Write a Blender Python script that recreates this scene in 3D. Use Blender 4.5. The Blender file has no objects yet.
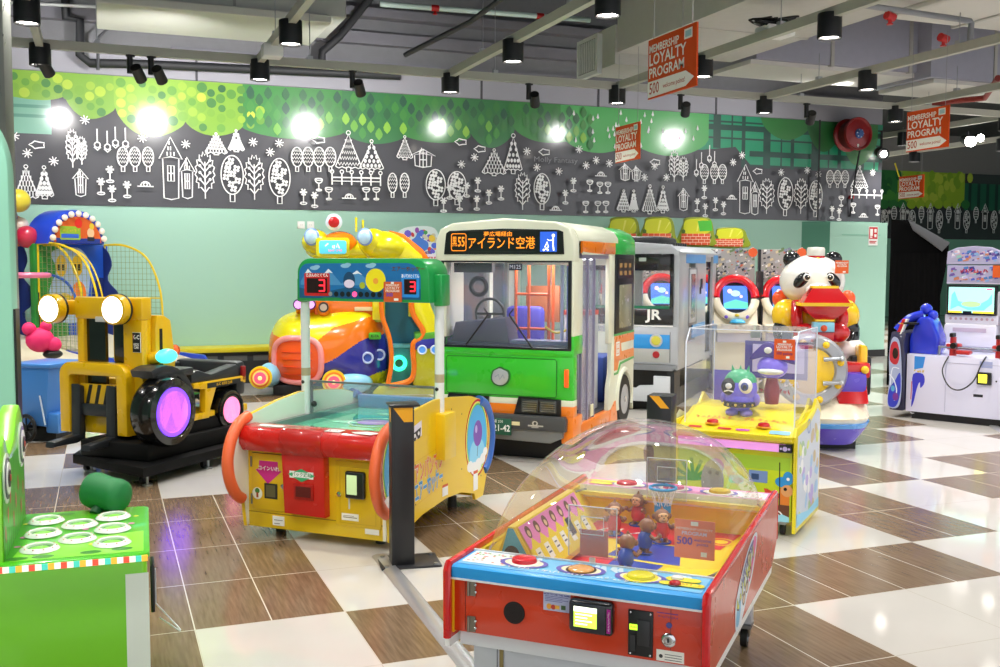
import bpy, bmesh, math, random
from mathutils import Vector, Matrix, Euler
PI = math.pi
sc = bpy.context.scene
C = sc.collection
sc.view_settings.view_transform = 'Standard'
sc.view_settings.look = 'None'
sc.view_settings.gamma = 1.0
sc.view_settings.use_curve_mapping = False
try:
    sc.cycles.use_denoising = True
    sc.cycles.max_bounces = 8
    sc.cycles.transparent_max_bounces = 24
    sc.cycles.caustics_reflective = False
    sc.cycles.caustics_refractive = False
    sc.cycles.sample_clamp_indirect = 6.0
except Exception:
    pass

# ---------------------------------------------------------------- materials
def lin(h):
    h = h.lstrip('#')
    c = [int(h[i:i + 2], 16) / 255 for i in (0, 2, 4)]
    return tuple(x / 12.92 if x <= .04045 else ((x + .055) / 1.055) ** 2.4 for x in c) + (1,)

_M = {}
def mat(h, rough=.35, metal=0, coat=0, emit=0, spec=.5, noise=0):
    key = (h, rough, metal, coat, emit, spec, noise)
    if key in _M:
        return _M[key]
    m = bpy.data.materials.new('paint_' + h.strip('#'))
    m.use_nodes = True
    nt = m.node_tree
    b = nt.nodes['Principled BSDF']
    b.inputs['Base Color'].default_value = lin(h)
    b.inputs['Roughness'].default_value = rough
    b.inputs['Metallic'].default_value = metal
    b.inputs['Specular IOR Level'].default_value = spec
    b.inputs['Coat Weight'].default_value = coat
    if emit:
        b.inputs['Emission Color'].default_value = lin(h)
        b.inputs['Emission Strength'].default_value = emit
    # a little unevenness in the gloss
    tc = nt.nodes.new('ShaderNodeTexCoord')
    nz = nt.nodes.new('ShaderNodeTexNoise'); nz.inputs['Scale'].default_value = 9
    mr = nt.nodes.new('ShaderNodeMapRange')
    mr.inputs['To Min'].default_value = max(.02, rough - .05)
    mr.inputs['To Max'].default_value = min(1, rough + .07)
    nt.links.new(tc.outputs['Object'], nz.inputs['Vector'])
    nt.links.new(nz.outputs['Fac'], mr.inputs['Value'])
    nt.links.new(mr.outputs['Result'], b.inputs['Roughness'])
    if noise:
        mx = nt.nodes.new('ShaderNodeMix'); mx.data_type = 'RGBA'
        c = lin(h)
        mx.inputs['A'].default_value = tuple(x * (1 - noise) for x in c[:3]) + (1,)
        mx.inputs['B'].default_value = tuple(min(1, x * (1 + noise)) for x in c[:3]) + (1,)
        nt.links.new(nz.outputs['Fac'], mx.inputs['Factor'])
        nt.links.new(mx.outputs['Result'], b.inputs['Base Color'])
    _M[key] = m
    return m

def clear(h='ffffff', opac=.1, rough=.03, gloss=1.0):
    """thin clear sheet: mostly see-through, mirror-like at a grazing angle"""
    key = ('clear', h, opac, rough, gloss)
    if key in _M:
        return _M[key]
    m = bpy.data.materials.new('clear_sheet')
    m.use_nodes = True
    nt = m.node_tree
    for n in list(nt.nodes):
        if n.type != 'OUTPUT_MATERIAL':
            nt.nodes.remove(n)
    out = nt.nodes['Material Output']
    tr = nt.nodes.new('ShaderNodeBsdfTransparent'); tr.inputs['Color'].default_value = (1, 1, 1, 1)
    df = nt.nodes.new('ShaderNodeBsdfDiffuse'); df.inputs['Color'].default_value = lin(h)
    gl = nt.nodes.new('ShaderNodeBsdfGlossy'); gl.inputs['Roughness'].default_value = rough
    m1 = nt.nodes.new('ShaderNodeMixShader'); m1.inputs['Fac'].default_value = opac
    m2 = nt.nodes.new('ShaderNodeMixShader')
    fr = nt.nodes.new('ShaderNodeFresnel'); fr.inputs['IOR'].default_value = 1.45
    mu = nt.nodes.new('ShaderNodeMath'); mu.operation = 'MULTIPLY'; mu.inputs[1].default_value = gloss
    L = nt.links.new
    L(tr.outputs[0], m1.inputs[1]); L(df.outputs[0], m1.inputs[2])
    L(m1.outputs[0], m2.inputs[1]); L(gl.outputs[0], m2.inputs[2])
    L(fr.outputs[0], mu.inputs[0]); L(mu.outputs[0], m2.inputs[0])
    L(m2.outputs[0], out.inputs['Surface'])
    _M[key] = m
    return m

CHROME = mat('d8dade', .18, 1)
STEEL = mat('a9acb0', .35, 1)
BLACK = mat('0d0e10', .35)
RUBBER = mat('141416', .55)
WHITE = mat('f2f2ee', .35)

# ---------------------------------------------------------------- mesh builder
class B:
    """collects shapes, then links them as one mesh object"""
    def __init__(s):
        s.v = []; s.f = []; s.fm = []; s.mats = []; s.cur = 0; s.X = Matrix(); s.k = 0; s.F = None; s.dk = .00004
    def m(s, mt):
        if mt not in s.mats:
            s.mats.append(mt)
        s.cur = s.mats.index(mt)
        return s
    def at(s, x=0, y=0, z=0, rx=0, ry=0, rz=0, sc_=1):
        s.X = Matrix.Translation((x, y, z)) @ Euler((rx, ry, rz)).to_matrix().to_4x4() @ Matrix.Scale(sc_, 4)
        return s
    def add(s, vs, fs, X=None):
        X = s.X if X is None else s.X @ X
        o = len(s.v)
        flip = X.to_3x3().determinant() < 0
        s.v += [tuple(X @ Vector(p)) for p in vs]
        for f in fs:
            f = [i + o for i in f]
            s.f.append(f[::-1] if flip else f); s.fm.append(s.cur)
        return s
    def addbm(s, bm, X=None):
        bm.normal_update()
        bm.verts.ensure_lookup_table()
        for i, v in enumerate(bm.verts): v.index = i
        s.add([v.co[:] for v in bm.verts], [[v.index for v in f.verts] for f in bm.faces], X)
        bm.free(); return s
    def box(s, x0, y0, z0, x1, y1, z1, bev=0, seg=2, X=None):
        if x1 < x0: x0, x1 = x1, x0
        if y1 < y0: y0, y1 = y1, y0
        if z1 < z0: z0, z1 = z1, z0
        bm = bmesh.new()
        bmesh.ops.create_cube(bm, size=1)
        for v in bm.verts:
            v.co = Vector(((x0 + x1) / 2 + v.co.x * (x1 - x0), (y0 + y1) / 2 + v.co.y * (y1 - y0), (z0 + z1) / 2 + v.co.z * (z1 - z0)))
        if bev:
            bev = min(bev, .49 * min(x1 - x0, y1 - y0, z1 - z0))
            bmesh.ops.bevel(bm, geom=bm.edges[:], offset=bev, segments=seg, profile=.5, affect='EDGES')
        return s.addbm(bm, X)
    def prism(s, poly, ax, a0, a1, bev=0, seg=2, X=None):
        """poly in the plane across axis ax ('x': (y,z), 'y': (x,z), 'z': (x,y))"""
        bm = bmesh.new()
        def P(p, a):
            return {'x': (a, p[0], p[1]), 'y': (p[0], a, p[1]), 'z': (p[0], p[1], a)}[ax]
        lo = [bm.verts.new(P(p, a0)) for p in poly]; hi = [bm.verts.new(P(p, a1)) for p in poly]
        n = len(poly)
        f0 = bm.faces.new(lo); f1 = bm.faces.new(hi[::-1])
        for i in range(n):
            j = (i + 1) % n
            bm.faces.new((lo[j], lo[i], hi[i], hi[j]))
        bmesh.ops.recalc_face_normals(bm, faces=bm.faces[:])
        if bev:
            es = list(set(f0.edges) | set(f1.edges))
            bmesh.ops.bevel(bm, geom=es, offset=bev, segments=seg, profile=.5, affect='EDGES', clamp_overlap=True)
        return s.addbm(bm, X)
    def cyl(s, p0, p1, r0, r1=None, n=24, cap=True):
        r1 = r0 if r1 is None else r1
        p0 = Vector(p0); p1 = Vector(p1); d = (p1 - p0)
        q = d.to_track_quat('Z', 'Y').to_matrix()
        vs = []
        for p, r in ((p0, r0), (p1, r1)):
            vs += [tuple(p + q @ Vector((r * math.cos(2 * PI * i / n), r * math.sin(2 * PI * i / n), 0))) for i in range(n)]
        fs = [(i, (i + 1) % n, n + (i + 1) % n, n + i) for i in range(n)]
        if cap: fs += [tuple(range(n))[::-1], tuple(range(n, 2 * n))]
        return s.add(vs, fs)
    def tube(s, pts, r, n=8, closed=False, rs=None):
        P = [Vector(p) for p in pts]; m = len(P)
        vs = []; fs = []; up = None
        for i, p in enumerate(P):
            a = P[i - 1] if (i or closed) else P[0]
            c = P[(i + 1) % m] if (i < m - 1 or closed) else P[-1]
            t = (c - a).normalized()
            if up is None:
                up = t.orthogonal().normalized()
            up = (up - t * up.dot(t))
            up = up.normalized() if up.length > 1e-6 else t.orthogonal().normalized()
            w = t.cross(up)
            rr = rs[i] if rs else r
            vs += [tuple(p + (up * math.cos(2 * PI * k / n) + w * math.sin(2 * PI * k / n)) * rr) for k in range(n)]
        for i in range(m if closed else m - 1):
            j = (i + 1) % m
            fs += [(i * n + k, i * n + (k + 1) % n, j * n + (k + 1) % n, j * n + k) for k in range(n)]
        if not closed:
            fs += [tuple(range(n))[::-1], tuple(range((m - 1) * n, m * n))]
        return s.add(vs, fs)
    def sph(s, c, r, n=24, mrow=14, rot=None, z0=-1., z1=1.):
        """ellipsoid, optionally cut between z0..z1 (unit heights)"""
        r = (r, r, r) if isinstance(r, (int, float)) else r
        a0, a1 = math.asin(z0), math.asin(z1)
        R = Euler(rot).to_matrix() if rot else Matrix.Identity(3)
        vs = []; fs = []
        for i in range(mrow + 1):
            a = a0 + (a1 - a0) * i / mrow
            for k in range(n):
                t = 2 * PI * k / n
                vs.append(tuple(Vector(c) + R @ Vector((r[0] * math.cos(a) * math.cos(t), r[1] * math.cos(a) * math.sin(t), r[2] * math.sin(a)))))
        for i in range(mrow):
            fs += [(i * n + k, i * n + (k + 1) % n, (i + 1) * n + (k + 1) % n, (i + 1) * n + k) for k in range(n)]
        if z0 > -1: fs.append(tuple(range(n))[::-1])
        if z1 < 1: fs.append(tuple(range(mrow * n, (mrow + 1) * n)))
        return s.add(vs, fs)
    def lathe(s, prof, c=(0, 0, 0), axis='z', n=32, cap=True):
        """prof [(r, h)] turned about axis through c"""
        vs = []; fs = []; m = len(prof)
        for r, h in prof:
            for k in range(n):
                t = 2 * PI * k / n; a, b = r * math.cos(t), r * math.sin(t)
                p = {'z': (a, b, h), 'y': (b, h, a), 'x': (h, a, b)}[axis]
                vs.append((p[0] + c[0], p[1] + c[1], p[2] + c[2]))
        for i in range(m - 1):
            fs += [(i * n + k, i * n + (k + 1) % n, (i + 1) * n + (k + 1) % n, (i + 1) * n + k) for k in range(n)]
        if cap and prof[0][0] > 1e-5: fs.append(tuple(range(n))[::-1])
        if cap and prof[-1][0] > 1e-5: fs.append(tuple(range((m - 1) * n, m * n)))
        return s.add(vs, fs)
    def torus(s, c, R, r, axis='z', n=40, k=10, a0=0, a1=2 * PI):
        pts = []
        full = abs(a1 - a0 - 2 * PI) < 1e-6
        for i in range(n if full else n + 1):
            t = a0 + (a1 - a0) * i / n; a, b = R * math.cos(t), R * math.sin(t)
            p = {'z': (a, b, 0), 'y': (a, 0, b), 'x': (0, a, b)}[axis]
            pts.append((p[0] + c[0], p[1] + c[1], p[2] + c[2]))
        return s.tube(pts, r, k, closed=full)
    def loft(s, rings, cap=True, closed=True):
        n = len(rings[0]); vs = [p for r in rings for p in r]; fs = []
        for i in range(len(rings) - 1):
            for k in range(n if closed else n - 1):
                fs.append((i * n + k, i * n + (k + 1) % n, (i + 1) * n + (k + 1) % n, (i + 1) * n + k))
        if cap: fs += [tuple(range(n))[::-1], tuple(range((len(rings) - 1) * n, len(rings) * n))]
        return s.add(vs, fs)
    # --- flat artwork lying on a face of the thing -----------------------------
    def on(s, o, right, up, lift=.0015):
        """a drawing frame on a face: origin o, x along right, y along up"""
        r = Vector(right).normalized(); u = Vector(up).normalized(); n = r.cross(u)
        s.F = (Vector(o), r, u, n); s.k = 0; s.lift = lift
        return s
    def _p(s, pts, l):
        o, r, u, n = s.F
        return [tuple(o + r * p[0] + u * p[1] + n * l) for p in pts]
    def poly(s, pts):
        s.k += 1
        a = sum(pts[i][0] * pts[(i + 1) % len(pts)][1] - pts[(i + 1) % len(pts)][0] * pts[i][1] for i in range(len(pts)))
        if a < 0: pts = pts[::-1]
        l = s.lift + s.k * s.dk
        return s.add(s._p(pts, l), [tuple(range(len(pts)))])
    def rect(s, x0, y0, x1, y1, r=0):
        if not r: return s.poly([(x0, y0), (x1, y0), (x1, y1), (x0, y1)])
        return s.poly(rrect(x0, y0, x1, y1, r))
    def ell(s, cx, cy, rx, ry=None, rot=0, n=28):
        ry = rx if ry is None else ry; c, q = math.cos(rot), math.sin(rot)
        return s.poly([(cx + c * rx * math.cos(2 * PI * i / n) - q * ry * math.sin(2 * PI * i / n),
                        cy + q * rx * math.cos(2 * PI * i / n) + c * ry * math.sin(2 * PI * i / n)) for i in range(n)])
    def line(s, pts, w, closed=False):
        s.k += 1; l = s.lift + s.k * s.dk; m = len(pts); vs = []; fs = []
        L = [];R = []
        for i in range(m):
            a = pts[i - 1] if (i or closed) else pts[0]; c = pts[(i + 1) % m] if (i < m - 1 or closed) else pts[-1]
            dx, dy = c[0] - a[0], c[1] - a[1]; q = math.hypot(dx, dy) or 1
            L.append((pts[i][0] - dy / q * w / 2, pts[i][1] + dx / q * w / 2)); R.append((pts[i][0] + dy / q * w / 2, pts[i][1] - dx / q * w / 2))
        vs = s._p(R + L, l)
        for i in range(m if closed else m - 1):
            j = (i + 1) % m
            fs.append((i, j, m + j, m + i))
        return s.add(vs, fs)
    def ring(s, cx, cy, r, w, ry=None, n=28):
        ry = ry or r
        return s.line([(cx + r * math.cos(2 * PI * i / n), cy + ry * math.sin(2 * PI * i / n)) for i in range(n)], w, True)
    def squiggle(s, x, y, w, h, lw, seed=1, rot=0):
        """a run of unreadable letter-like strokes centred on x, y"""
        r = random.Random(seed); c, q = math.cos(rot), math.sin(rot); n = max(2, int(w / (h * .75)))
        for i in range(n):
            cx = -w / 2 + (i + .5) * w / n
            pts = [(cx + r.uniform(-.32, .32) * h, r.uniform(-.5, .5) * h) for _ in range(4)]
            s.line([(x + c * a - q * b, y + q * a + c * b) for a, b in pts], lw)
        return s
    def text(s, t, x, y, size, align='CENTER', bold=0, sx=1, shear=0, rot=0):
        s.k += 1
        vs, fs = text_mesh(t, size, align, bold, sx, shear)
        c, q = math.cos(rot), math.sin(rot)
        return s.add(s._p([(x + c * a[0] - q * a[1], y + q * a[0] + c * a[1]) for a in vs], s.lift + s.k * s.dk), fs)
    def obj(s, name, parent=None, smooth=40):
        me = bpy.data.meshes.new(name)
        me.from_pydata(s.v, [], s.f)
        for mt in s.mats: me.materials.append(mt)
        me.polygons.foreach_set('material_index', s.fm)
        if smooth:
            me.polygons.foreach_set('use_smooth', [True] * len(me.polygons))
            me.update()
            me.set_sharp_from_angle(angle=math.radians(smooth))
        me.update()
        o = bpy.data.objects.new(name, me); C.objects.link(o)
        if parent: o.parent = parent
        return o

def text_mesh(t, size, align, bold, sx, shear):
    cu = bpy.data.curves.new('lettering', 'FONT')
    cu.body = t; cu.size = size; cu.align_x = align; cu.align_y = 'CENTER'; cu.offset = bold * size; cu.shear = shear
    cu.resolution_u = 2; cu.space_line = .85
    ob = bpy.data.objects.new('lettering', cu)
    me = bpy.data.meshes.new_from_object(ob)
    vs = [(v.co.x * sx, v.co.y) for v in me.vertices]
    fs = []
    for p in me.polygons:
        q = list(p.vertices)
        a = sum(vs[q[i]][0] * vs[q[(i + 1) % len(q)]][1] - vs[q[(i + 1) % len(q)]][0] * vs[q[i]][1] for i in range(len(q)))
        fs.append(q if a > 0 else q[::-1])
    bpy.data.objects.remove(ob); bpy.data.curves.remove(cu); bpy.data.meshes.remove(me)
    return vs, fs

def rrect(x0, y0, x1, y1, r, n=6):
    out = []
    r = min(r, (x1 - x0) / 2 - 1e-4, (y1 - y0) / 2 - 1e-4)
    for cx, cy, a in ((x1 - r, y0 + r, -PI / 2), (x1 - r, y1 - r, 0), (x0 + r, y1 - r, PI / 2), (x0 + r, y0 + r, PI)):
        out += [(cx + r * math.cos(a + PI / 2 * i / n), cy + r * math.sin(a + PI / 2 * i / n)) for i in range(n + 1)]
    return out

def arc(cx, cy, r, a0, a1, n=12, ry=None):
    ry = r if ry is None else ry
    return [(cx + r * math.cos(math.radians(a0 + (a1 - a0) * i / n)), cy + ry * math.sin(math.radians(a0 + (a1 - a0) * i / n))) for i in range(n + 1)]

def spline(pts, n=6, closed=False):
    """smooth curve through points (any dimension)"""
    m = len(pts); out = []
    rng = range(m if closed else m - 1)
    g = (lambda i: pts[i % m]) if closed else (lambda i: pts[max(0, min(m - 1, i))])
    for i in rng:
        p0, p1, p2, p3 = g(i - 1), g(i), g(i + 1), g(i + 2)
        for k in range(n):
            t = k / n
            out.append(tuple(.5 * ((2 * b) + (-a + c) * t + (2 * a - 5 * b + 4 * c - d) * t * t + (-a + 3 * b - 3 * c + d) * t ** 3) for a, b, c, d in zip(p0, p1, p2, p3)))
    if not closed: out.append(tuple(pts[-1]))
    return out

# ---------------------------------------------------------------- things
def thing(name, label, cat, loc=(0, 0, 0), az=0, group=None):
    """an Empty at the thing's base; az = direction its depth axis points, degrees clockwise from +Y"""
    o = bpy.data.objects.new(name, None); C.objects.link(o)
    o.location = loc; o.rotation_euler = (0, 0, -math.radians(az))
    o.empty_display_size = .1
    o['label'] = label; o['category'] = cat
    if group: o['group'] = group
    return o
def tag(o, label, cat, group=None):
    o['label'] = label; o['category'] = cat
    if group: o['group'] = group
    return o
def struct(o):
    o['kind'] = 'structure'
    return o
def stuff(o):
    o['kind'] = 'stuff'
    return o
def dup(root, loc=None, rot=None, label=None, group=None):
    r = root.copy(); C.objects.link(r)
    if loc is not None: r.location = loc
    if rot is not None: r.rotation_euler = (0, 0, rot)
    if label: r['label'] = label
    if group: r['group'] = group
    for ch in list(root.children):
        c = ch.copy(); C.objects.link(c); c.parent = r
        for g in ch.children:
            d = g.copy(); C.objects.link(d); d.parent = c
    return r

# ---------------------------------------------------------------- camera
HC = 1.6; YAW = math.radians(21.25); FPX = 1021.; PITCH = math.atan((333.5 - 262.8) / FPX); ROLL = .0026
cd = bpy.data.cameras.new('camera'); cam = bpy.data.objects.new('camera', cd); C.objects.link(cam)
cd.sensor_width = 36; cd.lens = FPX / 1000 * 36; cd.clip_end = 200; cd.clip_start = .05
cam.location = (0, 0, HC)
cam.matrix_world = Matrix.Translation((0, 0, HC)) @ Matrix.Rotation(-YAW, 4, 'Z') @ Matrix.Rotation(PI / 2 - PITCH, 4, 'X') @ Matrix.Rotation(ROLL, 4, 'Z')
sc.camera = cam

# measuring: where the sight line through a photo point meets a plane of the room
def sight(x, y):
    px, py = x - 500, y - 333.5
    c, q = math.cos(ROLL), math.sin(ROLL)
    px, py = c * px + q * py, -q * px + c * py
    a, b = px / FPX, -py / FPX
    X, Y, Z = a, math.cos(PITCH) + b * math.sin(PITCH), -math.sin(PITCH) + b * math.cos(PITCH)
    c, q = math.cos(YAW), math.sin(YAW)
    return Vector((c * X + q * Y, -q * X + c * Y, Z))
def at_z(x, y, z):
    r = sight(x, y); t = (z - HC) / r.z
    return Vector((r.x * t, r.y * t, z))
def at_v(x, y, v):
    r = sight(x, y); t = v / r.y
    return Vector((r.x * t, v, HC + r.z * t))
# ================================================================ the room
VW = 14.2                         # the mural wall
Z0M, Z1M = 2.32, 3.98
UE = at_v(877.5, 300, VW).x         # its right end
G0 = (.341, 4.535); T = .3312

def floor_material(wood):
    m = bpy.data.materials.new('floor_wood_tile' if wood else 'floor_cream_tile')
    m.use_nodes = True; nt = m.node_tree; N = nt.nodes.new; L = nt.links.new
    b = nt.nodes['Principled BSDF']
    geo = N('ShaderNodeNewGeometry'); sep = N('ShaderNodeSeparateXYZ'); L(geo.outputs['Position'], sep.inputs[0])
    def axis(out, off, step, half):
        a = N('ShaderNodeMath'); a.operation = 'SUBTRACT'; a.inputs[1].default_value = off - 40 * step; L(out, a.inputs[0])
        w = N('ShaderNodeMath'); w.operation = 'MODULO'; w.inputs[1].default_value = step; L(a.outputs[0], w.inputs[0])
        p = N('ShaderNodeMath'); p.operation = 'PINGPONG'; p.inputs[1].default_value = step / 2; L(w.outputs[0], p.inputs[0])
        l = N('ShaderNodeMath'); l.operation = 'LESS_THAN'; l.inputs[1].default_value = half; L(p.outputs[0], l.inputs[0])
        return l.outputs[0]
    if wood:
        gx = axis(sep.outputs['X'], G0[0], T, .0028); gy = axis(sep.outputs['Y'], G0[1], 2 * T, .0028)
    else:
        gx = axis(sep.outputs['X'], G0[0], 2 * T, .0018); gy = axis(sep.outputs['Y'], G0[1], 2 * T, .0018)
    mx = N('ShaderNodeMath'); mx.operation = 'MAXIMUM'; L(gx, mx.inputs[0]); L(gy, mx.inputs[1])
    mp = N('ShaderNodeMapping'); L(geo.outputs['Position'], mp.inputs[0])
    nz = N('ShaderNodeTexNoise'); L(mp.outputs[0], nz.inputs['Vector'])
    cr = N('ShaderNodeValToRGB'); L(nz.outputs['Fac'], cr.inputs[0])
    if wood:
        mp.inputs['Scale'].default_value = (40, 3, 1); nz.inputs['Scale'].default_value = 1.6; nz.inputs['Detail'].default_value = 6
        cr.color_ramp.elements[0].position = .3; cr.color_ramp.elements[0].color = lin('69553f')
        cr.color_ramp.elements[1].position = .72; cr.color_ramp.elements[1].color = lin('867058')
        b.inputs['Roughness'].default_value = .2
    else:
        nz.inputs['Scale'].default_value = 2.4; nz.inputs['Detail'].default_value = 3
        cr.color_ramp.elements[0].color = lin('c4c0b9'); cr.color_ramp.elements[1].color = lin('cfcbc4')
        b.inputs['Roughness'].default_value = .07
    mix = N('ShaderNodeMix'); mix.data_type = 'RGBA'
    L(mx.outputs[0], mix.inputs['Factor']); L(cr.outputs[0], mix.inputs['A'])
    mix.inputs['B'].default_value = lin('d8d0bf') if wood else lin('b3aa9b')
    L(mix.outputs['Result'], b.inputs['Base Color'])
    b.inputs['Specular IOR Level'].default_value = .55
    return m

WOOD = {(-2): [(2, 0), (4, 1), (6, 1)], (-1): [], }
wood = set()
for v, us in {-6: [-4, 0, 4, 8, 12, 6], -5: [-2, 2, 4, 10, 14], -4: [-4, 0, 6, 8, 12], -3: [-2, 2, 4, 6, 12, 14, 10],
              -2: [-4, -2, 4, 6, 14, 16], -1: [-4, -2, 2, 6, 8, 10, 16, 18], 0: [-4, -2, 0, 12, 18, 20], 1: [-4, -2, 0, 4, 12, 16, 18],
              2: [-4, -2, 0, 4, 14, 18, 20], 3: [-4, -2, 0, 6, 14, 22], 4: [-4, -2, 6, 10, 16, 18, 24], 5: [-6, 2, 8, 14, 18, 20],
              6: [-2, 0, 4, 10, 12, 18, 24], 7: [-6, -4, 2, 6, 8, 16, 22, 28], 8: [0, 2, 10, 14, 26, 30], 9: [-4, -2, 4, 12, 20, 22],
              10: [-6, 0, 6, 8, 16, 26], 11: [2, 4, 12, 18, 24, 30], 12: [-4, 0, 8, 14, 22, 28], 13: [-2, 6, 10, 16, 18, 26]}.items():
    for u in us: wood.add((u, v))
fl = B()
fmw, fmc = floor_material(True), floor_material(False)
for v in range(-9, 42):
    for u in range(-26, 100, 2):
        w = (u, v) in wood or (v > 13 and (u * 7 + v * 13) % 11 < 4)
        fl.m(fmw if w else fmc)
        x, y = G0[0] + u * T, G0[1] + v * 2 * T
        fl.add([(x, y, 0), (x + 2 * T, y, 0), (x + 2 * T, y + 2 * T, 0), (x, y + 2 * T, 0)], [(0, 1, 2, 3)])
struct(fl.obj('floor'))

# metal cable cover running over the floor to the black post
cc = B(); cc.m(mat('b9babb', .3, .6))
p0 = at_z(380, 556, 0); p1 = at_z(470, 668, 0); dd = (p1 - p0).normalized(); nn = Vector((-dd.y, dd.x, 0)) * .035
prof = [(-.045, 0), (-.03, .012), (.03, .012), (.045, 0)]
p1 = p0 + dd * 2.9
rings = []
for p in (p0, p1):
    rings.append([tuple(p + nn.normalized() * a + Vector((0, 0, b + .0005))) for a, b in prof])
cc.loft(rings)
tag(cc.obj('cable_cover'), 'flat grey metal cable cover strip running across the floor from the black post', 'cable cover')
cc = B(); cc.m(mat('b9babb', .3, .6))
p0 = at_z(978, 417, 0); p1 = at_z(1010, 436, 0); dd = (p1 - p0).normalized(); nn = Vector((-dd.y, dd.x, 0))
cc.loft([[tuple(p + nn * a + Vector((0, 0, b + .0005))) for a, b in prof] for p in (p0, p0 + dd * 1.6)])
tag(cc.obj('cable_cover'), 'thin grey floor strip in front of the white fishing game on the right', 'cable cover')

# walls
wallp = mat('a3cebc', .5)
greyp = mat('77777b', .8, noise=.12)
w = B(); w.m(wallp); w.box(-7, VW, 0, UE, VW + .25, Z0M + .01)
w.m(greyp); w.box(-7, VW, Z0M, UE, VW + .25, 5.6)
w.m(wallp); w.box(-7.25, -3, 0, -7, VW + .25, 5.6)
struct(w.obj('wall_back', smooth=0))
w = B(); w.m(mat('17181a', .5)); w.box(-7, VW - .02, 0, UE + .01, VW, .11)
struct(w.obj('baseboard_back', smooth=0))
w = B(); w.m(wallp)
pe = at_v(822, 300, VW).x
ur = at_v(885.5, 300, VW - .16).x
w.box(pe, VW - .16, .11, ur, VW + .2, Z0M - .02, .004)
w.m(BLACK); w.box(pe, VW - .17, 0, ur + .01, VW, .12)
w.m(mat('8fc4ae', .5)); w.box(pe + .25, VW - .163, 2.08, ur - .15, VW - .16, 2.1)
struct(w.obj('wall_return', smooth=0))
# dark joint to the left of that return
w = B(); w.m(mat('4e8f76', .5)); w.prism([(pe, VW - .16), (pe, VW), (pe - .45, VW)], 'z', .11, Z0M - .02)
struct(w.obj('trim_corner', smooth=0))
# far walls behind the end of the mural wall
VF = 25.0
w = B(); w.m(mat('86c4a8', .5)); w.box(UE - 1, VF, 0, 34, VF + .2, 3.9); w.m(mat('8c8a88', .7)); w.box(UE - 1, VF, 3.9, 34, VF + .2, 5.6); w.m(mat('86c4a8', .5)); w.box(34, -3, 0, 34.2, VF + .2, 5.6)
struct(w.obj('wall_far', smooth=0))
w = B(); w.m(mat('3c3d40', .9, noise=.2)); w.box(-7.2, -3, 5.6, 34.2, VF + .2, 5.8)
struct(w.obj('ceiling', smooth=0))

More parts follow.
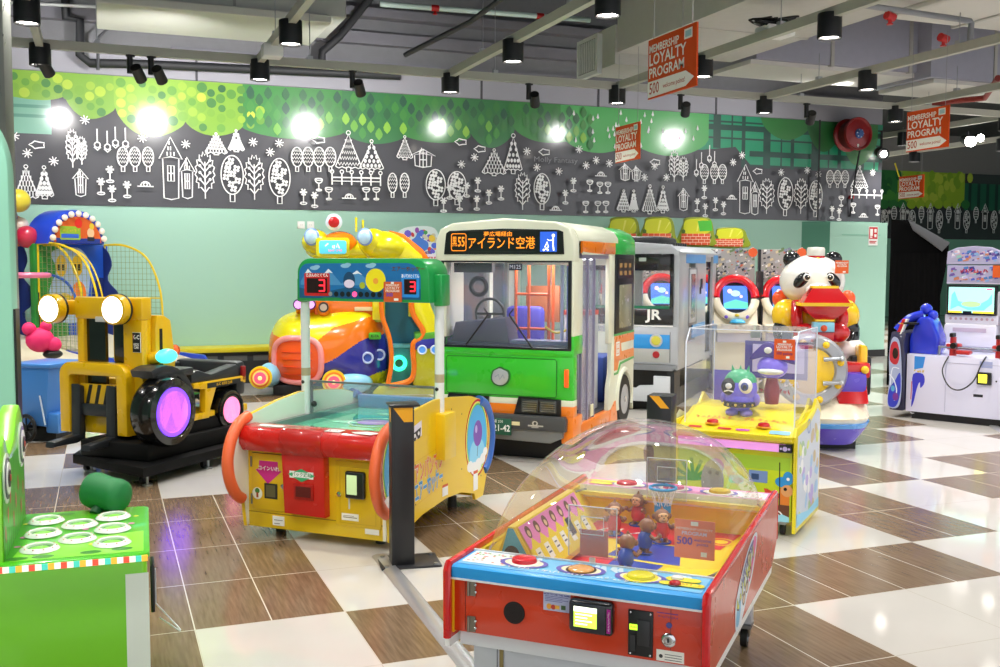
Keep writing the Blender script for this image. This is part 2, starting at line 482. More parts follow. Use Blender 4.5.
# ---------------------------------------------------------------- the mural
def gloss_print(h):
    m = mat(h, .5, coat=.001).copy(); b = m.node_tree.nodes['Principled BSDF']
    b.inputs['Coat Weight'].default_value = 1; b.inputs['Coat Roughness'].default_value = .13; b.inputs['Coat IOR'].default_value = 1.6
    return m
CHAR = gloss_print('302f37'); CHALK = mat('f0f0f0', .6)
def wp(x, y):
    p = at_v(x, y, VW); return (p.x, p.z)
class Mural(B):
    W = .022
    def start(s, s_): s.Wd = s_; return s
    def fir(s, cx, y0, w, h, kind=0, top=True):
        L = s.Wd; r = w / 2
        body = y0 + h * .12
        s.line([(cx - r, body), (cx - r * .35, body + h * .5), (cx, y0 + h * .92), (cx + r * .35, body + h * .5), (cx + r, body)], L)
        s.line([(cx - r + 2 * r * i / 8, body - (.02 if i % 2 else 0)) for i in range(9)], L)
        s.line([(cx - .03, body), (cx - .03, y0), (cx + .03, y0), (cx + .03, body)], L)
        if top: s.ring(cx, y0 + h * .95, h * .05, L * .8, n=10)
        rows = 5
        for i in range(rows):
            yy = body + h * (.07 + .14 * i); ww = r * (1 - i / (rows + .7)) * .8
            if kind == 0:
                n = max(2, 7 - i)
                for k in range(n):
                    x = cx - ww + 2 * ww * k / (n - 1)
                    s.line([(x, yy - .03), (x, yy + .04)], L * .9)
            elif kind == 1:
                n = max(2, 5 - i)
                for k in range(n):
                    s.ell(cx - ww * .8 + 1.6 * ww * k / (n - 1), yy, .022, .03, n=8)
            else:
                n = 14
                s.line([(cx - ww + 2 * ww * k / n, yy + .02 * math.cos(k * PI)) for k in range(n + 1)], L)
    def lolly(s, cx, y0, w, h):
        L = s.Wd; cy = y0 + h * .6
        s.ring(cx, cy, w / 2, L, h * .4, n=24)
        s.line([(cx - .02, y0 + h * .2), (cx - .02, y0), (cx + .02, y0), (cx + .02, y0 + h * .2)], L)
        for d in (-.2, -.04, .12, .26):
            ww = w / 2 * math.sqrt(max(0, 1 - (d / .4) ** 2)) * .95
            s.line([(cx - ww + 2 * ww * k / 8, cy + d * h + .016 * math.cos(k * PI)) for k in range(9)], L * .9)
    def oval(s, cx, y0, w, h):
        L = s.Wd; cy = y0 + h * .58
        s.ring(cx, cy, w / 2, L, h * .42, n=32)
        s.line([(cx - .03, y0 + h * .16), (cx - .03, y0), (cx + .03, y0), (cx + .03, y0 + h * .16)], L)
        for i, (a, b) in enumerate(((-.05, .3), (.18, .14), (-.2, .1), (.02, .02), (-.25, -.05), (.22, -.12), (-.05, -.2), (.05, -.3), (-.16, .2))):
            x, y = cx + a * w * 1.1, cy + b * h
            for q in range(4):
                s.ell(x + .03 * math.cos(q * PI / 2 + .6), y + .03 * math.sin(q * PI / 2 + .6), .022, n=7)
    def leafy(s, cx, y0, w, h):
        L = s.Wd; pts = []
        for i in range(29):
            t = math.radians(-60 + 300 * i / 28) ; k = 1.1 if i % 2 else .9
            pts.append((cx + w / 2 * k * math.cos(t), y0 + h * .58 + h * .42 * k * math.sin(t)))
        s.line([(cx, y0 + h * .14)] + pts + [(cx, y0 + h * .14)], L)
        s.line([(cx, y0), (cx, y0 + h * .82)], L)
        for i, q in enumerate((.3, .45, .6, .72)):
            for sg in (-1, 1):
                s.line([(cx, y0 + h * q), (cx + sg * w * .26, y0 + h * (q + .12))], L)
                s.ell(cx + sg * w * .28, y0 + h * (q + .13), .02, n=8)
    def house(s, cx, y0, w, h, roof=.35):
        L = s.Wd; b = y0 + h * (1 - roof)
        s.line([(cx - w / 2, b), (cx - w / 2 + .01, y0 + .02), (cx, y0), (cx + w / 2 - .01, y0 + .02), (cx + w / 2, b)], L)
        s.line([(cx - w * .72, b), (cx, y0 + h), (cx + w * .72, b), (cx, b + .03)], L, True)
        for i, q in enumerate((.15, .4, .65)):
            ww = w * .5 * (1 - q)
            for k in range(3 - i): s.line([(cx - ww / 2 + ww * k / 2, b + h * roof * q), (cx - ww / 2 + ww * k / 2, b + h * roof * q + .05)], L)
        wy = y0 + h * .42; q = w * .2
        s.line([(cx - q, wy - .1), (cx + q, wy - .1), (cx + q, wy + .1), (cx - q, wy + .1)], L, True)
        s.line([(cx, wy - .1), (cx, wy + .1)], L); s.line([(cx - q, wy), (cx + q, wy)], L)
    def flake(s, cx, cy, r):
        for k in range(4):
            a = k * PI / 4 + .2
            s.line([(cx - r * math.cos(a), cy - r * math.sin(a)), (cx + r * math.cos(a), cy + r * math.sin(a))], s.Wd * .8)
    def flower(s, cx, y0, h):
        L = s.Wd
        for k in range(6):
            a = k * PI / 3
            s.line([(cx, y0 + h * .75), (cx + h * .25 * math.cos(a), y0 + h * .75 + h * .25 * math.sin(a))], L * 1.5)
        s.line([(cx, y0), (cx, y0 + h * .6)], L); s.ring(cx, y0, h * .22, L, h * .08, n=12)
    def cup(s, cx, y0, h):
        L = s.Wd; r = h * .3
        s.line(arc(cx, y0 + h * .85, r, 180, 360, 8), L); s.ring(cx, y0 + h * .86, r, L, h * .08, n=12)
        s.line([(cx, y0), (cx, y0 + h * .55)], L); s.ring(cx, y0, h * .22, L, h * .07, n=12)
    def bell(s, cx, y1, h):
        L = s.Wd
        s.line([(cx, y1), (cx, y1 - h * .6)], L); s.ring(cx, y1 - h * .75, h * .13, L, n=10); s.line([(cx - h * .15, y1 - h * .85), (cx, y1 - h), (cx + h * .15, y1 - h * .85)], L)
    def snail(s, cx, y0, w):
        L = s.Wd
        s.line(arc(cx, y0, w * .3, 0, 180, 8) , L); s.line([(cx - w / 2, y0), (cx + w / 2, y0)], L); s.ring(cx, y0 + w * .12, w * .12, L, n=8)
    def cloud(s, cx, cy, w):
        s.line([(cx + w / 2 * math.cos(t) * (1.15 if i % 2 else .85), cy + w / 4 * math.sin(t) * (1.15 if i % 2 else .85)) for i, t in enumerate([2 * PI * k / 10 for k in range(10)])], s.Wd, True)

SCB = []
def scallops(m, px, top, mats):
    """px: list of (x0, y0, xmid, ybottom, x1, y1) photo points on the wall: round leaf clouds hanging from the top edge"""
    for i, (x0, y0, xm, yb, x1, y1) in enumerate(px):
        a, c, e = wp(x0, y0), wp(xm, yb), wp(x1, y1)
        pts = []
        for k in range(25):
            q = k / 24; x = a[0] + (e[0] - a[0]) * q; base = a[1] + (e[1] - a[1]) * q
            pts.append((x, base - (base - c[1]) * math.sin(PI * q) ** .62))
        SCB.append(pts)
        m.m(mats[i % len(mats)]); m.poly([(a[0], top), *pts, (e[0], top)])
def leaf_floor(x):
    z = 9
    for pts in SCB:
        for (x0, z0), (x1, z1) in zip(pts, pts[1:]):
            if x0 <= x < x1: z = min(z, z0 + (z1 - z0) * (x - x0) / (x1 - x0))
    return z
mu = Mural(); mu.start(.0155); mu.dk = .00008
u0, u1 = wp(-60, 100)[0], UE
mu.m(CHAR); mu.box(u0, VW - .012, Z0M, u1, VW, Z1M)
mu.on((0, VW - .012, 0), (1, 0, 0), (0, 0, 1), .001)
_G = {}
def GP(h):
    if h not in _G: _G[h] = gloss_print(h)
    return _G[h]
GA = [GP('86b32f'), GP('7dac2c'), GP('79a92e')]
GB = [GP('2f8434'), GP('27753a')]
GD = [GP('48ad55')]
# plaid stretch
a, b_ = wp(655, 120)[0], UE
mu.m(GP('0d8f66')); mu.poly([(a, Z1M), (a, 3.45), (wp(700, 150)[0], wp(700, 150)[1]), (wp(735, 147)[0], wp(735, 147)[1]), (wp(750, 165)[0], wp(750, 165)[1]), (wp(877, 172)[0], wp(877, 172)[1]), (b_, Z1M)])
mu.m(GP('0a4238'))
k = 0; x = a + .1
zb = wp(800, 170)[1]
while x < b_:
    mu.rect(x, max(3.45 if x < wp(735, 0)[0] else zb, zb), x + (.14, .03, .07)[k % 3], Z1M); x += (.34, .2, .42)[k % 3]; k += 1
for k, z in enumerate((3.86, 3.74, 3.6, 3.4, 3.34, 3.18)):
    if z > 3.5: mu.rect(a, z, b_, z + (.03, .09)[k % 2])
    else: mu.rect(wp(752, 0)[0], z, b_, z + (.08, .03)[k % 2])
# left plaid sliver
mu.m(GP('6fa891')); mu.rect(u0, 3.2, wp(48, 0)[0], 3.75)
mu.m(GP('4d8a78')); mu.rect(u0, 3.52, wp(48, 0)[0], 3.56); mu.rect(u0, 3.4, wp(48, 0)[0], 3.44)
GBd = GP('1f5f2c')
scallops(mu, [(240, 126, 290, 139, 345, 132), (342, 130, 375, 144, 405, 136), (403, 135, 440, 143, 470, 137), (465, 120, 492, 148, 515, 128), (512, 125, 550, 143, 582, 138)], Z1M, GB)
scallops(mu, [(-60, 95, -20, 98, 12, 95), (8, 95, 35, 100, 66, 95), (64, 93, 90, 119, 116, 107), (114, 104, 148, 137, 186, 121), (184, 119, 215, 136, 243, 126)], Z1M, GA)
scallops(mu, [(560, 134, 596, 153, 632, 140), (628, 138, 668, 156, 708, 140)], Z1M, GD)
scallops(mu, [(760, 118, 785, 140, 812, 122), (805, 118, 822, 152, 842, 125), (838, 118, 858, 166, 877, 140)], Z1M, [GP('2d7a36'), GP('246a33')])
rnd = random.Random(4)
# dots on the left leaf clouds, leaves on the middle ones
xa, xb = wp(14, 90)[0], wp(262, 100)[0]
i = 0; x = xa
while x < xb:
    z = Z1M - .08 - (i % 2) * .065
    while z > 2.9:
        r = rnd.uniform(.045, .066)
        if z - r > leaf_floor(x) + .01 and rnd.random() < .86:
            dk_ = x > wp(200, 0)[0] and z > 3.7
            mu.m(GP((['5f9a2a', 'a9c634', '94b92f', '3f7f30', '74a52c', 'b9cf3a'] if not dk_ else ['2f6f30', '4f8a2c', '3a7a30', '1f5f30'])[rnd.randrange(4 if dk_ else 6)])); mu.ell(x + rnd.uniform(-.012, .012), z, r, n=16)
        z -= .13
    x += .125; i += 1
x = wp(250, 90)[0]; i = 0; xb = wp(590, 110)[0]
while x < xb:
    z = Z1M - .1 - (i % 2) * .095
    while z > 2.9:
        if z - .09 > leaf_floor(x):
            up_ = z > 3.62
            mu.m(GP((['1f6236', '2f7a34', '17553a', '3a8a35'] if up_ else ['3a8f35', '6aae3a', '2a7a38', '88c23a', '2c6f3c'])[rnd.randrange(4 if up_ else 5)]))
            w_, h_ = .055, .088; mu.poly([(x, z - h_), (x + w_ * .8, z - .04), (x + w_, z), (x + w_ * .6, z + .05), (x, z + h_), (x - w_ * .6, z + .05), (x - w_, z), (x - w_ * .8, z - .04)])
        z -= .19
    x += .118; i += 1
mu.m(CHALK)
for i in range(46):
    x = rnd.uniform(568, 700); y = rnd.uniform(108, 148)
    if x > 660 and y < 128: continue
    p = wp(x, y)
    if p[1] < Z1M - .06: mu.poly([(p[0], p[1] + .06), (p[0] + .022, p[1] - .01), (p[0], p[1] - .03), (p[0] - .022, p[1] - .01)])
def P(x, y): return wp(x, y)
def fir(x, yb, yt, wpx, kind=0):
    a, c = P(x, yb), P(x, yt); mu.fir(a[0], a[1], wpx * .0145, c[1] - a[1], kind)
def obj2(fn, x, yb, yt, wpx):
    a, c = P(x, yb), P(x, yt); l, r = P(x - wpx / 2, yb)[0], P(x + wpx / 2, yb)[0]
    fn(a[0], a[1], r - l, c[1] - a[1])
def rep(dx):
    pass
mu.m(CHALK)
for (x, yb, yt, w_, kd) in [(27, 201, 165, 24, 0), (45, 199, 166, 18, 1), (216, 155, 133, 22, 0), (236, 152, 130, 16, 1), (348, 172, 131, 26, 2), (371, 172, 140, 24, 1), (404, 160, 136, 16, 2),
                            (493, 176, 149, 24, 0), (512, 174, 134, 18, 1), (622, 212, 190, 13, 0), (632, 212, 190, 9, 1), (648, 214, 185, 15, 0), (661, 213, 186, 12, 1), (857, 190, 166, 17, 2)]:
    obj2(lambda a, b, c, d, kd=kd: mu.fir(a, b, c, d, kd), x, yb, yt, w_)
for (x, yb, yt, w_) in [(73, 168, 131, 12), (82, 165, 138, 10), (205, 199, 154, 18), (254, 200, 157, 18), (521, 210, 174, 14), (672, 182, 152, 10), (681, 181, 158, 9), (764, 214, 180, 14), (798, 214, 180, 13)]:
    obj2(mu.leafy, x, yb, yt, w_)
for (x, yb, yt, w_) in [(232, 202, 156, 22), (279, 204, 159, 21), (540, 210, 174, 16), (782, 216, 178, 15), (812, 217, 181, 13), (434, 206, 170, 19), (455, 205, 172, 18)]:
    obj2(mu.oval, x, yb, yt, w_)
for x in (123, 135, 148, 296, 307, 318, 329): obj2(mu.lolly, x, 172, 148, 11)
for x in (701, 711, 719): obj2(mu.lolly, x, 184, 165, 8)
for x in (826, 833.5, 841): obj2(mu.lolly, x, 188, 171, 7)
for (x, yb, yt, w_) in [(81, 197, 170, 11), (171, 200, 138, 16), (187, 199, 158, 11), (622, 181, 165, 9), (633, 181, 168, 8), (680, 211, 189, 8), (741, 214, 165, 11), (751, 215, 182, 7), (421, 168, 150, 17)]:
    obj2(mu.house, x, yb, yt, w_)
for (x, y) in [(15, 137), (28, 154), (54, 162), (85, 121), (142, 139), (185, 145), (252, 143), (278, 144), (269, 153), (459, 165), (472, 158), (524, 152), (534, 168), (556, 172), (583, 166), (593, 161), (606, 164),
               (576, 150), (651, 167), (663, 178), (641, 178), (729, 163), (738, 156), (777, 173), (803, 171), (814, 175), (868, 173)]:
    p = P(x, y); mu.flake(p[0], p[1], .06)
for (x, y) in [(110, 178), (101, 190), (112, 197), (127, 193), (302, 200), (313, 203), (441, 208), (457, 206), (447, 195), (464, 193), (475, 188), (474, 206), (486, 200), (498, 196), (562, 200), (570, 188), (693, 208), (700, 195), (701, 213), (711, 207), (719, 211), (827, 215), (834, 217)]:
    p = P(x, y); mu.flower(p[0], p[1] - .05, .2)
for (x, y) in [(317, 187), (327, 196), (364, 196), (374, 196), (586, 188), (596, 190), (604, 190), (582, 209), (594, 209), (602, 209), (836, 203), (848, 210), (872, 212)]:
    p = P(x, y); mu.cup(p[0], p[1] - .05, .17)
for (x, y) in [(97, 130), (107, 132), (115, 128), (125, 129), (692, 160), (697, 153), (705, 146), (710, 152)]:
    p = P(x, y); mu.bell(p[0], p[1], .27)
for (x, y) in [(145, 184), (347, 196), (552, 208), (597, 174), (727, 197), (858, 215)]:
    p = P(x, y); mu.snail(p[0], p[1] - .04, .2)
for (x, y) in [(38, 146), (317, 141), (458, 143), (477, 150), (541, 153), (651, 163), (753, 172)]:
    p = P(x, y); mu.cloud(p[0], p[1], .17)
# fence
l = P(330, 178); r = P(378, 179)
mu.line([(l[0], l[1]), (r[0], r[1] + .0)], .02); mu.line([(l[0], l[1] - .05), (r[0], r[1] - .05)], .014)
for i in range(6):
    x = l[0] + (r[0] - l[0]) * i / 5; mu.line([(x, l[1] - .1), (x, l[1] + .06)], .02); mu.ring(x, l[1] + .08, .025, .015, n=8)
l = P(846, 195); r = P(876, 196); mu.line([(l[0], l[1]), (r[0], r[1])], .02)
for i in range(5): x = l[0] + (r[0] - l[0]) * i / 4; mu.line([(x, l[1] - .06), (x, l[1] + .05)], .018); mu.ring(x, l[1] + .07, .022, .014, n=8)
# cottage and bushes beside it
for x in (390, 402): obj2(mu.lolly, x, 198, 174, 9)
p = P(552, 161); mu.m(mat('8a8a8e', .6)); mu.text('Molly Fantasy', p[0], p[1], .11, sx=1.2)
# a second run of panels right of the joint
mu.m(mat('1b1b1f', .5)); mu.rect(wp(816.5, 0)[0], Z0M, wp(816.5, 0)[0] + .035, Z1M)
tag(mu.obj('wall_mural', smooth=0), 'long dark wall mural of white chalk trees and houses under green leaf clouds', 'mural')

# far mural
fm = Mural(); fm.start(.03); fm.dk = .0002
def fp(x, y):
    p = at_v(x, y, VF - .03); return (p.x, p.z)
zb = fp(930, 239)[1]; zt = fp(930, 172)[1]; zc = fp(930, 206)[1]
fm.m(CHAR); fm.box(UE - .5, VF - .03, zb, 33, VF, zt)
fm.on((0, VF - .03, 0), (1, 0, 0), (0, 0, 1), .001)
fm.m(mat('2f7f3d', .5)); fm.rect(UE - .5, zc + .1, fp(905, 0)[0], zt)
fm.m(mat('a8cf35', .5)); fm.rect(fp(903, 0)[0], zc + .12, fp(971, 0)[0], zt)
fm.m(mat('1d6a50', .5)); fm.rect(fp(971, 0)[0], zc - .1, 33, zt - .3)
fm.m(mat('0a3b31', .5))
for x in range(975, 1060, 9): fm.rect(fp(x, 0)[0], zc - .1, fp(x + 3, 0)[0], zt - .3)
rnd = random.Random(9)
for i in range(60):
    p = fp(rnd.uniform(880, 970), rnd.uniform(175, 200)); g = p[0] < fp(905, 0)[0]
    fm.m(mat(('1f6a35', '4a9a3c')[i % 2] if g else ('8fbf2f', 'c8df4a')[i % 2], .5)); fm.ell(p[0], p[1], .12, .16, n=10)
for i in range(10):
    p = fp(884 + i * 9, 206); fm.m([mat('2f7f3d', .5), mat('a8cf35', .5)][i > 2 and i < 9]); fm.ell(p[0], p[1] + .05, .18, .14, n=16)
fm.m(CHALK)
for i, x in enumerate(range(884, 1010, 9)):
    a = fp(x, 233 - (i % 3) * 2); h_ = (.7, .5, .8)[i % 3]
    if i % 3 == 0: fm.oval(a[0], a[1], .26, h_)
    elif i % 3 == 1: fm.lolly(a[0], a[1] + .25, .2, h_)
    else: fm.house(a[0], a[1], .2, h_)
for i in range(10):
    p = fp(rnd.uniform(880, 1005), 212); fm.flake(p[0], p[1], .07)
tag(fm.obj('wall_mural', smooth=0), 'distant mural with bright green leaves behind the black booth', 'mural')
# ================================================================ overhead
ZR = 3.8; VR = 11.5
RU = [-2.73, -.54, 1.65, 3.84, 6.03, 8.22, 10.41, 12.6, 14.8]
ORD = ['first', 'second', 'third', 'fourth', 'fifth', 'sixth', 'seventh', 'eighth', 'ninth', 'tenth']
railm = mat('a9a99f', .5)
def rail(a, b, label, wires=True):
    t = thing('lighting_rail', label, 'ceiling rail', a)
    a = Vector(a); b = Vector(b) - a
    m = B(); m.m(railm)
    d = b.normalized(); n = Vector((-d.y, d.x, 0)) * .035
    m.loft([[tuple(p + n + Vector((0, 0, .045))), tuple(p - n + Vector((0, 0, .045))), tuple(p - n - Vector((0, 0, .045))), tuple(p + n - Vector((0, 0, .045)))] for p in (Vector((0, 0, 0)), b)])
    m.obj('rail_body', t, 0)
    L = b.length; k = 0
    while wires and .6 + k * 2.2 < L:
        p = d * (.6 + k * 2.2); w = B(); w.m(STEEL); w.cyl(p + Vector((0, 0, .04)), p + Vector((0, 0, 1.8 if not (5.8 < a.x + p.x and 5.5 < a.y + p.y) else .36)), .005, n=6); w.box(p.x - .03, p.y - .03, .03, p.x + .03, p.y + .03, .08)
        w.obj('hanger', t); k += 1
    return t
rail((-5, VR, ZR), (UE + 1.2, VR, ZR), 'long pale lighting rail running along the mural wall above its top edge')
nm = ['far left', 'above the tractor', 'above the air hockey table', 'above the bus', 'above the train', 'above the panda ride', 'above the fire hose reel', 'beyond the hose reel', 'farthest on the right']
for i, u in enumerate(RU):
    if i in (7, 8):
        rail((u, 4, ZR), (u, 24, ZR), 'pale lighting rail running away from the camera, ' + nm[i], True)
    else:
        rail((u, 1.0, ZR), (u, VR - .04, ZR), 'pale lighting rail running away from the camera, ' + nm[i], True)
# downlights hanging under the rails
def downlight():
    t = thing('ceiling_downlight', '-', 'ceiling light')
    m = B(); m.m(mat('1a1c20', .45)); m.lathe([(.05, 0), (.102, 0), (.105, -.005), (.105, -.215), (.1, -.22), (.092, -.215), (.088, -.195)], n=28); m.obj('housing', t)
    m = B(); m.m(mat('fff6ea', .5, emit=14)); m.lathe([(.0001, -.2), (.088, -.2)], n=24); m.obj('lamp_lens', t)
    m = B(); m.m(mat('2b2c30', .4)); m.box(-.03, -.03, -.02, .03, .03, .02); m.obj('mounting_bracket', t)
    return t
dl = downlight(); n_l = 0; used = False
SPOTS = []
for i, u in enumerate(RU):
    vs_ = [11.45 + .17, 9.54, 7.5, 5.4, 3.3] if i < 7 else [23.0, 20.5, 18.0, 15.8, 13.7, 11.62, 9.5, 7.4]
    for j, v in enumerate(vs_):
        lab = 'black cylinder downlight, %s from the back on the ceiling rail %s' % (ORD[j], nm[i])
        if j == 0 and i < 7: v = VR
        loc = (u, v, ZR - .0)
        if not used:
            o = dl; o.location = loc; o['label'] = lab; used = True
        else: o = dup(dl, loc, label=lab)
        o['group'] = 'black cylinder downlights under the ceiling rails'
        SPOTS.append((u, v, ZR - .3))
# track spots aimed at the mural
def trackspot():
    t = thing('track_spotlight', '-', 'spotlight')
    bk = mat('121316', .45)
    m = B(); m.m(bk); m.box(-.06, -.02, -.02, .03, .02, .0, .005); m.cyl((-.02, 0, 0), (-.02, 0, -.19), .03, n=16); m.obj('adapter', t)
    m = B(); m.m(bk)
    d = Vector((.35, .72, -.6)).normalized(); c = Vector((.06, 0, -.18))
    m.cyl(c - d * .08, c + d * .1, .055, .06, n=20); m.cyl((-.02, 0, -.15), c, .015, n=8); m.obj('lamp_head', t)
    m = B(); m.m(mat('fff4e6', .5, emit=10)); m.cyl(c + d * .1, c + d * .101, .05, n=20); m.obj('lamp_lens', t)
    return t
ts = trackspot(); used = False
WASH = []
for x, y, lab in ((40, 50, 'black track spotlight by the tinsel column above the left mural end'), (130, 62, 'black track spotlight over the hanging chalk ornaments'), (165, 64, 'black track spotlight above the green dotted leaf clouds'),
                  (350, 70, 'black track spotlight over the dark leaf pattern behind the air hockey table'), (525, 82, 'black track spotlight above the roof of the bus'),
                  (678, 92, 'black track spotlight just right of the first membership sign'), (808, 100, 'black track spotlight left of the fire hose reel')):
    u = at_z(x, y, ZR).x
    if x == 165: u = at_z(152, 55, ZR).x
    p = (u, VR, ZR - .045)
    o = dup(ts, p, label=lab) if used else ts
    if not used: ts.location = p; ts['label'] = lab; used = True
# ducts
duct = mat('b4b2ad', .6, noise=.08); ductl = mat('a3a3b2', .55, noise=.06); dwhite = mat('c9c7c2', .6)
t = thing('air_duct', 'large boxy grey air duct with a grille on its end above the bus', 'duct', (6.0, 9.0, 4.2))
m = B(); m.m(duct); m.box(0, -3.4, 0, 1.65, 2.45, 1.1); 
m.box(-.02, -3.3, -.01, 1.67, -3.24, 1.12); m.box(-.02, -1.2, -.01, 1.67, -1.14, 1.12); m.box(-.02, .9, -.01, 1.67, .96, 1.12)
m.box(-.03, 2.45, -.14, 1.1, 3.35, .34)
m.obj('duct_body', t, 0)
m = B(); m.m(mat('d3d4d2', .5)); m.box(-.10, 2.8, -.2, -.03, 3.4, .3)
m.m(mat('8f918f', .5)); m.box(-.105, 2.86, -.15, -.1, 3.34, .25)
m.m(mat('d3d4d2', .5))
for k in range(9): m.box(-.115, 2.87 + k * .053, -.14, -.106, 2.89 + k * .053, .24)
m.obj('grille', t, 0)
t = thing('air_duct', 'long grey box duct crossing above the pirate game and panda ride', 'duct', (7.8, 11.1, 4.2))
m = B(); m.m(ductl); m.box(0, 0, 0, 2.6, 1.0, .75); m.box(2.6, -.25, -.1, 7.2, .9, .7)
m.m(duct)
for u in (1.15, 2.45, 3.7, 5.0, 6.2): m.box(u, -.27 if u > 2.6 else -.02, -.12 if u > 2.6 else -.02, u + .05, .92 if u > 2.6 else 1.02, .77)
m.obj('duct_body', t, 0)
m = B(); m.m(dwhite); m.box(-.05, .05, -.06, 2.7, .95, -.005); m.box(2.7, -.2, -.16, 7.2, .85, -.105); m.obj('insulation_board', t, 0)
m = B(); m.m(dwhite)
t = thing('air_duct', 'wide white duct with a curved lower edge at the top right', 'duct', (8.4, 8.0, 4.35))
m.box(.2, 0, .1, 6.5, 1.7, .9, .05); m.prism([(0, 0.1), (0, .8), (.6, .8), (.6, .1)], 'x', -.6, .25)
m.obj('duct_body', t, 0)
for u in (1.2, 3.0, 4.8):
    m = B(); m.m(duct); m.box(u, -.02, .08, u + .05, 1.72, .92); m.obj('flange', t, 0)
t = thing('air_conditioner', 'pale grey ceiling unit with a lipped tray above the left mural', 'air conditioner', (0.05, 12.1, 4.38))
m = B(); m.m(mat('b0b0ac', .6)); m.box(0, 0, .1, 2.7, 1.2, .9, .01); m.obj('unit_body', t, 0)
m = B(); m.m(mat('c2c1ba', .6)); m.box(-.05, -.1, 0, 2.5, 1.25, .09, .01); m.obj('drip_tray', t, 0)
m = B(); m.m(mat('8d8d8a', .6)); m.box(1.4, -.012, .12, 1.43, 0, .88); m.box(.0, -.012, .5, 2.7, 0, .52); m.obj('panel_joint', t, 0)
# beams and ledges on the wall above the mural
beam = mat('73727a', .8, noise=.1)
for i, (z, h, d, l) in enumerate(((4.33, .07, .08, 'low'), (4.62, .16, .14, 'middle'), (4.98, .12, .2, 'top'))):
    m = B(); m.m(beam); m.box(.9 if i == 0 else -1.5, VW - d, z, UE - .1, VW - .001, z + h)
    o = m.obj('wall_beam', None, 0); struct(o); o.name = 'trim_%d' % (i + 1)
lightm = mat('a09fa8', .8)
m = B(); m.m(lightm); m.box(-4, VW - .02, Z1M + .01, UE - .02, VW - .001, 4.3); m.m(mat('4a4a50', .7))
for u in (1.2, 3.3, 5.2, 7.1, 9.2): m.box(u, VW - .03, Z1M, u + .03, VW - .02, 4.3)
struct(m.obj('trim_4', None, 0))
# pipes
def pipe(lab, pts, r, mt, cat='pipe', extra=None):
    p0 = Vector(pts[0]); t = thing('ceiling_pipe', lab, cat, p0)
    q = [Vector(p) - p0 for p in pts]
    m = B(); m.m(mt); m.tube(q, r, 10); m.obj('pipe_run', t, 50)
    if extra: extra(t, q)
    return t
dk = mat('232428', .6); wp_ = mat('b9bcbc', .4); red = mat('b81a1c', .35)
V_ = 13.9
pp = [at_v(x, y, V_) for x, y in ((65, -6), (66, 18), (80, 20), (80, 55), (90, 63), (142, 64), (400, 76))]
pipe('thick dark pipe dropping beside the left grey wall and turning along it', pp, .055, dk)
pp = [at_v(x, y, V_ - .1) for x, y in ((98, 70), (98, 38), (115, 22), (330, 36))]
pipe('thin dark conduit rising and bending over the left mural', pp, .02, mat('3a3b40', .6))
pp = [at_v(x, y, V_) for x, y in ((322, 64), (322, 52), (340, 36), (375, -8))]
pipe('dark pipe bending upwards behind the air hockey table header', pp, .055, dk)
def spr(n0, col):
    def f(t, q):
        a, b = q[0], q[-1]
        for k in range(n0):
            p = a.lerp(b, (k + .5) / n0); m = B(); m.m(col); m.cyl(p - Vector((0, 0, .07)), p + Vector((0, 0, .0)), .018, n=10); m.cyl(p - Vector((0, 0, .08)), p - Vector((0, 0, .07)), .032, n=10); m.cyl(p - (b - a).normalized() * .05, p + (b - a).normalized() * .05, .042, n=12); m.obj('sprinkler_head', t)
    return f
pipe('pale sprinkler pipe with red heads crossing above the air hockey table', [at_z(262, 22, 4.9), at_z(480, 38, 4.9)], .03, wp_, extra=spr(2, red))
pipe('pale sprinkler pipe with a red head high above the bus', [at_z(380, 4, 4.9), at_z(590, 20, 4.9)], .035, mat('c8dcd8', .4), extra=spr(2, red))
pipe('slanting dark strut hanging in the dark ceiling void above the bus', [at_v(405, 55, 11), at_v(470, 22, 10.2), at_v(505, -4, 9.6)], .028, mat('38393e', .6))
pipe('grey sprinkler pipe with red elbow and drop at the top right', [at_z(862, 5, 4.1), at_z(970, 21, 4.1), at_z(970, 21, 4.1) + Vector((.02, 0, -.02)), at_z(970, 21, 4.1) - Vector((0, 0, .28))], .03, mat('8e9094', .5), extra=spr(2, red))
pipe('long thin conduit crossing the void at the far left corner', [at_z(0, 2, 4.7), at_z(120, 8, 4.7)], .02, wp_)
pipe('red curved pipe behind the second membership sign', [at_z(905, 106, 3.9), at_z(985, 98, 3.9), at_z(998, 78, 3.95)], .04, mat('8c2b25', .5))
# cable bundle box and junction box on the rails
t = thing('junction_box', 'white junction box with tangled black cables under the right duct', 'junction box', tuple(at_z(775, 32, 3.87)))
m = B(); m.m(mat('dcdcda', .5)); m.box(-.16, -.12, -.05, .16, .12, .05, .02); m.obj('box_body', t)
m = B(); m.m(BLACK)
rnd = random.Random(2)
for k in range(5):
    m.tube(spline([(rnd.uniform(-.25, .25), rnd.uniform(-.2, .2), rnd.uniform(.03, .16)) for _ in range(5)], 5), .012, 6)
m.obj('cable', t)
t = thing('junction_box', 'small white box clipped to the rail above the tractor', 'junction box', tuple(at_z(272, 51, 3.72)))
m = B(); m.m(mat('d5d6d6', .5)); m.box(-.1, -.1, -.07, .1, .1, .07, .02); m.obj('box_body', t)
# roof deck strips high up, dark with a pale tube
m = B(); m.m(mat('2f5a52', .6)); 
for k in range(5): m.box(2.5, 9.2 + k * .35, 5.4, 8.5, 9.4 + k * .35, 5.46)
struct(m.obj('ceiling_deck', None, 0))

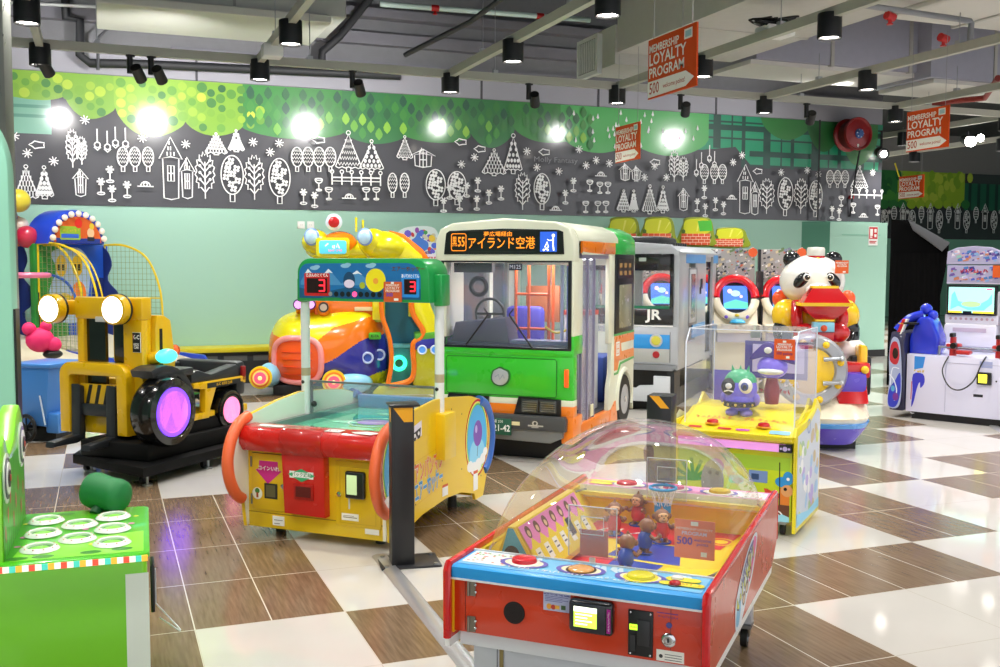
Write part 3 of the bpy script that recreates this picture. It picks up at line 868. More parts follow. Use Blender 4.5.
# ---------------------------------------------------------------- hanging signs
ORG = mat('d24a10', .5, spec=.2)
def sign(loc, label, ln=.6, h=.37):
    t = thing('hanging_sign', label, 'sign', loc, 0, 'orange membership signs hanging from the rails')
    m = B(); m.m(ORG); m.box(-.006, -ln / 2, -h / 2, .006, ln / 2, h / 2)
    for sg in (-1, 1):
        m.m(WHITE)
        m.on((sg * .006, 0, 0), (0, sg * 1., 0), (0, 0, 1), .001)
        m.m(mat('f4efe8', .5))
        b = -h / 2 + .008; k = h * .27
        m.poly([(-ln / 2 + .0, b), (ln * .3, b + .008), (ln / 2 - .02, b + k / 2), (ln * .3, b + k), (-ln / 2, b + k)])
        m.rect(ln * .26, h * .29, ln * .42, h * .45)
        m.text('MEMBERSHIP', -ln * .48, h * .33, .068, 'LEFT', .02, .95)
        m.text('LOYALTY', -ln * .48, h * .14, .1, 'LEFT', .02, 1.05)
        m.text('PROGRAM', -ln * .48, -h * .08, .088, 'LEFT', .02, 1.05)
        m.m(mat('b8391a', .5)); m.text('500', -ln * .47, b + k / 2, .1, 'LEFT', .01, .85); m.text('welcome points!', -ln * .17, b + k / 2, .042, 'LEFT', .01, .95)
        m.m(mat('9ec4cc', .5)); m.rect(ln * .28, h * .32, ln * .4, h * .42)
    m.obj('sign_board', t, 0)
    for y in (-ln * .4, ln * .4):
        w = B(); w.m(mat('8f9092', .4)); w.cyl((0, y, h / 2), (0, y, ZR - loc[2] - .04), .0025, n=5); w.obj('hanging_wire', t)
    return t
def signpos(xl, ytl, ybl, xr, d):
    a = sight(xl, (ytl + ybl) / 2); r = sight(xr, (ytl + ybl) / 2)
    f = a.x * math.sin(YAW) + a.y * math.cos(YAW); q = a * (d / f); u = q.x
    v1 = r.y * u / r.x
    return (u, (q.y + v1) / 2, HC + q.z), q.y - v1
for (xl, yt, yb, xr, d, lab) in ((649, 42, 99, 697, 6.75, 'orange membership sign hanging large at the top, left of a black lamp'), (616, 128, 163, 640, 10.8, 'small orange membership sign hanging in front of the mural rain cloud'),
                                 (907, 113, 152, 949, 10.1, 'orange membership sign hanging right of the fire hose reel'), (899, 177, 199, 924, 16.4, 'smallest orange membership sign with yellow ribbons before the far mural')):
    p, ln = signpos(xl, yt, yb, xr, d)
    h = (yb - yt) / FPX * d
    sign(p, lab, ln, h)
    if d > 16:
        yr = B(); yr.m(mat('f2e23a', .5)); yr.tube([(p[0] - .02, p[1] + .25, p[2] + h / 2), (p[0] - .02, p[1] + .35, p[2] + h / 2 + .22)], .012, 6)
        tag(yr.obj('ribbon'), 'short yellow ribbon tied on the smallest membership sign', 'ribbon')

# ---------------------------------------------------------------- on the wall
hp = at_v(856, 134, VW - .35)
t = thing('fire_hose_reel', 'round red fire hose reel with blue hub mounted high on the mural wall', 'fire hose reel', tuple(hp))
rd = mat('8f1215', .3, coat=.3)
m = B(); m.m(rd); m.lathe([(.001, -.1), (.06, -.1), (.07, -.07), (.23, -.05), (.25, -.08), (.27, -.08), (.275, -.03), (.25, -.02), (.15, 0)], (0, 0, 0), 'y', 40)
m.obj('reel_disc', t)
m = B(); m.m(rd); m.lathe([(.15, .16), (.25, .18), (.275, .2), (.27, .24), (.25, .24), (.1, .2)], (0, 0, 0), 'y', 40); m.obj('reel_back', t)
m = B(); m.m(mat('5a1212', .6)); m.lathe([(.15, 0), (.225, 0), (.235, .08), (.225, .17), (.15, .17)], (0, 0, 0), 'y', 32); m.obj('hose_coil', t)
m = B(); m.m(mat('3b5f9e', .4)); m.lathe([(.001, -.13), (.05, -.13), (.06, -.1), (.08, -.095), (.08, -.06)], (0, 0, 0), 'y', 20); m.m(mat('c9d4e8', .4))
for k in range(6): m.sph((.06 * math.cos(k), -.11, .06 * math.sin(k)), .012, 8, 5)
m.obj('hub', t)
m = B(); m.m(mat('e8e2dc', .5)); m.on((0, -.056, 0), (1, 0, 0), (0, 0, 1)); m.poly([(-.01, -.14), (.015, -.14), (.02, -.2), (0, -.23), (-.02, -.2)]); m.obj('flame_sticker', t)
m = B(); m.m(mat('101012', .6)); m.tube([(.18, .1, -.2), (.19, .2, -.6), (.19, .3, -1.2), (.19, .32, -1.35)], .014, 8); m.obj('hose', t)
m = B(); m.m(red); m.cyl((.19, .27, -1.02), (.19, .33, -1.02), .035, n=12); m.obj('valve', t)
m = B(); m.m(STEEL); m.box(-.05, .2, -.05, .05, .35, .05); m.obj('wall_mount', t)
fp_ = at_v(873, 236, VW - .16)
t = thing('fire_sign', 'small red and white fire notice sign on the green wall below the hose reel', 'sign', tuple(fp_))
m = B(); m.m(WHITE); m.box(-.1, -.006, -.16, .1, 0, .16); m.on((0, -.006, 0), (1, 0, 0), (0, 0, 1)); m.m(mat('c8202a', .4))
m.rect(-.09, -.05, .09, .15); m.m(WHITE); m.rect(-.07, .0, -.01, .12); m.rect(.02, .06, .07, .12); m.rect(.02, -.02, .07, .03); m.rect(-.07, -.03, -.02, -.01)
m.m(mat('c8202a', .4)); m.rect(-.08, -.1, .07, -.085); m.rect(-.08, -.125, .05, -.11); m.obj('sign_plate', t, 0)
for x, y, lab in ((301, 225, 'white wall socket plate on the green wall, left one of two'), (310.5, 225, 'white wall socket plate on the green wall, right one of two')):
    p = at_v(x, y, VW); m = B(); m.m(WHITE); m.box(-.05, -.012, -.05, .05, 0, .05, .004); m.m(mat('bfc2c2', .5)); m.on((0, -.012, 0), (1, 0, 0), (0, 0, 1)); m.ell(-.012, 0, .006); m.ell(.012, 0, .006)
    o = m.obj('wall_socket'); o.location = p; tag(o, lab, 'wall socket')
# ================================================================ the domed basketball table in front
RED = mat('d4380f', .28, coat=.4); REDE = mat('d3151b', .25, coat=.5); YEL = mat('f2d21a', .35, coat=.2); CYAN = mat('1f9fe8', .35); PINK = mat('f08ac4', .4)
LBL = mat('7fc8f0', .35)
t = thing('basketball_game', 'red table game with a clear dome, monkey players and a bright blue button panel', 'arcade game', (1.035, 3.128, 0), 44)
W, D = .86, 1.46
# base cabinet
m = B(); WG = mat('c9ccd4', .35, coat=.2)
m.m(WG); m.box(.07, .05, .1, .80, .42, .42, .004); m.m(mat('8f7f50', .4, .4)); m.box(.165, .046, .12, .178, .05, .39); m.m(mat('6e7078', .4)); m.box(.155, .047, .1, .157, .05, .42)
for z in (.37, .34, .22): m.m(STEEL); m.cyl((.21, .046, z), (.21, .05, z), .007, n=10)
m.obj('base_cabinet', t)
m = B(); m.m(mat('dfe3e8', .35)); m.box(.03, .03, .34, W - .03, D - .03, .40, .003); m.obj('base_frame', t)
for x in (.07, .73):
    for y in (.12, 1.26):
        m = B(); m.m(WG); m.box(x, y, .1, x + .06, y + .06, .36, .004); m.m(STEEL); m.box(x + .0, y - .01, .085, x + .06, y + .07, .1)
        o = m.obj('leg', t)
        c = B(); c.m(STEEL); c.prism([(y - .005, .1), (y + .045, .1), (y + .035, .045), (y + .01, .045)], 'x', x + .008, x + .014); c.prism([(y - .005, .1), (y + .045, .1), (y + .035, .045), (y + .01, .045)], 'x', x + .046, x + .052)
        c.m(RUBBER); c.cyl((x + .017, y + .022, .04), (x + .043, y + .022, .04), .039, n=20); c.m(mat('8fa0ae', .4)); c.cyl((x + .015, y + .022, .04), (x + .045, y + .022, .04), .018, n=12)
        c.obj('caster', t)
# red tub
m = B(); m.m(RED)
m.box(.02, 0, .395, W - .02, .1, .575, .003)
m.m(mat('7a2016', .5)); m.box(.742, -.001, .4, .744, 0, .57); m.box(.062, -.001, .4, .064, 0, .57)
m.m(mat('f3c818', .4)); m.box(.012, -.004, .39, .024, .02, .578)
m.obj('cabinet_front', t)
m = B(); m.m(RED); m.box(.02, D - .06, .395, W - .02, D, .575, .003); m.obj('cabinet_back', t)
# side panels: longer than the tub, rounded rear lower corner
for sx in (0, 1):
    x0, x1 = (-.004, .018) if sx == 0 else (W - .018, W + .004)
    m = B(); m.m(RED)
    pr = [(-.02, .375), (D - .16, .352), (D - .03, .43), (D - .03, .625), (-.02, .612)]
    m.prism(pr, 'x', x0, x1)
    m.m(REDE); m.tube([(( x0 + x1) / 2, y, z) for y, z in [(-.02, .375), (-.022, .6), (-.01, .618), (D - .04, .63), (D - .028, .615), (D - .028, .43)]], .0135, 8)
    m.m(WHITE); m.prism([(-.02, .345), (D - .17, .322), (D - .14, .36), (D - .16, .352), (-.02, .375)], 'x', x0 + .002, x1 - .002)
    if sx:
        m.on((W + .004, .64, .495), (0, 1, 0), (0, 0, 1))
        m.m(mat('e9f3fb', .3)); m.poly(spline([(-.22, -.12), (-.23, -.04), (-.19, .0), (-.14, .03), (.0, .09), (.14, .115), (.22, .1), (.2, .05), (.12, -.03), (.02, -.07), (-.08, -.12), (-.15, -.14)], 6, True))
        m.m(mat('4a52a8', .3)); m.poly(spline([(-.13, .015), (.0, .075), (.12, .1), (.14, .08), (.0, .03), (-.1, -.01)], 4, True)); m.m(mat('e85aa5', .3)); m.poly(spline([(.14, .105), (.2, .09), (.18, .05), (.08, -.03), (.04, -.02), (.12, .05)], 4, True))
        m.m(mat('6fc0ea', .3)); m.poly(spline([(-.2, -.06), (-.14, -.03), (-.12, -.07), (-.16, -.12), (-.21, -.11)], 4, True))
        m.m(mat('7a5a48', .4))
        for a, b in ((-.06, -.06), (.0, -.035), (.06, .0), (.03, .06)): m.m(mat('7a5a48', .4)); m.ell(a, b, .032, .024); m.m(mat('f0d2b0', .4)); m.ell(a, b - .004, .018, .014)
        m.m(mat('38305a', .3)); m.squiggle(-.03, .006, .36, .06, .022, 9, .33); m.m(mat('e6e81e', .3)); m.squiggle(-.03, .008, .36, .055, .014, 9, .33); m.m(WHITE); m.squiggle(.0, .05, .28, .035, .007, 12, .3)
    else:
        m.m(YEL); m.prism([(.0, .56), (D - .05, .57), (D - .05, .62), (.0, .6)], 'x', .018, .03)
    m.obj('side_panel', t)
# control panels front and rear (mirror images)
def control_panel(name, front):
    f = (lambda x, y: (x, y)) if front else (lambda x, y: (W - x, D - y))
    m = B()
    if not front: m.X = Matrix.Translation((W, D, 0)) @ Matrix.Rotation(PI, 4, 'Z')
    m.m(CYAN if front else mat('e87fb8', .35)); m.prism([(-.012, .575), (-.016, .585), (-.014, .612), (-.004, .618), (.17, .618), (.17, .575)], 'x', .02, W - .02, .002)
    m.m(WHITE); m.prism([(-.017, .571), (-.017, .577), (.0, .577), (0, .571)], 'x', .018, W - .018); m.box(.02, .165, .57, W - .02, .172, .624)
    m.on((0, 0, .618), (1, 0, 0), (0, 1, 0))
    m.m(LBL if front else mat('f49cc8', .35)); m.rect(.03, .01, W - .03, .163)
    rnd = random.Random(5)
    m.m(mat('dff2fb', .3) if front else mat('f8c9dd', .35))
    for k in range(26):
        x = rnd.uniform(.05, .8); m.poly([(x, .16), (x + .012, .16), (x + .03, .1), (x - .0, .13)])
    m.m(mat('faf7f0', .3)); m.rect(.035, .03, .19, .158, .01)
    m.m(mat('e4573a', .4))
    for k in range(22): m.ell(rnd.uniform(.05, .175), rnd.uniform(.045, .145), .006, .004, n=6)
    m.m(mat('5aa84a', .4))
    for k in range(10): m.ell(rnd.uniform(.05, .175), rnd.uniform(.045, .145), .005, n=6)
    for x, c in ((.235, 'd6b98a'), (.43, 'd6b98a'), (.625, 'd6b98a')):
        m.m(mat('6b62b8', .35)); m.ell(x, .085, .082, .052)
        m.m(mat('f3e9c4', .35)); m.ell(x, .087, .066, .042)
    m.m(WHITE); m.squiggle(.33, .03, .26, .02, .004, 3); m.squiggle(.56, .03, .16, .018, .004, 5)
    m.m(mat('f3e33a', .35)); m.rect(.7, .09, .81, .13, .02); m.rect(.69, .045, .83, .08, .02)
    m.m(mat('d8332c', .4)); m.squiggle(.79, .066, .06, .014, .003, 8)
    return m.obj(name, t)
cp = control_panel('control_panel', True); cr = control_panel('control_panel', False)
cr['label'] = 'pink rear button panel'
def button(par, x, y, z, r, h, col, ring='f4f0e0', glow=0):
    m = B(); m.m(mat(ring, .3)); m.lathe([(r * 1.25, 0), (r * 1.25, h * .2), (r * 1.1, h * .32), (r, h * .3)], (x, y, z), 'z', 28)
    m.m(mat(col, .25, coat=.6, emit=glow)); m.lathe([(r, 0), (r, h * .5), (r * .92, h * .8), (r * .6, h * .97), (.0001, h)], (x, y, z), 'z', 28)
    return m.obj('push_button', par)
button(t, .235, .088, .619, .042, .024, 'd90f22')
button(t, .43, .088, .619, .042, .012, 'e0a25a', '3b2c20')
button(t, .625, .088, .619, .044, .016, 'ece02a', 'f0e030')
button(t, .735, .115, .619, .018, .014, 'f4f4f2', '20242a'); button(t, .74, .06, .619, .018, .014, 'c01822', '20242a')
for x, c in ((.22, 'd92c3f'), (.43, 'e84c8c'), (.63, 'ecc93a')): button(t, x, D - .088, .619, .046, .02, c)
# front fittings
m = B(); m.m(mat('1b1312', .7)); m.cyl((.236, -.004, .483), (.236, .0, .483), .036, n=32); m.m(mat('2e2220', .6))
for k in range(5): m.torus((.236, -.0045, .483), .006 + k * .006, .0008, 'y', 24, 4)
m.obj('speaker_grille', t)
for z in (.545, .425):
    m = B(); m.m(mat('9b948a', .3, 1)); m.cyl((.076, -.005, z - .026), (.076, -.005, z + .026), .005, n=10); m.box(.079, -.003, z - .026, .1, 0, z + .026)
    m.m(CHROME)
    for q in (-.012, .012): m.sph((.1, -.004, z + q), (.005, .002, .005), 10, 6)
    m.obj('hinge', t)
m = B(); m.m(mat('c3c6e6', .4)); m.box(.335, -.003, .507, .425, 0, .568, .001); m.on((.335, -.003, .507), (1, 0, 0), (0, 0, 1), .0006); m.m(mat('4b4fa0', .5)); m.text('HOW TO USE THIS GAME', .045, .053, .0075, bold=.03)
for k in range(4): m.rect(.006, .046 - k * .005, .084 - (k % 2) * .02, .0475 - k * .005)
m.m(mat('e8a33a', .5)); m.ell(.02, .014, .009); m.m(mat('c0392b', .5)); m.ell(.034, .013, .008); m.m(mat('e9b13f', .5)); m.rect(.04, .008, .055, .02); m.m(mat('3c5a30', .5)); m.rect(.06, .008, .075, .022)
m.obj('instruction_sticker', t)
# card reader
m = B(); m.m(mat('101114', .25, coat=.5)); m.box(.43, -.04, .462, .572, 0, .565, .014, 4)
m.m(mat('2a2c33', .3)); m.box(.437, -.043, .47, .55, -.038, .557, .004)
m.obj('card_reader', t)
m = B(); m.m(mat('b7e04a', .4, emit=1.1)); m.on((.444, -.043, .478), (1, 0, 0), (0, 0, 1), .001); m.rect(.006, .006, .08, .07)
m.m(mat('f5fbe6', .4, emit=1.2)); m.rect(.006, .054, .08, .07); 
for k in range(4): m.rect(.012, .014 + k * .01, .05 + (k % 2) * .015, .018 + k * .01)
m.obj('reader_screen', t)
m = B(); m.m(mat('a8188a', .3)); m.on((.555, -.041, .475), (1, 0, 0), (0, 0, 1), .001); m.rect(0, 0, .012, .075); m.m(WHITE); m.squiggle(.006, .037, .06, .006, .0012, 4, PI / 2); m.obj('swipe_slot', t)
m = B(); m.m(mat('17181a', .4)); m.box(.612, -.006, .405, .69, 0, .548, .003); m.m(mat('2c2d30', .4)); m.box(.642, -.012, .44, .682, -.006, .52, .003); m.box(.62, -.01, .42, .636, -.006, .47)
m.m(CHROME)
for a in (.62, .682):
    for b in (.413, .54): m.sph((a, -.007, b), .0045, 8, 5)
m.obj('coin_slot', t)
m = B(); m.m(mat('a6e02a', .4, emit=1.2)); m.on((.618, -.006, .487), (1, 0, 0), (0, 0, 1), .005); m.rect(0, 0, .026, .018); m.m(mat('24400a', .5)); m.text('PUSH', .013, .009, .008); m.obj('coin_display', t)
m = B(); m.m(CHROME); m.lathe([(.022, 0), (.022, -.003), (.018, -.007), (.012, -.008), (.0001, -.006)], (.737, 0, .467), 'y', 24); m.m(mat('303236', .4)); m.box(.734, -.009, .462, .74, -.005, .474); m.obj('lock', t)
m = B(); m.m(mat('4a4f93', .4)); m.cyl((.738, -.003, .513), (.738, 0, .513), .009, n=16); m.m(mat('7b3f8a', .5)); m.on((.7, 0, .535), (1, 0, 0), (0, 0, 1), .001); m.rect(0, .012, .065, .015); m.squiggle(.034, .002, .06, .008, .0016, 6)
m.obj('sticker', t); m = B(); m.on((.7, 0, .535), (1, 0, 0), (0, 0, 1), .001); m.m(mat('efede4', .5)); m.rect(.0, -.135, .085, -.1); m.m(mat('333333', .5)); m.ell(.014, -.12, .006); 
for k in range(3): m.rect(.026, -.13 + k * .008, .078, -.128 + k * .008)
m.obj('sticker', t)
# playfield
m = B(); m.m(YEL); m.box(.02, .17, .45, W - .02, D - .17, .47)
m.m(mat('f2de3a', .35))
m.prism([(.03, .60), (.03, .47), (.115, .47)], 'y', .17, D - .16); m.prism([(W - .03, .60), (W - .03, .47), (W - .10, .47)], 'y', .17, D - .16)
for a, b in ((.018, .03), (W - .03, W - .018)): m.prism([(.17, .45), (D - .1, .45), (D - .1, .618), (.17, .61)], 'x', a, b)
m.m(YEL); m.prism([(D - .17, .45), (D - .13, .45), (D - .13, .618), (D - .155, .618)], 'x', .03, W - .03)
m.m(mat('f0e27a', .35)); m.box(.03, D - .2, .585, W - .03, D - .155, .6)
m.on((0, 0, .47), (1, 0, 0), (0, 1, 0), .001)
m.m(mat('d4173a', .3)); m.poly([(.06, .4), (.34, .22), (.4, .7), (.1, .95)]); m.poly([(.13, 1.02), (.7, 1.02), (.74, 1.28), (.1, 1.28)])
m.m(mat('1f3fae', .3)); m.poly([(.34, .5), (.5, .42), (.58, .98), (.36, 1.0)]); m.poly([(.3, .75), (.6, .75), (.55, 1.0), (.34, 1.0)])
m.m(mat('f3df1c', .3)); m.poly([(.5, .25), (.8, .3), (.8, .78), (.56, .7)]); m.line([(.3, .77), (.62, .73)], .02); m.line([(.36, .62), (.6, .58)], .012)
m.m(mat('e0306a', .3)); m.poly([(.1, .2), (.45, .2), (.3, .42), (.08, .5)])
m.m(WHITE); m.squiggle(.25, 1.14, .22, .09, .012, 2, .1); m.squiggle(.5, 1.14, .2, .09, .012, 7, .1); m.m(mat('f2c81c', .3)); m.ring(.68, 1.14, .05, .012); m.ell(.68, 1.14, .03)
m.m(mat('2b2b30', .5)); m.ring(.7, .42, .11, .004); m.ell(.62, .3, .04, .025)
m.obj('playfield', t)
# rear pink board
m = B(); m.m(mat('f2a5cf', .35)); m.box(.03, D - .165, .6, W - .03, D - .16, .625); m.obj('rear_board', t)
# score prism
m = B(); m.m(mat('f2cf45', .35))
pr = [(.04, .5), (.22, .49), (.22, .51), (.115, .675), (.09, .675), (.04, .55)]
m.prism(pr, 'y', .30, .95)
a = Vector((.222, .31, .512)); up = Vector((.115 - .22, 0, .675 - .51)); 
m.on(a, (0, 1, 0), tuple(up), .001); H_ = up.length
m.m(mat('f08fc8', .35)); m.rect(.005, .1, .615, H_ - .004); m.m(mat('f4d836', .35)); m.rect(.005, .004, .615, .1)
m.line([(.005, .004), (.615, .004), (.615, H_ - .004), (.005, H_ - .004)], .006, True)
for k in range(7):
    x = .06 + k * .084
    m.m(mat('f4d836', .35)); m.poly([(x - .035, .1), (x + .035, .1), (x, .135)])
    m.m(mat('7a5140', .4)); m.ell(x, H_ - .04, .022, .024); m.m(mat('e9c49a', .4)); m.ell(x, H_ - .045, .012)
    m.m(mat('f2efe2', .4)); m.rect(x - .022, .03, x + .022, .09)
    m.m(mat('5b5f66', .4)); m.rect(x - .015, .05, x + .015, .056); m.rect(x - .015, .07, x + .01, .075)
m.m(mat('3c3f46', .4)); m.rect(.39, .05, .44, .12, .006)
m.on((.06, .30, .5), (1, 0, 0), (0, 0, 1), .001)
m.m(mat('5fa8b8', .4)); m.poly([(-.01, 0.02), (.15, .0), (.05, .17), (.03, .17)]); m.m(mat('3e2c20', .4)); m.ell(.045, .075, .03, .034); m.m(mat('e9bb8c', .4)); m.ell(.045, .065, .02, .02); m.m(mat('e9d83a', .4)); m.ell(.01, .06, .018)
m.m(mat('e8452c', .4)); m.text('Tutor', .09, .02, .035, bold=.02)
m.obj('score_board', t)
# hoops
def hoop(x, y, sgn, side):
    m = B(); m.m(clear('f4fbff', .12)); m.box(x - .085, y - .002, .6, x + .085, y + .002, .775)
    m.m(mat('eef3f6', .3)); 
    for a in (((x - .085, y, .6), (x - .085, y, .775)), ((x - .085, y, .775), (x + .085, y, .775)), ((x + .085, y, .775), (x + .085, y, .6))): m.tube(a, .0022, 6)
    m.tube([(x - .04, y - .003, .68), (x - .04, y - .003, .74), (x + .04, y - .003, .74), (x + .04, y - .003, .68)], .002, 6, closed=True)
    m.m(mat('eef3f6', .3)); m.box(x - .01, y - .004, .47, x + .01, y + .004, .6)
    o = m.obj('backboard', side)
    bl = mat('2a97d6', .3)
    if sgn < 0: return
    r = B(); r.m(bl); cy = y - sgn * .065; r.torus((x, cy, .665), .055, .006, 'z', 28, 8); r.tube([(x, y, .665), (x, y - sgn * .012, .665)], .008)
    r.obj('hoop_ring', side)
    n = B(); n.m(mat('e8eef0', .5))
    for k in range(10):
        for q in (1, -1):
            a0 = 2 * PI * k / 10; n.tube([(x + (.054 - .02 * s_) * math.cos(a0 + q * s_ * .5), cy + (.054 - .02 * s_) * math.sin(a0 + q * s_ * .5), .663 - .07 * s_) for s_ in (0, .33, .66, 1)], .0014, 4)
    n.m(bl); n.box(x - .035, cy - .002, .56, x + .035, cy + .002, .6)
    n.obj('hoop_net', side)
hoop(.43, 1.24, 1, t); hoop(.40, .3, -1, t)
# monkey players
def monkey(x, y, rz, shirt, lean=0.):
    X = Matrix.Translation((x, y, .472)) @ Matrix.Rotation(rz, 4, 'Z') @ Matrix.Rotation(lean, 4, 'X') @ Matrix.Scale(.72, 4)
    br = mat('8a5c40', .35, coat=.2); sk = mat('e8b98d', .4)
    m = B(); m.X = X; m.m(mat(shirt, .3)); m.lathe([(.032, .03), (.042, .05), (.04, .09), (.026, .115)], (0, 0, 0), 'z', 18)
    m.m(br)
    for sg in (-1, 1):
        m.tube([(sg * .03, 0, .1), (sg * .052, -.018, .085), (sg * .055, -.045, .1)], .011, 8, rs=[.013, .011, .01]); m.sph((sg * .055, -.05, .104), .014, 10, 7)
        m.tube([(sg * .018, 0, .04), (sg * .022, -.005, .015), (sg * .022, -.01, .006)], .013, 8); m.sph((sg * .022, -.018, .008), (.015, .025, .01), 10, 6)
    m.m(mat('1f3fae', .4)); m.cyl((0, 0, 0), (0, 0, .006), .055, n=24)
    b_ = m.obj('monkey_figure', t)
    h = B(); h.X = X; h.m(br); h.sph((0, 0, .148), (.044, .04, .042), 20, 14)
    for sg in (-1, 1): h.sph((sg * .045, .002, .148), (.014, .008, .016), 12, 8)
    h.tube([(0, 0, .185), (0, .004, .205)], .008, 8, rs=[.012, .003])
    h.m(sk); h.sph((0, -.024, .138), (.027, .022, .022), 16, 10); h.sph((0, -.028, .158), (.03, .014, .016), 16, 8)
    h.m(BLACK)
    for sg in (-1, 1): h.sph((sg * .012, -.042, .16), .004, 8, 6)
    h.sph((0, -.046, .147), (.005, .003, .003), 8, 5); h.tube([(-.012, -.044, .133), (0, -.047, .128), (.012, -.044, .133)], .0015, 5)
    h.obj('monkey_head', b_)
monkey(.25, 1.08, PI * .1, 'd0222c'); monkey(.3, 1.27, -.2, 'c21f2e'); monkey(.46, 1.04, .5, 'd62a30'); monkey(.43, .86, 2.6, '22409e', .2); monkey(.43, .60, PI, '2a4ab0', .3)
# pink price card in the dome
m = B(); m.m(mat('f08a6c', .45)); m.prism([(.665, .615), (.8, .615), (.8, .745), (.665, .745)], 'y', .372, .376)
m.on((.665, .371, .615), (1, 0, 0), (0, 0, 1), .001)
m.m(WHITE); m.rect(.055, .112, .08, .126); m.text('MEMBERSHIP LOYALTY', .067, .1, .012); m.m(mat('d8d4f0', .4)); m.text('PROGRAM', .067, .085, .018, bold=.02); m.m(mat('6a4fb8', .4)); m.text('500', .035, .058, .036, bold=.02); m.text('welcome\npoints', .095, .058, .016); m.m(WHITE); m.rect(.09, .01, .11, .026)
m.obj('price_card', t)
m = B(); m.m(mat('e05a52', .45)); m.box(.35, .318, .6, .45, .321, .69); m.m(WHITE); m.box(.33, .2, .50, .41, .204, .56); m.obj('price_card', t)
m = B(); m.m(mat('8b6a8e', .4)); m.prism([(.62, .47), (.8, .47), (.8, .5), (.72, .56), (.64, .52)], 'y', .2, .203)
m.m(mat('e7c34a', .4)); m.prism([(.65, .475), (.74, .475), (.7, .53)], 'y', .196, .199); m.obj('picture_board', t)
# dome
m = B(); m.m(clear('ffffff', .05, .02, .42))
cx, cy = .43, .755; rx, ry, hz = .41, .60, .405
rings = []
n = 56
for i in range(19):
    a = PI / 2 * i / 18
    if i == 18: a = PI / 2 - .02
    k = math.cos(a) ** .95; rings.append([])
    for j in range(n):
        q = 2 * PI * j / n; e = .3 + .62 * (i / 18)
        c_, s_ = math.cos(q), math.sin(q)
        px_ = math.copysign(abs(c_) ** e, c_) * rx * k; py_ = math.copysign(abs(s_) ** e, s_) * ry * k
        rings[-1].append((cx + px_, cy + py_, .6 + hz * math.sin(a)))
m.loft(rings, cap=False); m.add(rings[-1], [tuple(range(n))])
m.obj('clear_dome', t, 80)
m = B(); m.m(clear('f4f6f8', .3, .05)); m.tube([(x, y, z + .003) for x, y, z in rings[0]], .005, 6, closed=True); m.obj('dome_rim', t)
# ================================================================ air hockey table with scoreboard
YL = mat('edc617', .3, coat=.3); RDH = mat('c91c16', .25, coat=.5); ORH = mat('ee6a3a', .35, coat=.2); CRM = mat('e8ecdc', .4)
t = thing('air_hockey_table', 'yellow and red air hockey table with green overhead scoreboard on two white poles', 'air hockey table', (.77, 6.05, 0), 44)
WH, DH = .94, 1.26
def sidep(off=0):
    up = [(-.02, .70), (.3, .76), (.55, .785), (.78, .772), (1.05, .745), (1.23, .70)]
    rear = [(1.35, .62), (1.43, .5), (1.43, .42), (1.38, .3), (1.3, .2), (1.26, .1)]
    bot = [(1.24, .06), (1.12, .055), (1.1, .1), (.9, .15), (.69, .16), (.37, .132), (.15, .08), (.03, .06), (-.02, .058)]
    front = [(-.03, .12), (-.04, .2), (-.1, .26), (-.15, .35), (-.17, .45), (-.15, .55), (-.09, .64)]
    return up + rear + bot + front
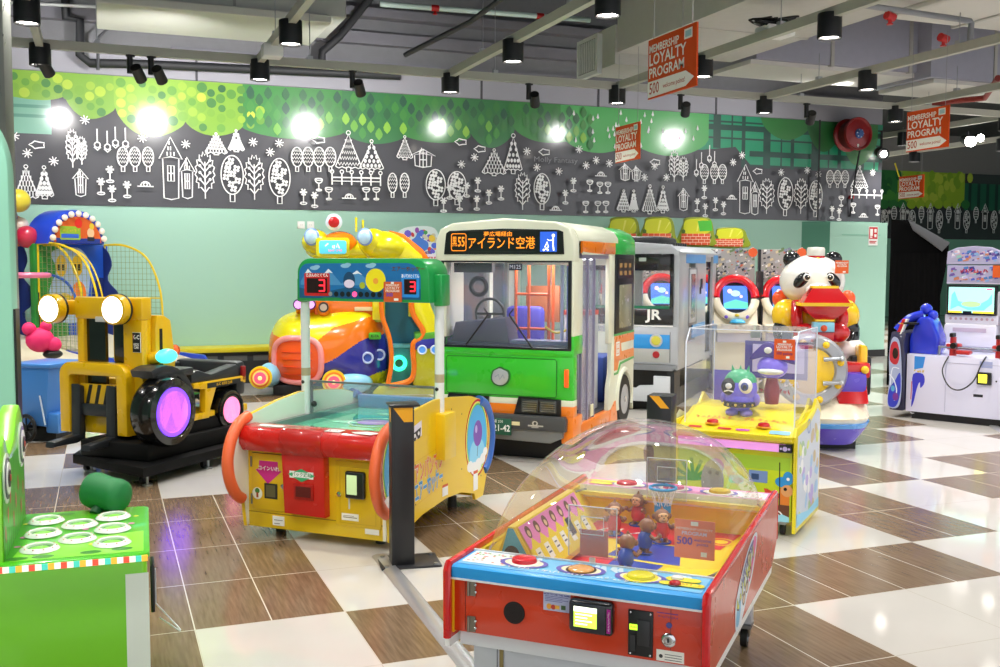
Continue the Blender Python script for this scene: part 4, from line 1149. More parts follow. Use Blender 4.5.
for sx in (0, 1):
    x0, x1 = (-.02, .0) if sx == 0 else (WH, WH + .02)
    m = B(); m.m(YL); m.prism(sidep(), 'x', x0, x1)
    m.m(CRM)
    ins = [((y - .6) * .995 + .6, (z - .42) * .99 + .42) for y, z in sidep()]
    if sx == 0: m.prism(ins, 'x', x1, x1 + .003)
    else: m.prism(ins, 'x', x0 - .003, x0)
    sg = 1 if sx else -1
    xo = x1 if sx else x0
    m.on((xo, 0 if sx else 1.2, 0), (0, sg, 0), (0, 0, 1), .001)
    for cy_ in (.07 if 0 else .06, 1.14):
        cz = .46
        m.m(RDH); m.ell(cy_, cz, .185, .255, n=40); m.m(mat('f6e85a', .35)); m.ell(cy_, cz, .172, .24, n=40); m.m(mat('58b947', .35)); m.ell(cy_, cz, .162, .228, n=40)
        m.m(mat('4db4ea', .35)); m.ell(cy_, cz, .152, .216, n=40); m.m(mat('8bd2f2', .35)); m.ell(cy_, cz - .1, .12, .1)
        m.m(WHITE)
        for a, b, r in ((-.11, -.17, .045), (-.05, -.19, .05), (.02, -.18, .055), (.09, -.15, .045), (.13, -.11, .035)): m.ell(cy_ + a, cz + b, r, r * .8)
        # a plain round balloon in place of the character art
        m.m(mat('7a4bb0', .35) if cy_ > 1 else mat('e9d93a', .35)); m.ell(cy_ + .01, cz + .03, .07, .085)
        m.m(mat('c9b4e6', .35)); m.ell(cy_ - .015, cz + .06, .018, .026); m.m(mat('2e2a30', .4)); m.line([(cy_ + .01, cz - .055), (cy_ + .0, cz - .12)], .006)
    # maker badge and lettering plate
    m.m(mat('e9e2ee', .4)); m.poly([(.225, .575), (.35, .6), (.35, .69), (.225, .66)])
    m.m(BLACK); m.poly([(.24, .625), (.34, .65), (.33, .59), (.30, .585), (.287, .61), (.275, .58), (.25, .58)]); m.m(WHITE); m.ell(.265, .61, .012); m.ell(.312, .618, .012)
    m.m(mat('d9a911', .4)); m.line([(.26, .2), (.26, .455), (.63, .5), (.63, .26)], .003, True)
    m.m(WHITE); m.text('アンパンマン', .445, .395, .13, bold=.05, sx=.48, rot=.1); m.text('エアーホッケー', .445, .285, .13, bold=.05, sx=.41, rot=.1)
    m.m(mat('e0662a', .35)); m.text('アンパンマン', .445, .395, .13, bold=.03, sx=.48, rot=.1); m.m(mat('2a8fd0', .35)); m.text('エアーホッケー', .445, .285, .13, bold=.03, sx=.41, rot=.1)
    m.m(WHITE); m.rect(.62, .14 + .04, .7, .25); m.rect(1.08, .12, 1.15, .25); m.m(mat('d2521e', .4)); m.rect(.62, .235, .7, .25); m.rect(1.08, .23, 1.15, .25)
    m.m(mat('6b5a10', .4))
    for a, b in ((.27, .21), (.27, .44), (.62, .28), (.62, .48), (.9, .65), (.9, .3), (.2, .7), (1.2, .2), (.05, .12), (.75, .7)): m.ell(a, b, .006, n=8)
    # pole sleeve
    m.m(YL); m.box(x0 if sx else x0 - .06, .54, .42, x1 + .06 if sx else x1, .7, .70, .008)
    m.obj('side_panel', t)
    for yy, col, f in ((0, ORH, -1), (1, mat('2f62b5', .35, coat=.2), 1)):
        h = B(); h.m(col)
        pts = [(.02, .70), (-.07, .665), (-.14, .585), (-.175, .47), (-.16, .36), (-.11, .27), (-.05, .225)]
        if f > 0: pts = [(1.21 - y, z) for y, z in pts]
        h.tube(spline([((x0 + x1) / 2, y, z) for y, z in pts], 5), .034, 12); h.obj('bumper_handle', t)
# body front and rear
m = B(); m.m(YL); m.box(0, .0, .055, WH, .05, .60, .004); m.box(0, DH - .05, .055, WH, DH, .6, .004); m.box(.02, .04, .22, WH - .02, DH - .04, .56)
m.m(mat('f4ecd8', .4)); m.box(WH - .035, -.012, .06, WH - .015, .0, .24)
m.m(mat('a8860c', .5)); m.box(.0, -.002, .14, WH, .0, .146)
m.obj('table_body', t)
m = B(); m.m(mat('30302c', .5)); 
for x in (.12, .8):
    for y in (.15, 1.1): m.cyl((x, y, .0), (x, y, .07), .03, n=14); 
m.obj('levelling_foot', t)
# red goal box with rounded rim
m = B(); m.m(RDH)
pr = [(-.005, .505), (-.06, .515), (-.09, .56), (-.09, .62), (-.06, .655), (.05, .66), (.05, .505)]
m.prism(pr, 'x', .0, WH, .012, 2)
m.on((0, -.06, .657), (1, 0, 0), (0, 1, .04), .003)
m.m(mat('f1efe9', .4)); m.rect(.1, .02, .27, .06); m.rect(.42, .0, .66, .07); m.poly([(.72, .03), (.8, .07), (.9, .05), (.86, -.01), (.76, .0)])
m.m(RDH); m.squiggle(.54, .035, .18, .03, .005, 2)
m.obj('goal_box', t)
m = B(); m.m(mat('b81812', .27, coat=.5)); m.prism([(-.01, .50), (-.066, .51), (-.097, .56), (-.097, .62), (-.066, .662), (.0, .664), (.0, .5)], 'x', .28, .56, .006); m.m(RDH); m.prism([(.27, .60), (.29, .17), (.56, .165), (.555, .60)], 'y', -.06, .0, .006)
m.m(mat('a81712', .35)); m.box(.36, -.068, .26, .49, -.058, .35, .004); m.m(mat('5c0e0a', .5)); m.box(.375, -.07, .275, .475, -.067, .335)
m.on((.3, -.06, .36), (1, 0, 0), (0, 0, 1), .002); m.m(mat('f0f4ef', .4)); m.rect(.03, .02, .19, .06); m.m(mat('39a86c', .4)); m.poly([(.02, .04), (.11, .075), (.2, .04), (.11, .0)]); m.m(WHITE); m.rect(.05, .025, .17, .055); m.m(mat('2b8a55', .4)); m.text('パック返却', .11, .04, .026, bold=.02)
m.obj('puck_return', t)
# doors
m = B(); m.m(mat('e3bb12', .3, coat=.3)); m.box(.03, -.008, .16, .265, .0, .49, .003)
m.m(mat('6d5a10', .5)); m.box(.03, -.002, .488, .265, .001, .494)
m.on((.03, -.008, .16), (1, 0, 0), (0, 0, 1), .0015)
m.m(mat('d02a8c', .35)); m.poly([(.055, .29), (.055, .245), (.03, .235), (.115, .155), (.21, .235), (.185, .245), (.185, .29)]); m.m(WHITE); m.text('コインいれ', .12, .245, .03, bold=.03)
m.m(mat('2a2a24', .3)); m.rect(.09, .07, .18, .16); m.m(mat('5f5b3a', .3)); m.rect(.1, .08, .165, .15)
m.m(mat('e9efe0', .4)); m.ell(.04, .095, .035); m.m(mat('3f8a3c', .4)); m.ell(.04, .11, .016); m.m(mat('a8502c', .4)); m.rect(.033, .07, .047, .1)
d_ = m.obj('coin_door', t)
m = B(); m.m(CHROME); m.lathe([(.014, 0), (.014, -.008), (.0001, -.012)], (.25, -.008, .31), 'y', 16); m.obj('lock', d_)
m = B(); m.m(mat('8d8a80', .35, .8))
for z in (.22, .44): m.cyl((.03, -.01, z - .03), (.03, -.01, z + .03), .006, n=10)
m.obj('hinge', d_)
m = B(); m.m(mat('e3bb12', .3, coat=.3)); m.box(.60, -.008, .12, .89, .0, .49, .003); m.on((.6, -.008, .12), (1, 0, 0), (0, 0, 1), .0015)
m.m(mat('c79f0a', .4)); m.line([(.03, .02), (.03, .34), (.26, .34), (.26, .02)], .004, True); m.m(mat('f1ede0', .4)); m.rect(.04, .035, .15, .075); m.rect(.19, -.03, .28, .0); m.m(mat('8a7a55', .4)); m.rect(.05, .05, .14, .055); m.rect(.05, .06, .12, .063)
m.m(mat('cfd3c8', .4)); m.rect(.085, .1, .095, .19)
d2 = m.obj('card_door', t)
m = B(); m.m(CHROME); m.lathe([(.014, 0), (.014, -.008), (.0001, -.012)], (.625, -.008, .3), 'y', 16); m.obj('lock', d2)
m = B(); m.m(mat('15161a', .3, coat=.4)); m.box(.675, -.035, .285, .80, -.008, .44, .012, 3)
m.m(mat('a9c08c', .4, emit=.5)); m.box(.69, -.039, .31, .755, -.034, .42, .002); m.obj('card_reader', d2)
m = B(); m.m(WHITE); m.box(.17, -.003, .075, .25, 0, .13); m.m(mat('777777', .5)); m.on((.17, -.003, .075), (1, 0, 0), (0, 0, 1), .001); m.rect(.01, .01, .05, .014); m.rect(.01, .03, .07, .034); m.obj('sticker', t)
# playing bed
m = B(); m.m(mat('5fd3a8', .12, coat=.6)); m.box(.03, .04, .58, WH - .03, DH - .04, .60)
m.on((0, 0, .6), (1, 0, 0), (0, 1, 0), .001)
m.m(mat('a9f0cf', .12)); 
for a in ((.5, .4, .12, .05), (.3, .6, .1, .04), (.65, .8, .12, .05), (.4, 1.0, .1, .04), (.2, .25, .08, .04), (.75, .25, .09, .05)): m.ell(*a)
m.m(mat('b8a0f0', .12)); m.ell(.47, .66, .11, .1); m.m(mat('e8fff5', .2)); m.ring(.47, .66, .16, .012); m.rect(.03, .655, .91, .662)
m.m(mat('2fae6a', .12)); m.ell(.3, .3, .05, .09); m.ell(.6, .3, .05, .09)
m.obj('playing_bed', t)
m = B(); m.m(mat('9a9d9c', .3, .7)); m.box(.0, .0, .6, .035, DH, .635); m.box(WH - .035, 0, .6, WH, DH, .635); m.m(mat('2f7fc8', .3)); m.box(.03, DH - .06, .6, WH - .03, DH, .69, .006); m.obj('cushion_rail', t)
m = B(); m.m(mat('dfe8dc', .3)); m.lathe([(.055, .602), (.055, .615), (.03, .622), (.018, .64), (.02, .665), (.012, .68), (.0001, .684)], (.62, .95, 0), 'z', 24); tag_ = m
mal = m.obj('mallet'); mal.parent = None
mal.matrix_world = t.matrix_basis
tag(mal, 'small white mallet standing on the green air hockey bed', 'mallet')
# glass guards across
m = B(); m.m(clear('dfe6e8', .16)); m.box(.0, .628, .65, WH, .633, .845); m.obj('glass_guard', t)
m = B(); m.m(mat('8c9296', .3, .7)); m.box(-.01, .622, .838, WH + .01, .64, .85); m.box(.02, .62, .64, .035, .642, .845); m.box(WH - .035, .62, .64, WH - .02, .642, .845)
m.m(BLACK)
for x in (-.01, .06): m.sph((x, .61, .70), .02, 12, 8)
m.sph((-.01, .6, .84), .015, 10, 6); m.sph((.94, .6, .84), .015, 10, 6)
m.obj('guard_frame', t)
# poles and scoreboard
for x in (-.005, .945):
    m = B(); m.m(mat('e6ebe8', .3)); m.cyl((x, .62, .45), (x, .62, 1.40), .029, n=20); m.m(mat('b9a888', .5)); m.cyl((x, .62, .88), (x, .62, .93), .0295, n=20); m.obj('pole', t)
m = B(); GR = mat('1d9a4a', .3, coat=.3)
m.m(GR)
hp_ = rrect(-.02, 1.335, 1.0, 1.625, .11, 6)
hp_ = [p for p in hp_ if True]
hp_ = [(.935, 1.362)] + arc(.835, 1.525, .1, 0, 90, 8) + arc(.11, 1.535, .09, 90, 180, 8) + [(.02, 1.362)]
m.prism(hp_, 'y', .5, .76, .006)
m.box(.93, .57, 1.34, .985, .69, 1.53, .01); m.box(-.04, .58, 1.35, .03, .68, 1.5, .01)
m.obj('scoreboard_case', t)
m = B()
m.X = Matrix.Translation((.026, 0, .14)) @ Matrix.Diagonal((.92, 1, .908, 1)); m.on((0, .5, 1.335), (1, 0, 0), (0, 0, 1), .002)
m.m(mat('1f6fae', .35)); m.poly([(.01, .03), (.93, .03), (.93, .2)] + [(a, b - 1.335) for a, b in arc(.83, 1.505, .1, 0, 90, 6)] + [(a, b - 1.335) for a, b in arc(.08, 1.53, .07, 90, 180, 6)])
m.m(mat('17557f', .35)); m.poly([(.01, .03), (.93, .03), (.93, .1), (.8, .12), (.6, .08), (.4, .11), (.2, .07), (.01, .1)])
m.m(mat('4b8fc4', .35)); m.poly([(.02, .14), (.08, .23), (.16, .15), (.24, .23), (.34, .13), (.46, .22), (.58, .12), (.02, .12)])
m.m(mat('e4eef6', .4)); m.poly([(.05, .19), (.08, .23), (.115, .195), (.09, .205), (.08, .2)]); m.poly([(.205, .195), (.24, .23), (.275, .2), (.25, .205), (.235, .2)]); m.poly([(.42, .195), (.46, .22), (.5, .19), (.47, .2), (.45, .195)])
for x, y in ((.13, .235), (.37, .25), (.56, .25)): m.m(mat('8fc0dd', .4)); m.ell(x, y, .035, .014); m.ell(x + .02, y + .008, .025, .012)
for x0, rc in ((.05, 'c22023'), (.79, '2b8fe0')):
    m.m(mat(rc, .35)); m.rect(x0, .045, x0 + .2 if x0 < .5 else x0 + .13, .2, .01); m.m(mat('22080a', .3)); m.rect(x0 + .02, .065, x0 + (.18 if x0 < .5 else .11), .165)
    m.m(WHITE); m.text('じぶんのとくてん' if x0 < .5 else 'あいてのとくてん', x0 + (.1 if x0 < .5 else .065), .184, .026, bold=.03, sx=.85 if x0 < .5 else .62)
# plain sun and cloud shapes where the picture figures stand
m.m(mat('1f4a6e', .35)); m.ell(.4, .15, .045, .06); m.m(mat('e7d9ef', .35)); m.ell(.4, .13, .04, .028)
m.m(mat('f6e51e', .35)); m.ell(.6, .155, .075, .078); m.m(mat('f2a63a', .35)); m.ell(.6, .15, .02); m.m(mat('a9b52a', .35)); m.ell(.5, .12, .022)
m.m(mat('6a4a2a', .35)); m.text('エアーホッケー', .84, .23, .035, bold=.02); m.m(mat('2c8a3e', .35)); m.rect(.2, .03, .33, .036)
for k in range(9):
    on = k == 3; m.m(mat('f03a6a', .3, emit=1.5) if on else mat('15181a', .3)); m.ell(.3 + k * .047, .06, .018, n=16)
m.m(mat('8a8f92', .4)); m.ell(.255, .06, .015)
m.obj('scoreboard_panel', t, 0)
sg_ = mat('e0202c', .3, emit=2.0)
for cx, s_ in ((.165, 1), (.822, .8)):
    m = B(); m.on((cx, .497, 1.458), (1, 0, 0), (0, 0, 1), .003); m.m(sg_)
    w_, h_ = .02 * s_, .034 * s_; cx2 = .035 * (s_ if cx < .5 else .2)
    m.rect(cx2 + w_ - .004, -h_, cx2 + w_, h_); m.rect(cx2 - w_, h_ - .004, cx2 + w_, h_ + .004); m.rect(cx2 - w_, -.004, cx2 + w_, .004); m.rect(cx2 - w_, -h_ - .004, cx2 + w_, -h_ + .004); m.rect(cx2 + w_ - .004, -h_, cx2 + w_ + .004, h_)
    m.obj('score_digit', t, 0)
m = B(); m.m(mat('d05a24', .45)); m.box(.64, .485, 1.365, .76, .492, 1.485); m.on((.64, .485, 1.365), (1, 0, 0), (0, 0, 1), .001); m.m(mat('f6e3d4', .4)); m.text('MEMBERSHIP', .06, .1, .016, bold=.02); m.text('LOYALTY', .06, .083, .022, bold=.02); m.text('PROGRAM', .06, .065, .02, bold=.02); m.m(mat('5a4ac0', .4)); m.text('500', .04, .042, .03, bold=.02); m.m(WHITE); m.rect(.05, .108, .07, .12); m.rect(.07, .008, .1, .022); m.obj('price_card', t, 0)

# ---------------------------------------------------------------- black posts with hazard stripes
def post(u, v, az, h, lab, w=.12, capy=None):
    t = thing('security_post', lab, 'post', (u, v, 0), az)
    m = B(); m.m(mat('17181b', .4, coat=.1)); m.box(-w / 2, -w / 2, 0, w / 2, w / 2, h, .004); m.box(-w / 2 + .01, -w / 2 - .002, .02, -w / 2 + .012, w / 2, h)
    m.obj('post_body', t)
    m = B(); m.m(mat('2a2b2f', .4)); m.box(-.12, -.1, 0, .2, .14, .012, .003); m.m(STEEL)
    for a, b in ((-.09, -.08), (.17, -.08), (.17, .11), (-.09, .11)): m.cyl((a, b, .01), (a, b, .02), .012, n=8)
    m.obj('base_plate', t)
    m = B(); m.m(mat('e9a51c', .4))
    for sx in ((0, -1), (1, 0), (-1, 0)):
        if sx[0] == 0: m.on((-w / 2, -w / 2, h - .1), (1, 0, 0), (0, 0, 1))
        elif sx[0] == 1: m.on((w / 2, -w / 2, h - .1), (0, 1, 0), (0, 0, 1))
        else: m.on((-w / 2, w / 2, h - .1), (0, -1, 0), (0, 0, 1))
        m.poly([(.01, .095), (w - .008, .095), (w - .008, .02), (w * .55, .02)])
    m.obj('hazard_sticker', t, 0)
    m = B(); m.m(mat('101113', .4)); m.box(-w / 2 - .012, -w / 2 - .012, h, w / 2 + .03, w / 2 + .012, h + .012, .003); m.obj('top_cap', t)
post(1.45, 5.16, 8, .85, 'black square floor post with one yellow stripe in front of the air hockey table', .12)
t = thing('security_post', 'black floor post with two yellow hazard stripes between the train and the pirate game', 'post', (2.955, 5.05, 0), 44)
h = .855
m = B(); m.m(mat('17181b', .4, coat=.1)); m.box(-.07, -.07, 0, .07, .07, h, .004); m.obj('post_body', t)
m = B(); m.m(mat('2a2b2f', .4)); m.box(-.15, -.12, 0, .15, .12, .012, .003); m.obj('base_plate', t)
for sx in range(2):
    m = B(); m.m(mat('e9a51c', .4))
    if sx == 0: m.on((-.07, -.07, h - .08), (1, 0, 0), (0, 0, 1))
    else: m.on((-.07, .07, h - .08), (0, -1, 0), (0, 0, 1))
    m.poly([(.015, .078), (.07, .078), (.13, .01), (.08, .01)]); m.obj('hazard_sticker', t, 0)
# ================================================================ the bus ride
az = 43; CRB = mat('e3e6cf', .3, coat=.4); GRB = mat('35c229', .28, coat=.5); ORB = mat('f07f14', .28, coat=.4); GLS = clear('dfe6ff', .05, .03, .55)
LG = mat('2fae4a', .3, coat=.3); DK = mat('1d1f24', .4)
t = thing('bus_ride', 'green, cream and orange kiddie city bus ride with a lit route sign', 'kiddie ride', (2.575, 8.09, 0), az)
t.scale = (1, 1, .987)
WB, DB = 1.2, 1.9
# plinth
m = B(); m.m(mat('121316', .5)); m.box(.12, .15, 0, WB - .12, DB - .15, .2, .01); m.obj('plinth', t)
# front shell
def frontpoly(x0, x1, z0, z1): m.box(x0, 0, z0, x1, .09, z1, .012)
m = B()
m.m(CRB)
m.prism([(0, 1.63), (WB, 1.63), (WB, 1.80), (1.16, 1.9), (1.05, 1.95), (.6, 1.985), (.15, 1.95), (.04, 1.9), (0, 1.80)], 'y', -.01, .14, .02, 3)
m.box(0, 0, 1.0, .09, .12, 1.66, .012); m.box(WB - .05, 0, 1.03, WB, .24, 1.66, .012); m.box(.0, .03, 1.0, .05, .24, 1.66)
m.m(GRB); m.box(WB - .05, .0, .88, WB, .24, 1.035, .01); m.box(0, 0, .88, .05, .24, 1.01, .01)
m.box(0, -.004, .86, WB, .1, .925, .012)
m.box(0, .0, .51, WB, .1, .87, .012)
m.m(CRB); m.box(0, .0, .465, WB, .1, .515, .002)
m.m(ORB); m.box(0, .0, .375, WB, .1, .468, .006); m.box(WB - .1, 0, .16, WB, .25, .38, .01); m.box(0, 0, .16, .06, .25, .38, .01)
m.obj('front_body', t)
# hatch panel lines, badge
m = B(); m.m(GRB); m.box(.1, -.006, .535, 1.06, .0, .845, .004, 2); m.m(mat('1a6a1a', .5)); m.on((.1, -.006, .535), (1, 0, 0), (0, 0, 1), .0015)
m.line(rrect(.0, .0, .96, .31, .02), .006, True)
m.obj('front_hatch', t)
m = B(); m.m(mat('2f6a34', .4)); m.prism(spline([(.5, .66), (.51, .73), (.545, .755), (.58, .77), (.615, .755), (.66, .735), (.665, .67), (.63, .62), (.58, .605), (.53, .62)], 4, True), 'y', -.016, -.006)
m.m(mat('c8ccd0', .3, .5)); m.prism(spline([(.512, .67), (.523, .725), (.55, .745), (.58, .755), (.61, .745), (.648, .725), (.652, .675), (.625, .632), (.58, .617), (.535, .632)], 4, True), 'y', -.022, -.014, .004)
m.m(mat('9aa6b8', .3)); m.on((.58, -.022, .685), (1, 0, 0), (0, 0, 1)); m.line([(-.04, 0), (-.01, .02), (0, -.02), (.03, .02), (.04, -.01)], .01)
m.obj('badge', t)
m = B(); m.m(ORB); m.box(1.125, -.018, .62, 1.165, 0, .77, .006); m.m(mat('f0501a', .3, emit=.5)); m.box(1.13, -.024, .63, 1.16, -.014, .76, .006); m.obj('turn_signal', t)
for x0 in (.72, .1):
    m = B(); m.m(mat('101114', .35)); m.prism([(x0 - .02, .385), (x0 + .38, .385), (x0 + .38, .52), (x0 + .02, .53)], 'y', -.018, .01, .004)
    m.m(mat('5d605e', .15, .6)); m.box(x0 + .05, -.024, .405, x0 + .19, -.015, .51, .005); m.box(x0 + .205, -.024, .405, x0 + .345, -.015, .51, .005)
    m.m(mat('9a9c98', .2, .5))
    for a in (.12, .275):
        for q in range(-2, 3): m.box(x0 + a - .06, -.026, .456 + q * .018, x0 + a + .06, -.024, .459 + q * .018)
    m.obj('headlight', t)
m = B(); m.m(mat('46484a', .4)); m.prism([(.0, .27), (1.15, .265), (1.155, .36), (1.14, .385), (.02, .385)], 'y', -.06, .03, .012)
m.m(mat('7b7d7c', .4)); m.prism([(.05, .185), (1.02, .165), (1.12, .21), (1.13, .268), (.03, .272)], 'y', -.04, .03, .006)
m.m(mat('2c2e30', .5)); m.box(.0, -.05, .0, 1.0, -.03, .0)
m.m(mat('e9dfae', .4)); m.box(.7, -.063, .3, .77, -.059, .33)
m.m(mat('d9dcde', .25, .5)); m.on((.9, -.06, .315), (1, 0, 0), (0, 0, 1), .001); m.ell(0, .01, .025, .02); m.m(mat('3a3c3e', .3)); m.ell(0, .01, .012); m.m(mat('d9dcde', .25, .5)); m.line([(-.06, -.01), (.07, -.01)], .012); m.line([(-.03, -.022), (.03, -.022)], .006)
m.obj('bumper', t)
m = B(); m.m(mat('1c5a44', .4)); m.box(.43, -.075, .215, .70, -.062, .35, .003); m.on((.43, -.075, .215), (1, 0, 0), (0, 0, 1), .001); m.m(mat('eef2ec', .4)); m.text('・・21-42', .125, .055, .075, bold=.02, sx=.85); m.text('夢広場 200', .13, .11, .03); m.obj('number_plate', t)
# route sign
m = B(); m.m(mat('0b0b0c', .3, coat=.5)); m.prism([(.08, 1.69), (1.12, 1.69), (1.11, 1.87), (1.07, 1.885), (.6, 1.90), (.13, 1.885), (.1, 1.865)], 'y', -.018, -.008, .004)
sm = mat('f58a1f', .4, emit=.75)
m.on((.08, -.018, 1.69), (1, 0, 0), (0, 0, 1), .001)
m.m(mat('3a3a3a', .4)); m.line([(.05, .02), (.05, .185), (.8, .195), (.8, .02)], .003, True)
m.m(sm); m.line(rrect(.07, .03, .2, .17, .015, 3), .006, True); m.text('黒', .098, .1, .09, bold=.004, sx=.5); m.text('55', .158, .1, .11, bold=.015, sx=.6)
m.text('アイランド空港', .505, .085, .105, bold=.006, sx=.8); m.text('夢広場経由', .48, .163, .042, bold=.008, sx=1.2)
m.m(mat('2450b4', .4, emit=.7)); m.rect(.84, .02, .98, .18, .004); m.m(mat('f4f6fa', .4, emit=.8)); m.ell(.95, .15, .013); m.line([(.95, .135), (.948, .08), (.955, .03)], .012); m.line([(.948, .115), (.915, .11), (.9, .12)], .007); m.line([(.88, .055), (.9, .1), (.91, .06), (.885, .04)], .01); m.ell(.872, .035, .009); m.ell(.905, .035, .009)
m.obj('route_sign', t, 0)
# windscreen
m = B(); m.m(GLS); m.box(.075, .02, .925, 1.15, .028, 1.635); m.obj('windscreen', t)
m = B(); m.m(mat('16181d', .3))
m.box(.05, -.006, .915, 1.18, .03, .935, .004); m.box(.05, -.006, 1.625, 1.18, .03, 1.645, .004); m.box(.055, -.006, .93, .075, .03, 1.63, .004); m.box(1.15, -.006, .93, 1.18, .03, 1.63, .004)
m.obj('windscreen_frame', t)
for a, b in (((.28, .94), (.48, 1.2)), ((.86, .93), (.66, 1.2))):
    m = B(); m.m(mat('121214', .4)); m.tube([(a[0], -.02, a[1]), (b[0], -.02, b[1])], .008, 6); m.tube([(b[0], -.022, b[1] - .0), (b[0] - .04 if a[0] < .5 else b[0] + .04, -.024, b[1] + .05)], .006, 6); m.obj('wiper', t)
m = B(); m.m(mat('1d2233', .4)); m.box(.65, -.002, 1.56, .76, .01, 1.615); m.on((.65, -.002, 1.56), (1, 0, 0), (0, 0, 1), .001); m.m(mat('cfd6e6', .4)); m.text('M125', .055, .027, .045); m.obj('number_label', t)
# roof and rear shell
m = B(); m.m(CRB)
rp = [(0, 1.80), (.0, 1.84), (.04, 1.9), (.15, 1.95), (.6, 1.98), (1.05, 1.95), (1.16, 1.9), (WB, 1.84), (WB, 1.80)]
m.prism(rp, 'y', .1, 1.3, .005); m.m(LG); m.prism([(x, z - .002) for x, z in rp], 'y', 1.3, DB, .01)
m.m(ORB); m.box(WB - .02, .22, 1.70, WB + .004, 1.2, 1.80, .003); m.m(LG); m.box(WB - .02, 1.2, 1.70, WB + .004, DB, 1.80, .003); m.m(CRB); m.prism([(.22, 1.69), (1.0, 1.69), (.22, 1.712)], 'x', WB - .01, WB + .006)
m.obj('roof', t)
m = B(); m.m(CRB); m.box(0, .24, .3, .03, .5, 1.8); m.box(0, .5, .3, .03, DB, .95); m.box(0, DB - .3, .95, .03, DB, 1.8); m.box(0, .5, 1.62, .03, DB, 1.8); m.box(0, 1.1, .9, .03, 1.18, 1.7)
m.box(0, DB - .03, .3, WB, DB, .95); m.box(0, DB - .03, 1.6, WB, DB, 1.8); m.m(ORB); m.box(-.004, .24, .5, .0, DB, .6); m.m(GRB); m.box(-.004, .24, .62, .0, DB, .68)
m.obj('left_side', t)
# right side: sill, rear quarter with wheel arch
m = B(); m.m(ORB); m.box(WB - .06, .2, .17, WB, 1.28, .30, .006)
m.m(CRB)
cx, cz, r = 1.55, .36, .26
archp = [(1.02, .30)] + [(cx + r * math.cos(a), cz + r * math.sin(a)) for a in [math.radians(195 - i * 15) for i in range(14)]] + [(DB, .2), (DB, .96), (1.12, .96), (1.1, .62), (1.04, .5)]
m.prism(archp, 'x', WB - .04, WB, .003)
m.torus((WB - .005, cx, cz), r, .028, 'x', 24, 8, math.radians(-20), math.radians(200))
m.box(WB - .04, 1.02, .9, WB, 1.2, 1.72, .01); m.box(WB - .04, DB - .06, .9, WB, DB, 1.72)
m.m(ORB); m.prism([(1.06, .17), (1.32, .17), (1.28, .36), (1.22, .36), (1.1, .3)], 'x', WB - .02, WB + .003); 
m.prism([(1.2, .72), (DB, .72), (DB, .8), (1.45, .8), (1.42, .88), (DB, .88), (DB, .955), (1.2, .955)], 'x', WB - .01, WB + .003)
m.prism([(1.2, .64), (1.32, .64), (1.36, .74), (1.2, .74)], 'x', WB - .01, WB + .003)
m.m(LG); m.box(WB - .01, 1.2, .955, WB + .003, DB, .975); m.prism([(1.2, .62), (1.3, .62), (1.4, .7), (DB, .72), (DB, .7), (1.42, .68), (1.33, .6), (1.2, .6)], 'x', WB - .01, WB + .0035)
m.on((WB + .003, 1.25, .77), (0, 1, 0), (0, 0, 1), .001); m.m(WHITE); m.rect(0, 0, .12, .13); m.m(mat('e07a1a', .4)); m.line([(.02, .02), (.02, .11), (.1, .11), (.1, .02)], .008, True); m.line([(.06, .02), (.06, .11)], .008); m.line([(.02, .065), (.1, .065)], .008)
m.obj('right_side', t)
m = B(); m.m(mat('1c1e22', .35)); m.box(WB - .03, 1.22, .975, WB + .004, DB - .02, 1.70, .008)
m.m(mat('8c8a72', .25)); m.box(WB - .0, 1.34, 1.02, WB + .008, DB - .12, 1.42, .003)
m.m(mat('0a0a0c', .3)); m.box(WB - .0, 1.28, 1.48, WB + .008, DB - .08, 1.66)
m.on((WB + .008, 1.28, 1.48), (0, 1, 0), (0, 0, 1), .001); m.m(mat('8a6a3a', .4, emit=.3))
for k in range(3): m.rect(.05 + k * .16, .03, .14 + k * .16, .07); m.rect(.05 + k * .16, .1, .14 + k * .16, .14)
m.obj('side_window', t)
m = B(); m.m(RUBBER); m.lathe([(.14, -.06), (.225, -.055), (.24, -.03), (.24, .03), (.225, .055), (.14, .06)], (WB - .05, cx, cz - .02), 'x', 36, cap=False)
m.m(mat('b9bdc2', .35, .2)); m.lathe([(.16, .058), (.15, .03), (.09, .035), (.06, .05), (.0001, .055)], (WB - .05, cx, cz - .02), 'x', 30)
m.m(mat('2a2b2e', .5))
for k in range(6): a = k * PI / 3; m.sph((WB - .02, cx + .105 * math.cos(a), cz - .02 + .105 * math.sin(a)), (.012, .018, .018), 10, 6)
m.m(CHROME); m.cyl((WB - .02, cx, cz - .02), (WB + .015, cx, cz - .02), .03, n=14)
m.obj('rear_wheel', t)
# folding door glass
m = B(); m.m(clear('d6d2ea', .22, .05, .5)); m.box(WB - .03, .25, .3, WB - .02, .62, 1.68); m.obj('door_glass', t)
m = B(); m.m(mat('8a86a0', .35)); 
for y in (.245, .42, .61): m.box(WB - .035, y, .29, WB - .012, y + .02, 1.69)
m.box(WB - .035, .25, 1.66, WB - .01, 1.02, 1.70); m.m(mat('e5dfb8', .4)); m.box(WB - .012, .5, .32, WB - .005, .58, .42); m.obj('door_frame', t)
